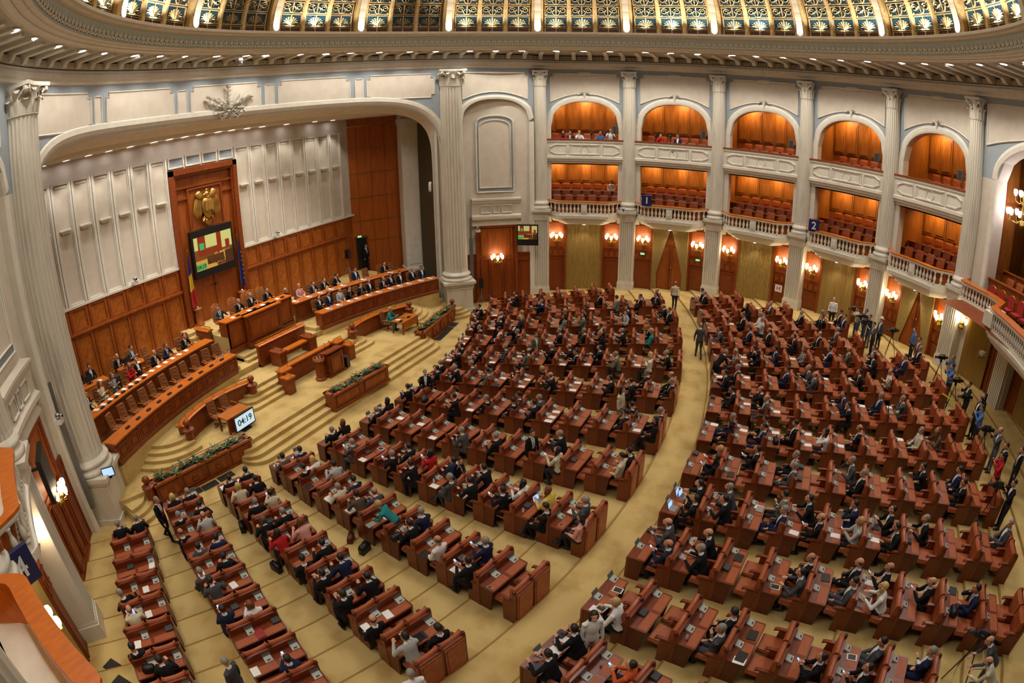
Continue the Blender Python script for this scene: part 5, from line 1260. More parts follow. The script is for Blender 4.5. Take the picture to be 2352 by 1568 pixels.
# ================================================================= PEOPLE
import numpy as np
def V(*a): return np.array(a, float)
def ik(S, T, a, b, pole):
    d = T - S; L = np.linalg.norm(d); L2 = min(L, a + b - .002); d = d / L; T = S + d * L2
    x = (a * a - b * b + L2 * L2) / (2 * L2); h = sqrt(max(0, a * a - x * x))
    p = pole - d * (pole @ d); p = p / (np.linalg.norm(p) + 1e-9)
    return S + d * x + p * h, T
def rotx(a): c, s = cos(a), sin(a); return np.array([[1, 0, 0], [0, c, -s], [0, s, c]])
def rotz(a): c, s = cos(a), sin(a); return np.array([[c, -s, 0], [s, c, 0], [0, 0, 1]])
def tube_np(mb, rings):
    mb.loft([[tuple(p) for p in r] for r in rings])
def seg(mb, P, R, n=10, flat=None):
    """tapered limb through points P with radii R and rounded ends"""
    P = [np.asarray(p, float) for p in P]; rings = []
    t0 = P[1] - P[0]; t0 = t0 / np.linalg.norm(t0); t1 = P[-1] - P[-2]; t1 = t1 / np.linalg.norm(t1)
    pts = [(P[0] - t0 * R[0] * .9, R[0] * .3), (P[0] - t0 * R[0] * .5, R[0] * .8)] + list(zip(P, R)) + [(P[-1] + t1 * R[-1] * .5, R[-1] * .8), (P[-1] + t1 * R[-1] * .9, R[-1] * .3)]
    for i, (p, r) in enumerate(pts):
        a = pts[max(i - 1, 0)][0]; c = pts[min(i + 1, len(pts) - 1)][0]; t = c - a; t = t / np.linalg.norm(t)
        ref = V(0, 0, 1) if abs(t[2]) < .9 else V(0, 1, 0)
        x = np.cross(t, ref); x /= np.linalg.norm(x); y = np.cross(x, t)
        rings.append([p + r * (x * cos(2 * pi * k / n) + y * sin(2 * pi * k / n)) for k in range(n)])
    tube_np(mb, rings)
def ell(mb, c, r, Rm=None, n=14, m=9):
    Rm = np.eye(3) if Rm is None else Rm
    tube_np(mb, [[np.asarray(c) + Rm @ V(r[0] * sin(pi * (j + .02) / (m + .04)) * cos(2 * pi * i / n), r[1] * sin(pi * (j + .02) / (m + .04)) * sin(2 * pi * i / n), -r[2] * cos(pi * (j + .02) / (m + .04))) for i in range(n)] for j in range(m + 1)])
SKIN, COAT, SHIRT, LEGS, SHOE, FACE = range(6)
_scene_dep = None
def build_person(name, pelvis, lean, twist, pitch, yaw, hands, legs, side=0.0, skirt=False, poles=None):
    """one continuous body: limbs and trunk laid out as tapered volumes, fused by voxel remesh; returns mesh and head frame"""
    mb = MB(); prim = []                 # primitives for the zone lookup: (p, q, r, zone)
    pel = np.asarray(pelvis, float); Rt = rotz(twist) @ rotx(-lean) @ np.array([[cos(side), 0, sin(side)], [0, 1, 0], [-sin(side), 0, cos(side)]])
    T = lambda x, y, z: pel + Rt @ V(x, y, z)
    # trunk rings: (height, half width, half depth, y offset)
    tr = [(-.12, .13, .1, 0), (-.06, .17, .125, 0), (.04, .172, .125, 0), (.16, .158, .112, .005), (.28, .172, .118, .01), (.38, .188, .118, .0), (.46, .185, .1, -.01), (.51, .13, .075, -.015), (.54, .06, .055, -.01)]
    tube_np(mb, [[T(w * cos(t) * (1 - .08 * sin(t) ** 2), yo + d * sin(t), z) for t in frange(0, 2 * pi, 16)[:-1]] for z, w, d, yo in tr])
    prim.append((T(0, 0, -.02), T(0, 0, .42), .17, COAT))
    neck0, neck1 = T(0, -.01, .5), T(0, .02, .62)
    seg(mb, [neck0, neck1], [.06, .054]); prim.append((T(0, 0, .555), neck1, .055, SKIN))
    Rh = rotz(twist + yaw) @ rotx(-pitch)
    hc = neck1 + Rh @ V(0, .035, .085)
    Hh = lambda x, y, z: hc + Rh @ V(x, y, z)
    ell(mb, Hh(0, -.012, .03), (.078, .098, .098), Rh); ell(mb, Hh(0, .03, -.045), (.058, .066, .075), Rh)
    ell(mb, Hh(0, .072, -.092), (.03, .026, .024), Rh, 8, 6)
    seg(mb, [Hh(0, .088, .02), Hh(0, .112, -.03)], [.011, .017], 6); ell(mb, Hh(0, .09, -.062), (.026, .016, .01), Rh, 8, 5)
    for s in (-1, 1):
        ell(mb, Hh(s * .082, -.01, -.005), (.012, .022, .034), Rh, 8, 6); seg(mb, [Hh(s * .045, .082, .03), Hh(s * .018, .09, .032)], [.011, .012], 6)
    prim.append((Hh(0, 0, .03), Hh(0, .02, -.06), .1, SKIN))
    eyes = [Hh(s * .033, .083, .008) for s in (-1, 1)]
    # arms and hands
    for i, s in enumerate((-1, 1)):
        S = T(s * .185, 0, .45); Hd = np.asarray(hands[i], float)
        po = V(s * .6, -.4, -.7) if not poles else np.asarray(poles[i], float)
        E, W = ik(S, Hd, .29, .265, po)
        seg(mb, [T(s * .12, 0, .45), S, (S + E) / 2, E], [.07, .068, .058, .05]); seg(mb, [E, (E + W) / 2, W], [.05, .046, .034])
        fd = W - E; fd = fd / np.linalg.norm(fd)
        prim += [(S, E, .06, COAT), (E, W - fd * .01, .05, COAT)]
        dn = V(0, 0, -1) - fd * (V(0, 0, -1) @ fd); dn = dn / (np.linalg.norm(dn) + 1e-9); sd = np.cross(fd, dn)
        pc = W + fd * .055
        tube_np(mb, [[W + fd * u + sd * (w * cos(t)) + dn * (h * sin(t)) for t in frange(0, 2 * pi, 10)[:-1]] for u, w, h in ((-.02, .024, .02), (.01, .03, .02), (.06, .042, .017), (.095, .04, .014))])
        for k, (o, L) in enumerate(((-.031, .062), (-.0105, .074), (.0105, .07), (.031, .054))):
            b0 = W + fd * .088 + sd * o; b1 = b0 + (fd + dn * .25) / 1.03 * L * .55; b2 = b1 + (fd * .6 + dn * .8) * L * .5
            seg(mb, [b0, b1, b2], [.0105, .0098, .0088], 6)
        th = np.cross(dn, fd) * s; th = V(-s, 0, 0) - fd * (V(-s, 0, 0) @ fd); th = th / (np.linalg.norm(th) + 1e-9)
        a0 = W + fd * .03 + th * .028; a1 = a0 + (fd * .6 + th * .8) * .035; a2 = a1 + (fd * .95 + th * .2 + dn * .2) * .03
        seg(mb, [a0, a1, a2], [.013, .012, .0095], 6)
        prim.append((W + fd * .02, W + fd * .15, .04, SKIN))
    # legs
    for i, s in enumerate((-1, 1)):
        hip = pel + rotz(twist * .3) @ V(s * .095, 0, -.02); kn, an_ = np.asarray(legs[i][0], float), np.asarray(legs[i][1], float)
        seg(mb, [hip, hip * .5 + kn * .5, kn], [.098, .085, .062]); seg(mb, [kn, kn * .6 + an_ * .4, an_], [.06, .062, .042])
        toe = an_ + V(0, 0, 0) + np.asarray(legs[i][2], float) * .17; toe[2] = max(an_[2] - .05, toe[2] - .05)
        heel = an_ + V(0, 0, -.04) - np.asarray(legs[i][2], float) * .04
        seg(mb, [heel, (heel + toe) / 2, toe], [.042, .045, .036], 8)
        prim += [(hip, kn, .08, LEGS), (kn, an_ + V(0, 0, .01), .055, LEGS), (heel + V(0, 0, -.01), toe, .042, SHOE)]
    if skirt:
        pass
    me = mb.mesh(name, 'black'); o = bpy.data.objects.new(name + '_tmp', me); COL.objects.link(o)
    rm = o.modifiers.new('r', 'REMESH'); rm.mode = 'VOXEL'; rm.voxel_size = .0125; rm.use_smooth_shade = True
    sm = o.modifiers.new('s', 'SMOOTH'); sm.factor = .5; sm.iterations = 2
    dc = o.modifiers.new('d', 'DECIMATE'); dc.ratio = .42
    dep = bpy.context.evaluated_depsgraph_get(); dep.update()
    out = bpy.data.meshes.new_from_object(o.evaluated_get(dep)); bpy.data.objects.remove(o); bpy.data.meshes.remove(me)
    out.name = 'person_' + name
    for m in ('skin', 'cloth_black', 'shirt_white', 'cloth_black', 'black', 'face_dark'): 
        pass
    n = len(out.polygons); ce = np.empty(n * 3); out.polygons.foreach_get('center', ce); ce = ce.reshape(-1, 3)
    best = np.full(n, 1e9); zone = np.zeros(n, int)
    for p, q, r, z in prim:
        d = q - p; t = np.clip(((ce - p) @ d) / (d @ d + 1e-12), 0, 1); dist = np.linalg.norm(ce - p - t[:, None] * d, axis=1) - r
        m_ = dist < best; best[m_] = dist[m_]; zone[m_] = z
    loc = (ce - pel) @ Rt                 # trunk frame: shirt front and tie strip
    front = (zone == COAT) & (loc[:, 1] > .05) & (np.abs(loc[:, 0]) < .02 + .13 * np.clip(loc[:, 2] - .14, 0, .5) ** 1.0) & (loc[:, 2] > .1)
    zone[front] = SHIRT
    zone[(zone == COAT) & (loc[:, 2] > .53) & (np.abs(loc[:, 0]) < .07)] = SHIRT
    zone[(zone == COAT) & (loc[:, 2] < -.0)] = LEGS
    tie = (zone == SHIRT) & (np.abs(loc[:, 0]) < .022) & (loc[:, 2] < .5) & (loc[:, 1] > 0)
    hd = (ce - hc) @ Rh
    for e_ in eyes:
        zone[(np.linalg.norm(ce - e_, axis=1) < .014) & (zone == SKIN)] = FACE
    zone[(zone == SKIN) & (np.abs(hd[:, 2] + .066) < .006) & (np.abs(hd[:, 0]) < .022) & (hd[:, 1] > .07)] = FACE
    zone[tie] = 6
    out.polygons.foreach_set('material_index', zone.astype(np.int32)); out.polygons.foreach_set('use_smooth', np.ones(n, bool))
    for _ in range(7): out.materials.append(M['black'])
    out.update()
    Mh = Matrix(((Rh[0][0], Rh[0][1], Rh[0][2], hc[0]), (Rh[1][0], Rh[1][1], Rh[1][2], hc[1]), (Rh[2][0], Rh[2][1], Rh[2][2], hc[2]), (0, 0, 0, 1)))
    return out, Mh, hands
fw_ = (0, 1, 0)
sitL = (((-.11, .42, .5), (-.11, .38, .1), fw_), ((.11, .42, .5), (.11, .38, .1), fw_))
sitX = (((-.06, .42, .54), (-.02, .34, .12), fw_), ((.09, .44, .62), (-.16, .52, .3), (-.2, .9, 0)))
sitS = (((-.13, .4, .5), (-.15, .24, .1), fw_), ((.1, .43, .5), (.12, .46, .1), fw_))
P0 = (0, 0, .55)
PROT = {}
def proto(key, *a, **k): PROT[key] = build_person(key, *a, **k)
proto('1', P0, .34, 0, -.42, .05, ((-.17, .47, .83), (.15, .5, .83)), sitL)
proto('2', P0, -.1, .05, -.05, .25, ((-.12, .26, .65), (.12, .27, .65)), sitX)
proto('3', P0, .24, .1, -.2, -.2, ((-.2, .42, .83), (.06, .285, 1.08)), sitL)
proto('4', P0, .12, 0, -.5, .0, ((-.05, .40, .90), (.06, .40, .89)), sitS)
proto('5', P0, .12, .5, -.1, .4, ((-.3, .25, .78), (.18, .42, .84)), sitL, side=-.12)
proto('6', P0, -.02, -.1, -.1, -.3, ((.1, .2, .86), (-.12, .21, .82)), sitL)       # arms folded
stL = (((-.1, .02, .5), (-.11, -.01, .08), fw_), ((.1, .03, .5), (.11, .02, .08), fw_))
wkL = (((-.09, .14, .52), (-.1, .2, .09), fw_), ((.09, .02, .5), (.1, -.26, .13), fw_))
PS = (0, 0, .97)
proto('7', PS, 0, 0, -.15, .1, ((-.24, .06, .86), (.24, .08, .86)), stL)
proto('8', (0, 0, .95), .06, .1, -.1, -.05, ((-.24, .22, .9), (.25, -.16, .88)), wkL)
proto('9', PS, .06, 0, -.05, 0, ((-.1, .36, 1.46), (.14, .34, 1.42)), stL)          # working a camera
proto('0', PS, .75, .15, -.1, -.2, ((-.12, .62, .95), (.2, .6, .92)), stL)          # bending forward
# hair, in the head frame
def hair_mesh(kind):
    m = MB(); m.smooth = True
    def cap(fn, rx=.086, ry=.106, rz=.106, n=18, k=9, cy=-.014, cz=.032):
        rows_ = []
        for j in range(k + 1):
            row = []
            for i in range(n):
                th = 2 * pi * i / n; lim = fn(th); ph = lim * j / k
                row.append((rx * sin(ph + .02) * cos(th), cy + ry * sin(ph + .02) * sin(th), cz + rz * cos(ph + .02)))
            rows_.append(row)
        m.loft(rows_, True, True)
    front = lambda th: (sin(th) + 1) / 2           # 1 at the forehead, 0 at the nape
    if kind in 'dg': cap(lambda th: lerp(2.05, 1.0, front(th) ** 1.5))
    elif kind == 'b':                              # bald crown: band round the back and sides
        rows_ = []
        for z, e_ in ((-.045, .002), (-.01, .006), (.03, .008), (.055, .004)):
            rows_.append([((.08 + e_) * sqrt(max(.05, 1 - ((z - .03) / .1) ** 2)) * cos(t), -.012 + (.1 + e_) * sqrt(max(.05, 1 - ((z - .03) / .1) ** 2)) * sin(t), z) for t in frange(pi * .93, 2.07 * pi, 12)])
        m.loft(rows_, False)
    elif kind in 'DBRG':
        cap(lambda th: lerp(2.2, .95, front(th) ** 1.4), .092, .11, .11)
        rows_ = []
        for z, w, d, y in ((.04, .094, .05, -.06), (-.04, .1, .055, -.065), (-.12, .105, .05, -.07), (-.2, .1, .04, -.075), (-.27, .07, .025, -.08)):
            rows_.append([(w * cos(t), y + d * sin(t), z) for t in frange(0, 2 * pi, 12)[:-1]])
        m.loft(rows_)
        for s in (-1, 1): m.tube([(s * .085, .0, .03), (s * .092, -.01, -.04), (s * .09, -.03, -.12)], [.02, .024, .016], 6)
    elif kind == 'S':
        cap(lambda th: lerp(2.25, 1.0, front(th) ** 1.4), .098, .116, .116)
    return m.mesh('hair', 'black')
HAIR = {k: hair_mesh(k) for k in 'dbDS'}
HMESH = {'d': 'd', 'g': 'd', 'b': 'b', 'D': 'D', 'B': 'D', 'R': 'D', 'G': 'D', 'S': 'S'}
mat('skin', rgb(206, 150, 118), .55); mat('skin_tan', rgb(190, 132, 100), .55); mat('face_dark', rgb(70, 36, 30), .6)
HC = {'d': rgb(30, 22, 18), 'g': rgb(138, 132, 124), 'b': rgb(70, 60, 52), 'D': rgb(26, 18, 16), 'B': rgb(206, 172, 104), 'R': rgb(112, 62, 30), 'G': rgb(84, 74, 66), 'S': rgb(180, 148, 96)}
for k, c in HC.items(): mat('hair_' + k, c, .5)
CC = {'k': ('black', rgb(24, 24, 27)), 'n': ('navy', rgb(30, 38, 66)), 's': ('dark grey', rgb(72, 73, 76)), 'l': ('light grey', rgb(176, 176, 170)), 'g': ('grey-green', rgb(100, 104, 88)), 'b': ('brown', rgb(92, 76, 60)), 'w': ('white', rgb(232, 230, 224)), 'c': ('cream', rgb(206, 194, 164)), 'r': ('red', rgb(178, 34, 38)), 't': ('teal', rgb(44, 132, 134)), 'y': ('yellow', rgb(214, 184, 84)), 'p': ('pink', rgb(220, 160, 148)), 'o': ('orange', rgb(206, 92, 48)), 'f': ('patterned', rgb(120, 112, 108)), 'u': ('blue', rgb(78, 112, 168))}
for k, (n, c) in CC.items(): mat('cloth_' + k, c, .85, spec=.2)
M['cloth_f'] = mat('cloth_f', rgb(40, 36, 36), .85, col2=rgb(190, 182, 170), scale=26, lo=.45, hi=.55)
TIES = ['cloth_n', 'cloth_k', 'cloth_r', 'shirt', 'shirt', 'shirt']
mat('shirt', rgb(232, 232, 232), .8); mat('trousers', rgb(24, 24, 28), .85); mat('trousers_grey', rgb(96, 98, 104), .85); mat('jeans', rgb(70, 86, 112), .85); mat('shoe', rgb(16, 14, 14), .4)
rp = random.Random(5)
HT = {'d': 'dark hair', 'g': 'grey hair', 'b': 'thinning hair', 'D': 'long dark hair', 'B': 'long blonde hair', 'R': 'long brown hair', 'G': 'dark grey hair', 'S': 'short fair hair'}
PT = {'1': 'leaning over the desk', '2': 'sitting back', '3': 'resting chin on hand', '4': 'looking down at hands', '5': 'turned sideways', '6': 'with folded arms', '7': 'standing', '8': 'walking', '9': 'working a camera', '0': 'bending forward'}
def person(code, loc, rz, where, group, mirror=None, legs=None, scale=1.08):
    cl, hr, po = code[0], code[1], code[2]
    me, Mh, hands = PROT[po]
    o = bpy.data.objects.new('person', me); COL.objects.link(o)
    mir = rp.random() < .5 if mirror is None else mirror
    o.location = loc; o.rotation_euler = (0, 0, rz); o.scale = ((-scale if mir else scale), scale, scale)
    shirt = 'shirt' if cl in 'knslgbc' and hr in 'dgbG' else 'cloth_' + cl
    if hr in 'DBRS': shirt = 'cloth_' + cl
    tie = rp.choice(TIES) if shirt == 'shirt' else shirt
    lg = legs or ('trousers' if cl not in 'kns' else 'cloth_' + cl)
    for i, mname in enumerate(('skin' if rp.random() < .6 else 'skin_tan', 'cloth_' + cl, shirt, lg, 'shoe', 'face_dark', tie)):
        o.material_slots[i].link = 'OBJECT'; o.material_slots[i].material = M[mname]
    h = bpy.data.objects.new('hair', HAIR[HMESH[hr]]); COL.objects.link(h); h.parent = o; h.matrix_local = Mh
    h.material_slots[0].link = 'OBJECT'; h.material_slots[0].material = M['hair_' + hr]
    garment = {'w': 'white shirt' if hr not in 'DBRS' else 'white top', 'r': 'red top', 't': 'teal jacket', 'y': 'yellow top', 'p': 'pink top', 'o': 'orange top', 'f': 'patterned top'}.get(cl, CC[cl][0] + (' suit' if cl in 'kns' else ' jacket'))
    tag(o, '%s with %s, %s' % ('person in ' + garment, HT[hr], where), 'person', group)
    return o
OCC = """i-5,0,-1,kB1,15,-14 i-5,0,1,kg1,1,-14 i-5,1,-1,kg2,6,-14 i-5,1,1,kd1,16,-14 i-5,2,-1,kb2,-13,-14 i-5,2,1,lb1,8,18 i-5,3,-1,sd4,16,-14 i-5,3,1,nd1,4,-14 i-5,4,-1,sg2,-16,-14 i-5,4,1,kd1,-7,-9 i-5,5,-1,sd1,1,18 i-5,6,-1,nd4,-10,11 i-5,6,1,wR4,-15,-14 i-5,8,1,nd4,-16,-13 i-4,0,-1,kd1,9,-14 i-4,0,1,kd1,4,-8 i-4,1,-1,cB1,10,18 i-4,1,1,kd1,5,18 i-4,2,-1,kg1,15,0 i-4,2,1,cd4,1,18 i-4,3,-1,kG1,-12,-3 i-4,3,1,kg1,-16,-4 i-4,4,-1,rD1,-7,18 i-4,4,1,pR1,-3,18 i-4,5,-1,kd2,-16,-4 i-4,5,1,kd1,-9,-3 i-4,6,-1,kd4,-8,9 i-4,6,1,nd1,-10,18 i-4,7,-1,kd4,-15,18 i-4,7,1,kd1,-6,18 i-4,8,-1,kb2,-16,18 i-4,9,-1,ld1,2,16 i-4,9,1,kd2,-4,6 i-3,0,-1,bd1,5,-14 i-3,0,1,nd4,-3,-14 i-3,1,-1,kd2,7,-14 i-3,1,1,wB3,-11,-14 i-3,2,1,ld1,14,5 i-3,3,-1,cg1,9,-11 i-3,3,1,nd3,-4,-14 i-3,4,-1,bd1,15,18 i-3,4,1,sb1,-12,-14 i-3,6,-1,kd1,16,1 i-3,6,1,ng3,-4,18 i-3,7,-1,wb2,2,18 i-3,8,-1,kd4,-16,2 i-3,8,1,ng4,-4,18 i-2,0,-1,kg4,15,18 i-2,0,1,kR1,8,16 i-2,1,-1,sg4,-9,-14 i-2,3,-1,kg4,0,18 i-2,3,1,kd1,-4,-8 i-2,4,-1,kd1,-16,18 i-2,4,1,rD4,-7,17 i-2,5,-1,sg2,-16,-14 i-2,5,1,kd1,-4,18 i-2,6,-1,kd1,-4,11 i-2,6,1,kd1,7,18 i-2,7,-1,kd4,-2,18 i-2,7,1,wD4,-16,-14 i-2,8,-1,kd2,-16,-14 i-2,8,1,yR1,-16,1 i-2,9,-1,pD2,-16,-14 i-2,9,1,sg4,-16,5 i-1,0,-1,kg1,6,-14 i-1,0,1,kD1,15,-2 i-1,4,-1,sg1,-12,14 i-1,5,-1,kg1,0,-7 i-1,7,-1,cD4,-14,-11 i-1,7,1,kg1,16,18 i-1,9,-1,cd2,16,18 i-1,9,1,kd3,-15,-14 i0,0,-1,kd4,1,18 i0,0,1,kd1,-1,-14 i0,2,-1,kd1,-16,-14 i0,3,-1,kg2,0,-14 i0,4,-1,kd2,5,-14 i0,4,1,kd2,-16,-14 i0,5,-1,kd1,13,-11 i0,5,1,sg1,-16,-14 i0,8,-1,kd2,16,-8 i0,8,1,kd2,7,-13 i0,9,-1,kD2,-16,-14 i0,9,1,kg2,-15,-14 i1,0,-1,kd1,-2,-13 i1,0,1,kg1,-12,2 i1,1,-1,kg1,16,18 i1,1,1,sg2,-3,-14 i1,2,-1,gd2,4,-10 i1,2,1,sd1,-16,-14 i1,3,1,kd2,-16,-14 i1,4,1,kS2,-16,-14 i1,5,-1,kb1,2,18 i1,7,-1,kd1,16,-8 i1,8,-1,kd1,-5,18 i1,8,1,kg2,16,-11 i1,9,-1,kg2,16,-11 i1,9,1,kb2,4,-1 i2,0,-1,kd4,-13,-14 i2,0,1,kd1,-16,-14 i2,1,-1,kd1,16,-8 i2,2,1,sg1,-16,-14 i2,3,-1,gb5,-12,-12 i2,3,1,kg1,-2,-14 i2,4,1,kg4,-9,3 i2,5,-1,kd2,2,-7 i2,5,1,kb1,-10,18 i2,6,1,kd4,-16,1 i2,7,-1,gg1,-15,18 i2,8,-1,wB2,-16,-6 i2,9,-1,kg1,16,18 i3,0,1,kg2,16,-13 i3,1,1,wd2,-16,-14 i3,2,-1,kg2,16,-5 i3,2,1,kb3,14,18 i3,4,-1,kg2,16,6 i3,5,-1,kg2,16,1 i3,6,-1,kS1,-16,7 i3,6,1,kd3,1,18 i3,7,-1,kg1,8,18 i3,8,-1,tS2,-5,10 i3,8,1,kd2,8,13 i4,0,-1,kd1,9,3 i4,1,-1,kb3,-5,-8 i4,1,1,kg1,5,-4 i4,2,-1,nB2,-5,18 i4,2,1,fS2,-3,17 i4,4,-1,fD2,-16,7 i4,4,1,kS2,-4,9 i4,5,-1,gd4,-16,11 i4,5,1,kd2,-10,15 i4,7,-1,ld5,16,18 i4,7,1,nd1,16,-14 i4,9,-1,kd2,16,18 i4,9,1,kb1,16,18 i5,0,-1,kd3,12,12 i5,3,-1,ng3,16,-11 i5,3,1,kd1,-16,5 i5,6,1,kd2,16,4 i5,7,-1,gd5,-16,18 i5,8,-1,kd2,-4,1 i5,9,-1,kd3,16,-3 i5,9,1,kb2,16,-1 i-6,0,-1,kg1,16,18 i-6,0,1,kg1,16,18 i-6,3,-1,kg5,5,-14 i-6,4,-1,cb1,13,0 i-6,5,-1,kd2,-2,-14 i-6,6,1,kd1,-13,0 i6,1,-1,kd1,-11,5 o-5,0,-1,kd1,1,18 o-5,0,1,kd1,15,18 o-5,1,1,od4,-9,-7 o-4,0,-1,wS1,-16,-12 o-4,2,-1,sg2,7,3 o-4,2,1,kd2,-9,1 o-4,4,-1,kd4,5,4 o-4,5,-1,kd4,6,18 o-4,5,1,sd2,16,11 o-4,6,1,ng2,16,3 o-3,0,-1,nb4,2,-14 o-3,0,1,sb1,14,8 o-3,1,-1,kg1,16,11 o-3,1,1,kb1,13,13 o-3,3,-1,sd1,16,-14 o-3,3,1,kb2,-1,-2 o-3,4,-1,sd2,16,-7 o-3,4,1,kb2,16,-11 o-3,5,-1,wB1,16,12 o-3,5,1,kb4,16,18 o-3,6,1,kb4,-16,18 o-3,7,1,nd3,-13,-5 o-2,0,-1,kd4,-8,-10 o-2,0,1,kd1,2,-14 o-2,1,-1,kd1,16,17 o-2,1,1,sg1,7,18 o-2,2,-1,ng2,16,-14 o-2,2,1,gd2,16,-9 o-2,3,-1,kb4,7,-13 o-2,3,1,kd1,16,18 o-2,4,-1,lS4,16,-6 o-2,4,1,nd3,16,4 o-2,5,-1,kd3,16,-6 o-2,5,1,kd4,16,18 o-2,6,1,kg1,-6,18 o-2,8,1,sg2,15,-8 o-1,0,-1,kD4,2,-14 o-1,0,1,rS4,-16,-14 o-1,1,1,kd4,16,-14 o-1,2,-1,sg2,16,-14 o-1,2,1,kg2,11,-14 o-1,4,-1,kg2,16,1 o-1,4,1,sg3,16,18 o-1,6,1,kd3,16,5 o-1,7,-1,kd3,16,-14 o-1,7,1,nd2,16,11 o0,0,-1,kD2,12,-14 o0,0,1,ng2,-7,-14 o0,1,-1,nd2,16,-14 o0,1,1,kd2,1,-14 o0,2,1,kd2,-16,-3 o0,3,-1,wD3,15,-14 o0,4,1,kb2,-16,-5 o0,6,1,cg2,4,-5 o0,7,1,bR1,16,18 o1,0,1,kd3,-2,-14 o1,1,-1,sb2,11,-14 o1,1,1,kb3,12,-8 o1,4,-1,kd3,-16,7 o1,4,1,nd1,16,8 o1,5,1,ng2,16,-7 o1,6,1,sg3,-4,0 o2,0,-1,kd1,7,18 o2,0,1,kg2,-8,-14 o2,2,1,nd2,-16,11 o2,3,-1,sb4,16,0 o2,3,1,sg1,16,6 o2,5,1,kd1,-14,14 o2,6,1,cb2,-4,4 o3,0,-1,fS2,15,-13 o3,1,-1,kD2,-2,3 o3,1,1,kd3,-16,2 o3,2,1,nd3,-16,18 o3,3,1,fR2,-16,18 o3,4,1,nd2,-16,3 o3,5,1,bb4,-16,18 o3,6,-1,kd1,-16,18 o3,6,1,nd2,16,3 o3,7,-1,nd2,-16,-11 o3,8,1,kg2,16,-14 o4,0,1,sd1,16,18 o4,1,1,nd2,10,0 o4,2,1,kb2,-16,18 o4,3,-1,kd1,-16,-7 o4,4,-1,kb2,16,-14 o4,5,1,sg2,3,-14 o5,1,1,kd2,-16,-2 o5,2,-1,lg2,-16,18 o5,2,1,wg2,-16,18 o5,4,1,kg2,16,-2 o5,5,-1,kd3,16,-12 o5,5,1,kg2,16,-14 o5,6,-1,nd2,16,-14 o5,6,1,kd2,16,-14 o6,2,-1,kD3,-16,18 o6,3,-1,sg2,14,-14 o7,0,-1,kg2,16,11 o7,0,1,kd2,-5,10"""
OC = set()
for tok in OCC.split():
    h, j, s, code, dx, dy = tok.split(','); b, k = h[0], int(h[1:]); j, s, dx, dy = int(j), int(s), int(dx), int(dy)
    R = rows_of(b, k); OC.add((b, k, j, s))
    base = KS * (R[j] + .3 - 28) - (KS * (R[j + 1] - 28))
    p = slot(b, k, R[j + 1], -.08 + s * .385 + dx / 100, .44 + dy / 100, base)
    blk, fl_ = ('inner', FILE_I[k]) if b == 'i' else ('outer', FILE_O[k])
    if code[2] == '2' and rp.random() < .25: code = code[:2] + '6'
    person(code, p, slot_rz(b, k) + rp.uniform(-.12, .12), '%s seat, row %s, %s %s file' % ('left' if s < 0 else 'right', ORD[j], fl_, blk), 'members seated in the %s block' % blk, scale=1.12)
# ================================================================= SMALL THINGS
mat('green_led', rgb(60, 200, 90), .5, emit=rgb(80, 230, 120), es=3.0)
mat('screen_glow', rgb(150, 180, 220), .4, emit=rgb(150, 185, 235), es=1.3)
mat('clock_glow', rgb(190, 214, 226), .4, emit=rgb(176, 206, 222), es=.9)
for nm, c in (('s_yellow', (170, 172, 104)), ('s_red', (120, 30, 14)), ('s_dark', (60, 34, 16)), ('s_floor', (176, 132, 56)), ('s_green', (48, 150, 84)), ('s_brown', (104, 60, 24)), ('s_olive', (120, 130, 70))): mat(nm, rgb(*c), .4, emit=rgb(*c), es=.75)
mat('sign_blue', rgb(22, 30, 84), .5); mat('sign_white', rgb(236, 236, 238), .6); mat('sign_red', rgb(190, 40, 40), .6)
mat('flag_blue', rgb(26, 44, 128), .8); mat('flag_yellow', rgb(226, 190, 50), .8); mat('flag_red', rgb(190, 34, 40), .8)
mat('water', rgb(210, 220, 224), .15, spec=.6); mat('folder_red', rgb(150, 40, 40), .6); mat('tape_yellow', rgb(206, 208, 60), .5); mat('orange_table', rgb(196, 112, 38), .35, col2=rgb(176, 94, 28), scale=4, stretch=(.5, 4, 1))
def text(body, size, m, parent, loc, rot, nm='lettering', ext=.004):
    c = bpy.data.curves.new(nm, 'FONT'); c.body = body; c.size = size; c.align_x = 'CENTER'; c.align_y = 'CENTER'; c.extrude = ext; c.offset = size * .012
    c.materials.append(M[m]); t_ = bpy.data.objects.new(nm, c); COL.objects.link(t_); bpy.context.view_layer.update()
    me = bpy.data.meshes.new_from_object(t_.evaluated_get(bpy.context.evaluated_depsgraph_get())); bpy.data.objects.remove(t_); o = bpy.data.objects.new(nm, me); COL.objects.link(o); o.parent = parent; o.location = loc; o.rotation_euler = rot; return o
# ---- things lying on the desks
def m_paper():
    m = MB(); m.bbox(-.105, .105, -.148, .148, 0, .006); return m.mesh('paper', 'paper')
I_PAPER = m_paper()
m = MB(); m.mi = 0; m.bbox(-.1, .1, -.13, .13, 0, .01); m.mi = 1; m.bbox(-.08, .08, -.1, .1, .01, .0115); I_TAB = m.mesh('tablet', ['white_plastic', 'black'])
m = MB(); m.bbox(-.15, .15, -.11, .11, 0, .014); I_LBASE = m.mesh('laptop', 'grey_metal')
m = MB(); m.loft([[(-.15, .11, .014), (.15, .11, .014), (.15, .12, .014), (-.15, .12, .014)], [(-.15, .16, .21), (.15, .16, .21), (.15, .17, .21), (-.15, .17, .21)]]); I_LLID = m.mesh('lid', 'dark_grey')
m = MB(); m.add([(-.135, .1105, .03), (.135, .1105, .03), (.135, .157, .2), (-.135, .157, .2)], [(0, 1, 2, 3)]); I_LSCR = m.mesh('screen', 'screen_glow')
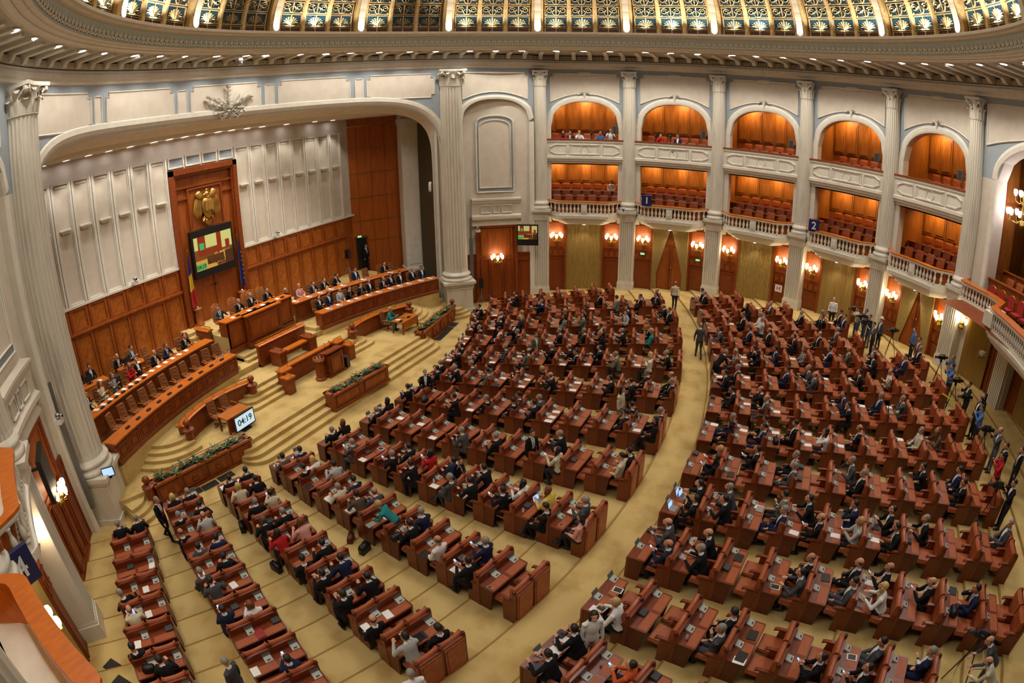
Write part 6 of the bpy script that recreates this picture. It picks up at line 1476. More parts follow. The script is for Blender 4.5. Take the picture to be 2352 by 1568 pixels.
m = MB(); m.bbox(-.15, .15, -.11, .11, .014, .024); m.bbox(-.02, .02, -.02, .02, .024, .0245); I_LSHUT = m.mesh('lid', 'grey_metal')
m = MB(); rounded(m, -.12, .12, -.16, .16, 0, .02, .02); I_FOLD = m.mesh('folder', 'black')
I_RFOLD = m.mesh('folder', 'folder_red')
m = MB(); m.smooth = True; m.loft([[(x * w, y * w, z) for x, y in ((-.17, -.09), (0, -.11), (.17, -.09), (.19, 0), (.17, .09), (0, .11), (-.17, .09), (-.19, 0))] for z, w in ((0, .95), (.1, 1.05), (.19, .85), (.22, .5))]); I_BAG = m.mesh('bag', 'black')
m = MB(); m.tube([(-.1, 0, .2), (-.07, 0, .3), (.07, 0, .3), (.1, 0, .2)], .012, 5); I_HAND = m.mesh('handle', 'black')
m = MB(); m.mi = 0; m.bbox(-.036, .036, -.07, .07, 0, .01); m.mi = 1; m.bbox(-.032, .032, -.06, .06, .01, .0105); I_PHONE = m.mesh('phone', ['black', 'screen_glow']); I_PHONE2 = m.mesh('phone', ['white_plastic', 'black'])
ITEMS = """i-4,0,-57,-8,p i-4,0,17,-20,p i-5,0,49,-8,p i-5,1,35,-27,p i-5,3,26,-24,p i-5,4,-57,-14,p i-5,5,14,-19,p i-6,2,56,-23,p i-6,3,18,-21,p i-6,4,8,-24,p i-6,5,-47,-21,p i-5,8,-64,-16,p i-5,7,2,-13,r i-3,0,-49,-8,p i-3,3,-60,-24,p i-4,3,-64,-9,r i-6,4,-46,-8,L i-6,6,-30,-18,b i-5,1,14,-16,n i-5,0,39,-29,n i-6,6,28,-8,n i-2,4,-64,-14,p i-2,6,-64,-8,p i-2,5,-64,-8,p i-3,5,-5,-8,p i-3,5,-64,-12,l i-3,6,-60,-8,p i-3,7,-64,-8,n i-3,8,-64,-8,p i-4,8,4,-8,p i-4,8,-64,-8,p i-2,9,17,-12,p i-2,9,-52,-20,f i-2,7,3,-30,t i-2,8,20,-14,L o-3,0,43,-30,t o-4,0,29,-29,t o-4,0,-48,-27,t o-4,0,-59,-8,p o-5,0,49,-18,p o-5,0,7,-11,p i-3,4,27,-8,t i-2,2,-64,-18,p o-2,0,-44,-20,L o-2,0,31,-14,L i-4,9,9,-8,n i-4,9,2,-8,n i-3,9,-64,-8,f o-5,0,-57,-8,n i-3,6,-64,-8,b i-3,0,-53,-10,p i-3,0,31,-25,p i-2,0,15,-16,p i-1,1,23,-16,p i-1,2,12,-17,p i-1,3,-63,-13,p i-2,2,-64,-19,p i-3,3,-56,-20,p i-3,4,-57,-8,p i-3,5,-3,-8,p i-2,5,-64,-8,p i-2,6,-64,-10,p i-2,2,32,-8,t i-3,3,21,-15,n i-2,3,27,-30,t i0,1,-46,-8,b i-3,2,-58,-14,n i-3,1,12,-22,p i-3,4,-49,-12,p i-1,1,21,-16,p i-1,2,12,-14,p i-1,3,-62,-8,p i0,3,-61,-8,p i0,6,17,-8,p i0,6,-29,-13,p i0,6,-64,-8,p i1,1,-46,-11,t i1,3,15,-19,p i1,4,-57,-8,p i1,6,-56,-9,p i1,6,22,-14,p i1,4,18,-18,p i2,0,-49,-8,p i2,2,-61,-12,p i2,5,-62,-8,p i2,6,-54,-8,p i2,8,-46,-8,p i3,0,-49,-8,p i3,0,29,-8,p i4,0,-49,-8,p i5,1,-53,-13,p i6,1,13,-9,p i6,1,-56,-9,p i5,0,48,-12,p i5,0,-36,-8,p i4,2,-60,-10,p i4,1,-46,-10,p i4,6,-52,-8,p i5,6,-48,-8,p i4,9,61,-8,p i3,4,-49,-8,p i0,9,-51,-10,p i2,3,23,-14,p i1,9,40,-8,t i1,3,-64,-11,n o3,1,44,-8,p o3,1,-40,-8,p o3,3,34,-8,p o2,1,46,-16,p o2,0,42,-17,p o2,4,64,-12,p o2,5,64,-11,p o1,1,20,-21,p o1,2,-33,-14,p o1,4,64,-21,p o1,5,64,-8,p o1,6,64,-8,p o1,6,17,-12,L o0,1,33,-21,p o0,2,38,-16,p o0,0,58,-30,p o0,3,-32,-18,p o0,3,48,-15,p o0,6,64,-14,p o0,4,-19,-13,p o3,6,-37,-30,p o5,1,47,-8,p o5,6,34,-30,p o6,3,64,-22,p o0,2,-37,-22,b o-2,2,32,-22,l o-2,3,-53,-18,p o-2,4,-36,-14,p o-2,5,-30,-16,p o-3,1,13,-14,p o-3,2,36,-12,n o-3,3,-44,-8,t o-3,5,-22,-19,t o-3,5,44,-8,p o-4,3,-64,-16,p o-4,3,23,-8,n o-4,3,-51,-8,n o-4,5,35,-9,t o-3,7,64,-14,n o-3,7,-24,-13,b o-1,1,-42,-16,n o-3,4,31,-10,n o-2,5,33,-8,n o-2,0,28,-30,L o-2,2,42,-8,p"""
IN = {'p': ('sheet of white paper', 'paper', 'papers on the desks'), 't': ('tablet with white frame', 'tablet', 'tablets on the desks'), 'L': ('open laptop with lit screen', 'laptop', 'laptops on the desks'), 'l': ('closed silver laptop', 'laptop', 'laptops on the desks'), 'n': ('black folder', 'folder', 'folders on the desks'), 'r': ('red folder', 'folder', 'folders on the desks'), 'b': ('black bag', 'bag', 'bags on the desks'), 'f': ('phone', 'phone', 'phones')}
ri = random.Random(9); cnti = {}
def item(c, p, rz, where):
    nm, cat, grp = IN[c]
    if c == 'p': o = put('paper', I_PAPER, None, p, rz)
    elif c == 't': o = put('tablet', I_TAB, None, p, rz)
    elif c == 'L': o = put('laptop', I_LBASE, None, p, rz); l = put('lid', I_LLID, o); put('screen', I_LSCR, l)
    elif c == 'l': o = put('laptop', I_LBASE, None, p, rz); put('lid', I_LSHUT, o)
    elif c == 'n': o = put('folder', I_FOLD, None, p, rz)
    elif c == 'r': o = put('folder', I_RFOLD, None, p, rz)
    elif c == 'b': o = put('bag', I_BAG, None, p, rz); put('handle', I_HAND, o)
    else: o = put('phone', I_PHONE2, None, p, rz)
    lab = '%s, %s' % (nm, where); cnti[lab] = cnti.get(lab, 0) + 1
    if cnti[lab] > 1: lab = '%s %s, %s' % (('', 'further', 'third')[min(2, cnti[lab] - 1)], nm, where)
    tag(o, lab, cat, grp); return o
for tok in ITEMS.split():
    h, j, x, y, c = tok.split(','); b, k = h[0], int(h[1:]); j = int(j); R = rows_of(b, k); x, y = int(x) / 100, int(y) / 100
    blk, fl_ = ('inner', FILE_I[k]) if b == 'i' else ('outer', FILE_O[k])
    z = .785 if c not in 'n' else .785
    item(c, slot(b, k, R[j], x, min(y, -.19), z), slot_rz(b, k) + ri.uniform(-.15, .15) + (pi / 2 if c in 'n' else 0), '%s of desk row %s, %s %s file' % ('left' if x < -.25 else 'middle' if x < .25 else 'right', ORD[j], fl_, blk))
# water bottles and phones in hands
m = MB(); m.smooth = True; m.lathe((0, 0, 0), [(.03, 0), (.032, .02), (.03, .14), (.014, .18), (.014, .2)], 8); I_BOT = m.mesh('bottle', 'water'); m = MB(); m.lathe((0, 0, .2), [(.016, 0), (.016, .02)], 6); I_CAPB = m.mesh('cap', 'sign_blue')
for key in sorted(OC):
    b, k, j, s = key
    if ri.random() < .16:
        R = rows_of(b, k); blk, fl_ = ('inner', FILE_I[k]) if b == 'i' else ('outer', FILE_O[k])
        o = put('water_bottle', I_BOT, None, slot(b, k, R[j], s * .385 - .12, -.06, .785)); put('cap', I_CAPB, o)
        tag(o, 'clear water bottle by the %s seat, row %s, %s %s file' % ('left' if s < 0 else 'right', ORD[j], fl_, blk), 'bottle', 'water bottles on the desks')
for o in [o for o in COL.objects if o.name.startswith('person') and o.data == PROT['4'][0]]:
    if ri.random() < .6:
        hx = .0; v = Matrix.Rotation(o.rotation_euler[2], 3, 'Z') @ (Vector((0, .5, .955)) * o.scale[1])
        q = put('phone', I_PHONE, None, Vector(o.location) + v, o.rotation_euler[2]); q.rotation_euler = (radians(38), 0, o.rotation_euler[2])
        tag(q, 'lit phone held by the ' + o['label'].split(' in ')[0] + ' at ' + o['label'].split(', ', 1)[1], 'phone', 'phones')
# ---- people on their feet
STAND = [('kg8', -12.59, 9.69, 3.5, 'walking between the two leftmost files', None), ('wD7', -11.0, -4.68, 2.3, 'standing at the aisle corner', 'cloth_w'), ('cb8', 15.9, -1.16, -1.5, 'walking towards the draped doorway', None), ('sg8', 8.75, -3.81, -1.3, 'walking along the curved aisle', None),
 ('kg0', 5.57, -5.06, -2.3, 'leaning over a desk beside the curved aisle', None), ('kd7', -3.58, .06, 2.6, 'standing among the inner desks', None), ('nd0', -5.52, 2.17, 2.8, 'bending over a desk in the fifth inner file', None), ('cD7', .64, -1.88, 2.9, 'standing with a cardigan near the curved aisle', 'cloth_f'), ('kg7', .21, 6.87, 2.2, 'standing at the front of the inner block', None), ('gd7', 5.73, 3.96, 2.8, 'standing between inner desks, facing the camera', None), ('tS0', -8.75, 2.16, .2, 'bending over the fourth inner file', None), ('sg7', -15.98, 1.74, .3, 'standing beside the second file', 'trousers_grey'), ('wg7', -14.06, -1.98, -.6, 'standing behind the last bench at the bottom edge', None), ('wb7', 14.84, -11.1, 1.4, 'standing by the gold wall curtain', None)]
for c, x, y, rz, w, lg in STAND: person(c, (x, y, tier_z(hypot(x - FX, y - FY))), rz, w, 'people on their feet', legs=lg, scale=1.05)
PRESS = [('cd9', 13.25, -12.47), ('nd7', 13.05, -12.95), ('kd9', 12.12, -13.09), ('sd9', 10.82, -13.15), ('sd7', 11.89, -13.7), ('ud7', 10.41, -15.41), ('bd7', 9.24, -15.46), ('ug9', 6.99, -16.88), ('ud9', 5.78, -16.49), ('kd9', 3.93, -16.9), ('kd7', 2.44, -16.97), ('kD7', 2.9, -17.33), ('ud9', 1.63, -16.85), ('sb9', -.16, -17.16), ('kd7', -1.36, -17.0), ('kd7', -1.7, -17.6), ('rd9', -2.14, -16.6), ('kd9', -3.85, -16.55), ('sb0', -10.62, -14.44), ('cb0', -11.32, -14.29)]
for i, (c, x, y) in enumerate(PRESS):
    z = tier_z(hypot(x - FX, y - FY)); rz = atan2(-(0 - x), 16 - y) + rp.uniform(-.2, .2)
    o = person(c, (x, y, z), rz, '%s from far end of the press line' % ORD[i], 'press crew along the right wall', legs=rp.choice(['jeans', 'trousers', 'trousers', 'trousers_grey']), scale=1.04)
    if i == 4:
        m = MB(); m.smooth = True; m.lathe((0, 0, .0), [(.17, .08), (.16, .075), (.1, .085), (.09, .17), (.05, .19), (.01, .19)], 14); h = m.obj('straw_hat', 'cloth_c', o); h.matrix_local = PROT['7'][1]
def video_camera(x, y, z, rz, label, tall=1.45):
    e = empty('video_camera', (x, y, z), rz); tag(e, label, 'camera', 'video cameras on tripods')
    for k in range(3):
        a = 2 * pi * k / 3; m = MB(); m.tube([(0, 0, tall - .15), (.42 * cos(a), .42 * sin(a), .02)], .018, 5); m.obj('leg', 'black', e)
    m = MB(); m.bbox(-.06, .06, -.2, .2, tall, tall + .16); m.bbox(-.05, .05, -.36, -.2, tall + .02, tall + .14); m.bbox(-.03, .03, -.18, .16, tall + .2, tall + .23); m.bbox(-.02, .02, -.16, -.12, tall + .15, tall + .21); m.obj('body', 'black', e)
    m = MB(); m.smooth = True; m.tube([(0, .2, tall + .08), (0, .32, tall + .08), (0, .4, tall + .08)], [.055, .06, .075], 10); m.obj('lens', 'dark_grey', e)
    m = MB(); m.tube([(0, -.05, tall), (.1, -.45, tall - .12)], .012, 5); m.bbox(-.04, .04, -.05, .05, tall - .16, tall); m.obj('pan_handle', 'black', e)
    m = MB(); m.bbox(-.13, -.06, -.02, .08, tall + .1, tall + .16); m.obj('viewfinder', 'black', e)
for i, (x, y) in enumerate(((14.0, -12.3), (12.7, -12.6), (11.8, -12.7), (10.7, -14.2), (7.4, -16.3), (4.7, -16.4), (3.0, -16.4), (.2, -16.6), (-3.6, -16.0), (-10.2, -13.9))):
    video_camera(x, y, tier_z(hypot(x - FX, y - FY)), atan2(x, 16 - y), 'black video camera on a tripod, %s from the far end of the press line' % ORD[i])
tp = MB()
for (a, b) in (((4.42, -15.75, 3.09), (3.32, -16.3, 3.16)), ((3.32, -16.3, 3.16), (2.65, -16.0, 3.11))): tp.add([(a[0], a[1], a[2] - .04), (b[0], b[1], b[2] - .04), (b[0], b[1], b[2] + .04), (a[0], a[1], a[2] + .04)], [(0, 1, 2, 3)])
tag(tp.obj('barrier_tape', 'tape_yellow'), 'yellow barrier tape strung behind the last benches by the press', 'tape')
# ---- office chairs on the stage
sc_ = MB(); sc_.smooth = False; rounded(sc_, -.26, .26, -.25, .25, .42, .5, .08); SCS = sc_.mesh('seat', 'brown_leather')
def chair_back(w, z0, z1, bulge):
    m = MB(); rows_ = []
    for k, t in enumerate(frange(0, 1, 7)):
        z = lerp(z0, z1, t); ww = w * (1 - .12 * t ** 3); y = -.24 - .12 * t
        rows_.append([(-ww, y, z), (ww, y, z), (ww, y - .08, z), (-ww, y - .08, z)] if not bulge else [(-ww, y - .02, z), (-ww * .5, y + .02, z), (0, y + (.03 if k % 2 else .01), z), (ww * .5, y + .02, z), (ww, y - .02, z), (ww * .9, y - .09, z), (-ww * .9, y - .09, z)])
    m.loft(rows_); return m
SCB = chair_back(.26, .5, 1.12, True).mesh('backrest', 'brown_leather')
SCA = mk(lambda m: (m.tube([(0, .18, .46), (0, .2, .66), (0, .1, .7), (0, -.22, .68)], .022, 6)), 'armrest', 'orange_table')
SCC = mk(lambda m: (m.lathe((0, 0, 0), [(.03, .08), (.03, .42)], 8)), 'column', 'black')
SCF = mk(lambda m: [m.tube([(0, 0, .1), (.28 * cos(2 * pi * k / 5), .28 * sin(2 * pi * k / 5), .05)], .022, 5) for k in range(5)] and [m.ball((.28 * cos(2 * pi * k / 5), .28 * sin(2 * pi * k / 5), .035), .034, 6, 4) for k in range(5)], 'star_base', 'stage_dark')
TSB = None
def office_chair(p, rz, label, group, tall=False):
    e = empty('throne_chair' if tall else 'office_chair', p, rz); put('seat', SCS if not tall else TSS, e); put('backrest', SCB if not tall else TSK, e)
    if tall: put('backrest_trim', TST, e)
    for s in (-1, 1): put('armrest', SCA, e, (s * .3, 0, 0))
    put('column', SCC, e); put('star_base', SCF, e); tag(e, label, 'chair', group); return e
m = MB(); rounded(m, -.3, .3, -.27, .27, .42, .52, .08); TSS = m.mesh('seat', 'tan_leather')
m = chair_back(.31, .5, 1.35, False); TSK_m = m
for r_ in range(6):
    for q in range(5 - (r_ % 2)):
        z = .6 + r_ * .125; x = (-.22 + q * .11) + (.055 if r_ % 2 else 0); m.ball((x, -.24 - .12 * (z - .5) / .85, z), .045, 6, 4, (1, .4, 1))
TSK = m.mesh('backrest', 'tan_leather')
m = MB(); m.tube([(-.3, -.3, .55), (-.3, -.38, 1.2), (-.24, -.42, 1.36), (-.12, -.42, 1.38), (0, -.42, 1.44), (.12, -.42, 1.38), (.24, -.42, 1.36), (.3, -.38, 1.2), (.3, -.3, .55)], .03, 6); TST = m.mesh('backrest_trim', 'orange_table')
def bface(d): return pi - radians(d)
for k in range(11):
    d = -20.6 + 1.43 * k; office_chair(bpol(d, 30.75, LF), bface(d) + ri.uniform(-.25, .25), 'empty brown swivel chair behind the left front bench, %s from left' % ORD[k], 'swivel chairs behind the left front bench')
LB_ = [(-11.23, 'kd6'), (-10.25, 'cR6'), (-9.42, 'fR6'), (-8.23, 'rR4'), (-7.67, 'kg6'), (-6.58, 'kb1'), (-5.7, 'nd1'), (-4.36, 'kd1')]
for i, (x, c) in enumerate(LB_):
    d = degrees(math.asin(x / 32.55)); p = bpol(d, 32.75, LB); office_chair(p, bface(d), 'brown swivel chair behind the left rear bench, %s occupied from left' % ORD[i], 'swivel chairs behind the left rear bench'); person(c, bpol(d, 32.7, LB), bface(d), '%s from left behind the left rear bench' % ORD[i], 'officials behind the left rear bench')
for i, x in enumerate((-3.6, -5.0)):
    d = degrees(math.asin(x / 32.55)); office_chair(bpol(d, 32.9, LB), bface(d) + .3, 'empty brown swivel chair behind the left rear bench, %s from the rostrum' % ORD[i], 'swivel chairs behind the left rear bench')
for rr, (R, LZ, XS, nm) in enumerate(((30.75, LF, [(4.2, 'kd4'), (5.0, 'nd2'), (5.85, 'lb2'), (6.45, 'kd3'), (7.3, 'kd3'), (8.1, 'kg2'), (9.0, 'kg1'), (9.7, 'kd2'), (10.4, 'kd2'), (11.3, 'kg2'), (12.0, 'nd2')], 'front'), (32.7, LB, [(3.55, 'kS2'), (4.6, 'pS2'), (5.5, 'nd1'), (6.35, 'kd1'), (7.3, 'kd5'), (8.9, 'nd2'), (11.0, 'kd1')], 'rear'))):
    for i, (x, c) in enumerate(XS):
        d = degrees(math.asin(x / R)); office_chair(bpol(d, R + .02, LZ), bface(d), 'brown swivel chair behind the right %s bench, %s from left' % (nm, ORD[i]), 'swivel chairs behind the right benches')
        person(c, bpol(d, R - .03, LZ), bface(d), '%s from left behind the right %s bench' % (ORD[i], nm), 'ministers behind the right benches')
        z = 2.65 if rr == 0 else 3.05; RB_ = (29.5 if rr == 0 else 31.5)
        o = item('p', bpol(d, RB_ + .38, z), bface(d), '%s place of the right %s bench' % (ORD[i], nm)); 
        nmx = MB(); nmx.add([(-.11, -.03, 0), (.11, -.03, 0), (.11, .0, .08), (-.11, 0, .08), (.11, .03, 0), (-.11, .03, 0)], [(0, 1, 2, 3), (3, 2, 4, 5)]); np_ = nmx.obj('name_card', 'paper', None, bpol(d, RB_ + .12, z), bface(d)); tag(np_, 'folded white card before the %s place, right %s bench' % (ORD[i], nm), 'card', 'folded cards on the right benches')
        g = MB(); g.lathe((0, 0, 0), [(.025, 0), (.032, .1), (.03, .1), (.024, .01)], 8, False); go = g.obj('glass', 'water', None, bpol(d + .55, RB_ + .25, z)); tag(go, 'water glass beside the %s place, right %s bench' % (ORD[i], nm), 'glass', 'glasses on the right benches')
for k in range(2): 
    d = degrees(math.asin((9.9 + k * 2.0) / 32.7)); office_chair(bpol(d, 32.75, LB), bface(d), 'empty brown swivel chair behind the right rear bench, %s from centre' % ORD[k], 'swivel chairs behind the right benches')
mic = mk(lambda m: (rounded(m, -.13, .13, -.07, .07, 0, .05, .05),), 'desk_microphone', 'black'); 
for k in range(10):
    d = -21.4 + 1.5 * k; o = put('desk_microphone', mic, None, bpol(d, 29.72, 2.65), bface(d)); tag(o, 'dark desk microphone unit on the left front bench, %s from left' % ORD[k], 'microphone', 'microphone units on the left front bench')
for k in range(14):
    d = -20.6 + .92 * k; o = item('p', bpol(d, 31.5 + .4, 3.05), bface(d) + ri.uniform(-.3, .3), '%s from left on the left rear bench' % ORD[k])
    if k < 7: o = put('desk_microphone', mic, None, bpol(d + .4, 31.68, 3.05), bface(d)); tag(o, 'dark desk microphone unit on the left rear bench, %s from left' % ORD[k], 'microphone', 'microphone units on the left rear bench')
for k in range(3):
    d = -8.4 + .9 * k; g = MB(); g.lathe((0, 0, 0), [(.035, 0), (.045, .14), (.03, .2), (.035, .24)], 8, False); o = g.obj('glass', 'water', None, bpol(d, 29.8, 2.65)); tag(o, 'clear water jug on the left front bench, %s from left' % ORD[k], 'jug', 'jugs on the left front bench')
PX_ = [(-1.75, 'sd5', 0), (-.55, 'kg1', 1), (.45, 'kg4', 1), (1.6, 'kd1', 1)]
for i, (x, c, t) in enumerate(PX_):
    office_chair((x, 18.7, L4), pi, 'tall buttoned tan leather chair behind the presidium desk, %s from left' % ORD[i], 'buttoned chairs of the presidium', True)
    person(c, (x, 18.66, L4), pi, '%s from left behind the presidium desk' % ORD[i], 'presidium members')
    item('p', (x + .05, 17.65, 3.8), pi, '%s place of the presidium desk' % ORD[i]); o = put('desk_microphone', mic, None, (x + .35, 17.55, 3.8), 0); tag(o, 'black microphone unit at the %s place of the presidium desk' % ORD[i], 'microphone', 'microphones on the presidium desk')
office_chair((.95, 18.8, L4), pi, 'empty tall buttoned tan leather chair behind the presidium desk', 'buttoned chairs of the presidium', True)
# ---- clerk tables behind the left benches with monitors
for i, (x0, x1, ppl) in enumerate(((-10.6, -9.0, [(-10.3, 'kb2'), (-9.55, 'kd2')]), (-8.2, -6.6, [(-7.9, 'kb1'), (-6.9, 'sd6')]))):
    e = empty('clerk_desk', ((x0 + x1) / 2, 19.6, LB)); tag(e, 'light wooden clerk desk by the wainscot, %s from left' % ORD[i], 'desk', 'clerk desks behind the left benches')
    w = x1 - x0
    for nm, b in (('top', (-w / 2, w / 2, -.35, .35, .72, .76)), ('side_panel', (-w / 2 + .02, -w / 2 + .06, -.32, .32, 0, .72)), ('side_panel', (w / 2 - .06, w / 2 - .02, -.32, .32, 0, .72)), ('front_panel', (-w / 2, w / 2, -.32, -.28, .15, .72))):
        m = MB(); m.bbox(*b); m.obj(nm, 'orange_table', e)
    mo_ = empty('monitor', ((x0 + x1) / 2 - .15, 19.7, LB + .76), .3); tag(mo_, 'black computer monitor on the clerk desk, %s from left' % ORD[i], 'monitor', 'monitors on the clerk desks')
    m = MB(); m.bbox(-.24, .24, -.03, .03, .1, .42); m.obj('screen', 'black', mo_); m = MB(); m.bbox(-.12, .12, -.1, .1, 0, .02); m.bbox(-.03, .03, -.02, .02, 0, .15); m.obj('foot', 'black', mo_)
    item('p', ((x0 + x1) / 2 + .35, 19.5, LB + .765), .2, 'clerk desk %s from left' % ORD[i])
    for q, (x, c) in enumerate(ppl):
        office_chair((x, 20.35, LB), pi, 'brown swivel chair %s at the %s clerk desk by the wainscot' % (('left', 'right')[q], ORD[i]), 'swivel chairs at the clerk desks'); person(c, (x, 20.3, LB), pi, '%s seat, %s clerk desk' % (('left', 'right')[q], ORD[i]), 'clerks by the wainscot')
office_chair((-6.0, 19.9, LB), pi + .4, 'large empty brown swivel chair by the wainscot near the portal', 'swivel chairs at the clerk desks')
pr = empty('printer', (-8.62, 19.3, LB)); tag(pr, 'grey printer on a low stand between the two clerk desks', 'printer'); m = MB(); m.box((0, 0, .55), (.45, .4, .3), 0, .85); m.obj('body', 'dark_grey', pr); m = MB(); m.box((0, 0, .2), (.4, .35, .4)); m.obj('stand', 'black', pr)
# ---- tables of the stenographers with countdown screen
def table(name, x0, x1, y0, y1, z0, h, mt, label, solid=False):
    e = empty(name, ((x0 + x1) / 2, (y0 + y1) / 2, z0)); tag(e, label, 'table'); w, d = (x1 - x0) / 2, (y1 - y0) / 2
    m = MB(); m.bbox(-w, w, -d, d, h - .05, h); m.obj('top', mt, e)
    for sx in (-1, 1):
        for sy in (-1, 1): m = MB(); m.box((sx * (w - .06), sy * (d - .06), (h - .05) / 2), (.07, .07, h - .05)); m.obj('leg', 'stage_dark', e)
    m = MB(); m.bbox(-w + .05, w - .05, -d + .03, -d + .06, .3 if not solid else .08, h - .05); m.obj('modesty_panel', mt if not solid else 'stage_dark', e); return e
table('stenographer_table', -6.75, -5.35, 12.62, 13.4, L1, .76, 'orange_table', 'wooden table with the countdown screen in front, left of the lectern', True)
for i, x in enumerate((-6.4, -5.6)): office_chair((x, 13.85, L1), pi + ri.uniform(-.2, .2), 'empty brown swivel chair behind the countdown screen table, %s' % ('left one', 'right one')[i], 'swivel chairs at the countdown table')
cs = empty('countdown_screen', (-5.95, 12.42, L1 + .02)); tag(cs, 'flat screen showing 04:19 propped before the left stenographer table', 'screen'); cs.rotation_euler = (0, 0, .06)
m = MB(); m.bbox(-.62, .62, -.03, .03, .08, .8); m.obj('bezel', 'black', cs); m = MB(); m.bbox(-.57, .57, -.036, -.03, .14, .74); sc2 = m.obj('display', 'clock_glow', cs); m = MB(); m.bbox(-.25, .25, -.14, .14, 0, .03); m.bbox(-.05, .05, -.02, .02, 0, .1); m.obj('stand', 'black', cs)
text('04:19', .4, 'black', cs, (0, -.04, .44), (pi / 2, 0, 0), 'digits')
table('stenographer_table', 6.35, 7.95, 12.45, 13.3, L1, .76, 'orange_table', 'wooden table in front of the right curved parapet')
office_chair((6.75, 13.85, L1), pi + .3, 'brown swivel chair behind the right stenographer table', 'swivel chairs at the countdown table'); person('tS1', (6.75, 13.82, L1), pi + .25, 'seated at the table before the right parapet', 'stenographers', legs='cloth_t')
item('p', (6.7, 13.05, L1 + .765), .2, 'table before the right parapet')
m = MB(); m.lathe((0, 0, 0), [(.07, 0), (.07, .17), (.06, .18)], 12); tag(m.obj('canister', 'chrome', None, (7.05, 12.9, L1 + .765)), 'small steel canister on the table before the right parapet', 'canister')
for i, x in enumerate((6.5, 7.3)): o = put('desk_microphone', mic, None, (x, 12.7, L1 + .765)); tag(o, 'dark microphone unit on the right stenographer table, %s one' % ('left', 'right')[i], 'microphone', 'microphones on the stenographer table')
for i, (dx, dy) in enumerate(((-.05, .05), (.1, -.02))): o = put('water_bottle', I_BOT, None, (-.42 + dx, 12.8 + dy, L1 + 1.052)); put('cap', I_CAPB, o); tag(o, 'water bottle on the stand beside the lectern, %s one' % ('rear', 'front')[i], 'bottle')
bx = empty('floor_speaker', (1.35, 12.6, L1), .2); tag(bx, 'black floor loudspeaker standing right of the lectern', 'loudspeaker'); m = MB(); m.box((0, 0, .3), (.34, .3, .6), 0, .92); m.obj('cabinet', 'black', bx); m = MB(); m.box((0, -.145, .3), (.28, .02, .5)); m.obj('grille', 'dark_grey', bx)
# ---- big screen, flags
bs = empty('projection_screen', (0, 21.0, 5.5)); tag(bs, 'large dark framed video screen showing the chamber under the gilt eagle', 'screen')
m = MB(); m.bbox(-1.52, 1.52, -.12, .16, 0, 2.68); m.obj('housing', 'black', bs)
def pic(par, x0, x1, z0, z1, y, s=1):
    W, H = x1 - x0, z1 - z0
    for i, (a, b, c, d, mt) in enumerate(((0, 1, 0, 1, 's_brown'), (0, .1, .62, 1, 's_yellow'), (.1, .3, .5, 1, 's_red'), (.3, .6, .62, 1, 's_yellow'), (.6, .72, .45, 1, 's_red'), (.72, 1, .5, 1, 's_yellow'), (.82, .93, .48, .72, 's_red'), (.1, .6, .42, .58, 's_red'), (.14, .26, .6, .8, 's_green'), (.0, .55, .0, .3, 's_floor'), (.5, .95, .1, .42, 's_floor'), (.3, .75, .12, .36, 's_dark'), (.78, 1, .0, .4, 's_dark'), (.0, .26, .02, .2, 's_green'))):
        m = MB(); m.add([(x0 + W * a, y - .001 * (i + 1), z0 + H * c), (x0 + W * b, y - .001 * (i + 1), z0 + H * c), (x0 + W * b, y - .001 * (i + 1), z0 + H * d), (x0 + W * a, y - .001 * (i + 1), z0 + H * d)], [(0, 1, 2, 3)])
        m.obj('picture_area', mt, par)
    r = random.Random(4); y2 = y - .016; m = MB(); q = MB()
    for k in range(90):
        a, c = r.uniform(.5, .98), r.uniform(.04, .44); w_ = .012; m.add([(x0 + W * u, y2, z0 + H * v) for u, v in ((a - w_, c - .012), (a + w_, c - .008), (a + w_, c + .014), (a - w_, c + .012))], [(0, 1, 2, 3)])
    for k in range(9):
        t0 = .3 + .035 * k; pts = [(t0 + .35 * sin(t) - .12, .46 - .38 * t + .012 * k) for t in frange(0, 1, 5)]
        for (u, v), (u2, v2) in zip(pts, pts[1:]): q.add([(x0 + W * u, y2, z0 + H * v), (x0 + W * u2, y2, z0 + H * v2), (x0 + W * u2, y2, z0 + H * (v2 + .018)), (x0 + W * u, y2, z0 + H * (v + .018))], [(0, 1, 2, 3)])
    m.obj('picture_crowd', 's_dark', par)['kind'] = 'stuff'; q.obj('picture_rows', 's_brown', par)['kind'] = 'stuff'
pic(bs, -1.38, 1.38, .42, 2.3, -.122)
text('04:19', .3, 's_dark', bs, (-1.02, -.14, .62), (pi / 2, 0, 0), 'digits', .001)
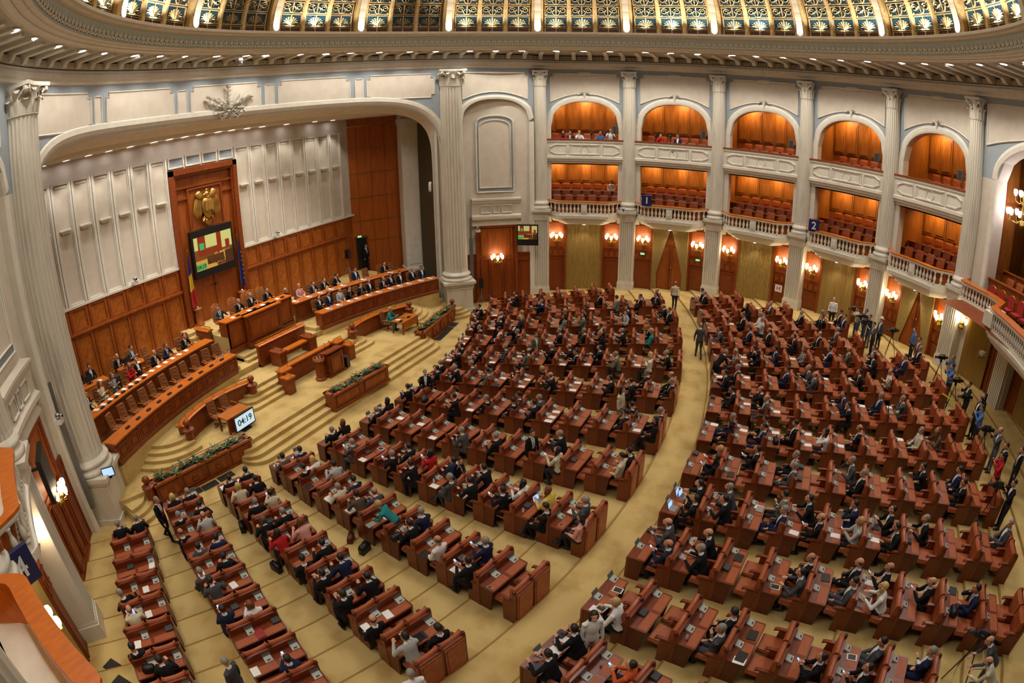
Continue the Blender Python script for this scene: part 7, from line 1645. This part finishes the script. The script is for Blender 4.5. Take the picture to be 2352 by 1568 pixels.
for s, nm in ((-1, 'left'), (1, 'right')):
    fp = empty('flag_pedestal', (s * 1.72, 20.95, L4)); tag(fp, 'round wooden flag pedestal on the %s of the big screen' % nm, 'pedestal')
    m = MB(); m.smooth = True; m.lathe((0, 0, 0), [(.27, 0), (.27, .08), (.22, .12), (.22, .86), (.27, .9), (.28, 1.0), (.05, 1.02)], 18); m.obj('drum', 'stage_wood', fp); m = MB(); m.lathe((0, 0, 1.0), [(.1, 0), (.08, .05), (.03, .1)], 10); m.obj('socket', 'chrome', fp)
    f = empty('flag', (s * 1.72, 20.95, L4 + 1.02)); tag(f, 'blue yellow and red hanging flag left of the big screen' if s < 0 else 'dark blue hanging flag with gold stars right of the big screen', 'flag')
    m = MB(); m.tube([(0, 0, 0), (s * .12, 0, 3.2)], .02, 6); m.lathe((s * .12, 0, 3.2), [(.03, 0), (.05, .06), (.01, .18)], 6); m.obj('pole', 'brass', f)
    bands = [(3.05, 2.05, 'flag_blue'), (2.05, 1.15, 'flag_yellow'), (1.15, .25, 'flag_red')] if s < 0 else [(3.05, .35, 'flag_blue')]
    for z1, z0, mt in bands:
        m = MB(); m.smooth = True; n = 14; rows_ = []
        for z in frange(z1, z0, 8):
            w = .06 + .30 * ((3.05 - z) / 2.8) ** .8; rows_.append([(s * (.12 * z / 3.2 + .02) - s * .02 + s * w * (q / n) * .9, -.07 * sin(q * 1.3) * (.4 + (3.05 - z) / 3) - .03, z - .18 * (q / n)) for q in range(n + 1)])
        m.loft(rows_, False); m.obj('cloth', mt, f)
    if s > 0:
        for k in range(7): 
            st_ = MB(); zz = 2.3 - .26 * k; P = [(.2 + .05 * (k % 2) + (.05 if q % 2 == 0 else .02) * sin(q * pi / 5), zz + (.05 if q % 2 == 0 else .02) * cos(q * pi / 5)) for q in range(10)]; st_.add([(x, -.13, z) for x, z in P], [tuple(range(10))]); st_.obj('star', 'flag_yellow', f)
    m = MB(); m.tube([(s * .14, -.04, .35), (s * .25, -.06, .15), (s * .2, -.05, -.05)], .02, 5); m.obj('fringe', 'gold', f)
# ---- screens, loudspeakers, cameras
tv = empty('hanging_monitor', pol(61.3, 18.85, 4.25), -radians(72)); tag(tv, 'black video monitor hanging beside the timber door, showing the chamber', 'screen')
m = MB(); m.bbox(-.72, .72, -.04, .12, 0, 1.42); m.obj('housing', 'black', tv); pic(tv, -.64, .64, .42, 1.34, -.042); m = MB(); m.tube([(0, .1, .9), (0, .5, .9)], .05, 6); m.obj('wall_arm', 'black', tv)
tv2 = empty('hanging_monitor', pol(-57.6, 18.6, 4.0), radians(66)); tag(tv2, 'black video monitor hanging before the timber door on the near left', 'screen'); m = MB(); m.bbox(-.72, .72, -.04, .12, 0, 1.42); m.obj('housing', 'black', tv2); m = MB(); m.tube([(0, .1, .9), (0, .7, .9)], .05, 6); m.obj('wall_arm', 'black', tv2); m = MB(); m.bbox(-.64, .64, -.046, -.04, .42, 1.34); m.obj('display', 'dark_grey', tv2)
for a, R, w in ((-47.8, 18.75, 'left'), (49.7, 18.85, 'right')):
    m = MB(); m.box((0, 0, 2.2), (.22, .16, 3.6)); m.box((0, 0, 4.6), (.12, .1, 1.6)); tag(m.obj('cable_duct', 'mid_grey', None, pol(a, R, .9), -radians(a)), 'grey vertical cable duct beside the %s stage column' % w, 'duct')
def spk(x, y, z, rz, h, label):
    e = empty('stand_speaker', (x, y, z), rz); tag(e, label, 'loudspeaker', 'loudspeakers on tripod stands')
    m = MB(); m.tube([(0, 0, .1), (0, 0, h)], .02, 6); m.obj('pole', 'grey_metal', e)
    for k in range(3): a = 2 * pi * k / 3; m = MB(); m.tube([(0, 0, .75), (.42 * cos(a), .42 * sin(a), .02)], .014, 5); m.obj('leg', 'grey_metal', e)
    m = MB(); m.loft([[(x_ * w, y_, z_) for x_, y_ in ((-.18, -.15), (.18, -.15), (.13, .15), (-.13, .15))] for z_, w in ((h, 1), (h + .6, 1))]); m.obj('cabinet', 'black', e); m = MB(); m.bbox(-.15, .15, -.165, -.15, h + .05, h + .55); m.obj('grille', 'dark_grey', e)
spk(14.75, 11.85, .1, .4, 1.3, 'black loudspeaker on a tripod beside the right stage column'); spk(11.3, 20.6, LB, .1, 1.35, 'black loudspeaker on a tripod in front of the stage wainscot')
for (x, y, z, rz, lab) in ((-13.0, 12.45, 2.06, -.5, 'small tilted preview monitor on the left column pedestal'), (14.1, 12.35, 2.06, .9, 'small preview monitor on the right column pedestal')):
    e = empty('preview_monitor', (x, y, z), rz); tag(e, lab, 'monitor', 'preview monitors on the pedestals'); m = MB(); m.box((0, 0, .25), (.52, .06, .38)); m.obj('housing', 'black', e); m = MB(); m.box((0, -.032, .26), (.46, .005, .32)); m.obj('display', 'screen_glow', e); m = MB(); m.box((0, .02, .03), (.2, .14, .06)); m.obj('foot', 'black', e)
def ptz(p, rz, label, up=True, mt='white_plastic'):
    e = empty('dome_camera', p, rz); tag(e, label, 'camera', 'remote cameras'); s = 1 if up else -1
    m = MB(); m.box((0, 0, s * .08), (.3, .3, .16)); m.obj('base', mt, e); m = MB(); m.smooth = True; m.ball((0, -.02, s * .28), .11, 10, 7); m.tube([(0, -.1, s * .29), (0, -.22, s * .27)], .07, 8); m.obj('head', 'chrome', e)
    m = MB(); m.lathe((0, -.0, s * .28), [(.0, 0), (.0, 0)], 3) if False else m.tube([(0, -.22, s * .27), (0, -.235, s * .268)], .055, 8); m.obj('lens', 'black', e)
ptz((5.1, 20.95, 6.46), 0, 'white remote camera on the ledge right of the portal'); ptz((-5.5, 20.95, 6.46), 0, 'white remote camera on the ledge left of the portal')
ptz(pol(2.4, 18.0, 17.2), 0, 'white remote camera hanging from the soffit over the stage arch', False); ptz(pol(51.2, 18.95, 5.3), -.8, 'white remote camera on a bracket beside the right stage column'); ptz(pol(-49.3, 18.6, 5.0), .8, 'remote camera on a bracket beside the left stage column')
ptz(pol(80.5, 19.5, 6.45), -1.2, 'remote camera on the balcony end right of the first arched bay'); ptz(pol(157.5, 20.1, 4.3), -2.6, 'white remote camera bracketed on the wall under the back box', False); ptz(pol(-77.2, 18.95, 6.2), 1.2, 'white remote camera below the numbered sign 4 on the near balcony', False)
for i in range(5):
    a = (right[i] + right[i + 1]) / 2 + 5.6; e = empty('gallery_speaker', pol(a, 20.35, 12.1), -radians(a) + .4); tag(e, 'grey box loudspeaker on the right jamb of the %s upper gallery' % ORD[i], 'loudspeaker', 'loudspeakers on the gallery jambs')
    m = MB(); m.box((0, 0, 0), (.3, .22, .55)); m.obj('cabinet', 'mid_grey', e); m = MB(); m.box((0, -.115, 0), (.24, .02, .48)); m.obj('grille', 'dark_grey', e); m = MB(); m.tube([(.1, .1, 0), (.35, .25, 0)], .02, 5); m.obj('bracket', 'grey_metal', e)
# wall clock box on acoustic screen, exit lights, signs
m = MB(); m.smooth = True; m.loft([[(x, y, z) for x, y in ((-.1, 0), (.1, 0), (.1, -.12 * b), (-.1, -.12 * b))] for z, b in ((0, .6), (.15, 1), (.5, 1), (.7, .5))]); tag(m.obj('wall_telephone', 'white_plastic', None, pol(43.2, 20.6, 8.0), -radians(90)), 'white wall unit on the dark acoustic screen beside the arch', 'telephone')
for i, (a, R, z, w) in enumerate(((84.3, 20.5, 3.55, 'left of the first draped doorway'), (95.3, 20.5, 3.55, 'right of the first draped doorway'), (135.4, 20.5, 4.35, 'left of the second draped doorway'), (146.5, 20.5, 4.3, 'right of the second draped doorway'), (32.6, 24.9, 4.75, 'above the dark stage door'))):
    m = MB(); m.box((0, 0, 0), (.3, .06, .13)); e = m.obj('exit_light', 'white_plastic', None, pol(a, R, z), -radians(a)); m = MB(); m.box((0, -.035, 0), (.26, .01, .09)); m.obj('lit_panel', 'green_led', e); tag(e, 'small green exit light %s' % w, 'exit sign', 'exit lights')
e = empty('notice', pol(112.3, 20.2, 2.8), -radians(112.3)); tag(e, 'white notice with a red letter H on the wood left of the fourth bay', 'sign'); m = MB(); m.box((0, 0, 0), (.5, .02, .46)); m.obj('plate', 'sign_white', e); text('H', .42, 'sign_red', e, (0, -.013, 0), (pi / 2, 0, 0))
def numsign(p, rz, ch, label, w=.66, h=.7, dep=.3):
    e = empty('number_sign', p, rz); tag(e, label, 'sign', 'blue number signs on the balconies'); m = MB(); m.box((0, 0, 0), (w, dep, h)); m.obj('panel', 'sign_blue', e)
    text(ch, .62, 'sign_white', e, (0, -dep / 2 - .006, 0), (pi / 2, 0, 0)); text(ch, .5, 'sign_white', e, (w / 2 + .006, 0, 0), (pi / 2, 0, pi / 2)); text(ch, .5, 'sign_white', e, (-w / 2 - .006, 0, 0), (pi / 2, 0, -pi / 2))
numsign(pol(85.2, 19.15, 7.5), -radians(70), '1', 'blue sign with white 1 on the balcony of the second arched bay'); numsign(pol(119.2, 19.4, 7.45), -radians(95), '2', 'blue sign with white 2 on the balcony of the fourth arched bay', dep=.5); numsign(pol(-79.9, 18.85, 6.5), radians(6), '4', 'blue sign with white 4 on the near left balcony', .7, .78, .12)
for a, R in ((85.2, 19.6), (119.4, 19.9), (-80.3, 19.2)):
    m = MB(); m.box((0, 0, 0), (.5, .5, .5)); m.box((0, 0, .27), (.56, .56, .04)); tag(m.obj('rail_box', 'stage_wood', None, pol(a, R, 7.45), -radians(a)), 'wooden box on the balcony rail behind the number sign, %s' % {85.2: 'second arched bay', 119.4: 'fourth arched bay', -80.3: 'near left balcony'}[a], 'box', 'wooden boxes behind the number signs')
# gallery visitors
for i, (c, a, R, z, dz, rz, w) in enumerate((('rD1', 68.6, 20.95, 10.0, .1, 0, 'leftmost at first upper gallery rail'), ('nd1', 69.9, 20.95, 10.0, .08, 0, 'second at first upper gallery rail'), ('wb3', 71.6, 20.95, 10.0, .1, 0, 'third at first upper gallery rail'), ('ud1', 75.6, 21.1, 10.0, .12, 0, 'beside cameras in first upper gallery'), ('wd9', 77.5, 21.1, 10.0, .25, 0, 'filming from the first upper gallery'), ('rd3', 87.0, 20.95, 10.0, .1, 0, 'at the rail of the second upper gallery, left'), ('nd2', 90.2, 20.95, 10.0, .1, 0, 'at the rail of the second upper gallery, right'), ('wd2', 77.4, 23.2, 6.85, .0, 0, 'right end of first lower gallery'))):
    person(c, pol(a, R, z + dz + (.42 if z > 9 and c[2] in '123' else 0)), pi - radians(a), w, 'visitors in the galleries')
for i, (a, R, w) in enumerate(((73.9, 21.4, 'first upper gallery, left one'), (76.4, 21.2, 'first upper gallery, right one'), (85.9, 21.4, 'second upper gallery, left one'), (88.7, 21.3, 'second upper gallery, right one'))):
    p = pol(a, R, 10.0); video_camera(p.x, p.y, 10.0, pi - radians(a), 'black video camera on a tripod in the ' + w, 1.75)
# floor grilles, bags on the floor
for i, (x, y) in enumerate(((10.6, 11.64), (9.78, 11.5), (9.0, 11.36), (8.24, 11.23), (-8.45, 11.2), (-9.28, 11.3), (-10.03, 11.48))):
    an = .16 if x > 0 else -.16
    m = MB(); m.box((0, 0, .008), (.74, .42, .016)); e = m.obj('floor_mat', 'mat_dark', None, (x, y, .1), an); tag(e, 'dark rectangular floor grille before the %s planter, %s from %s' % ('right' if x > 0 else 'left', ORD[i if i < 4 else i - 4], 'its outer end' if x > 0 else 'the steps'), 'floor grille', 'floor grilles before the planters')
for i, (x, y) in enumerate(((-17.75, 6.0), (-17.95, 5.2))):
    z = tier_z(hypot(x - FX, y - FY)); m = MB(); m.box((0, 0, .008), (.42, .62, .016)); tag(m.obj('floor_mat', 'mat_dark', None, (x, y, z), .2), 'dark floor grille by the left wall curtain, %s one' % ('upper', 'lower')[i], 'floor grille', 'floor grilles before the planters')
for i, (x, y, c, w) in enumerate(((-9.44, 3.01, 'black', 'black briefcase on the carpet beside the fourth inner file'), (-9.21, 3.75, 'desk_dark', 'brown leather bag on the carpet beside the fourth inner file'), (-10.63, 7.62, 'black', 'black bag leaning beside the second desk of the third inner file'), (-11.56, 4.92, 'black', 'dark blue bag beside the fifth desk of the third inner file'))):
    m = MB(); m.smooth = True; m.loft([[(a * w_, b * w_, z) for a, b in ((-.2, -.09), (.2, -.09), (.2, .09), (-.2, .09))] for z, w_ in ((0, 1), (.22, 1.05), (.33, .8))]); e = m.obj('briefcase', c, None, (x, y, tier_z(hypot(x - FX, y - FY))), .5 * i); put('handle', I_HAND, e, (0, 0, .12)); tag(e, w, 'bag', 'bags on the carpet')
m = MB(); m.tube([(-8.3, 12.75, .77), (-7.6, 12.5, .765), (-6.6, 12.35, .765)], .02, 5); tag(m.obj('floor_cable', 'white_plastic', None), 'white cable cover on the carpet leading to the countdown screen', 'cable')
# door figure in the dark stage doorway
person('kd7', pol(33.3, 24.6, LB), pi, 'standing in the dark stage doorway', 'people on their feet')
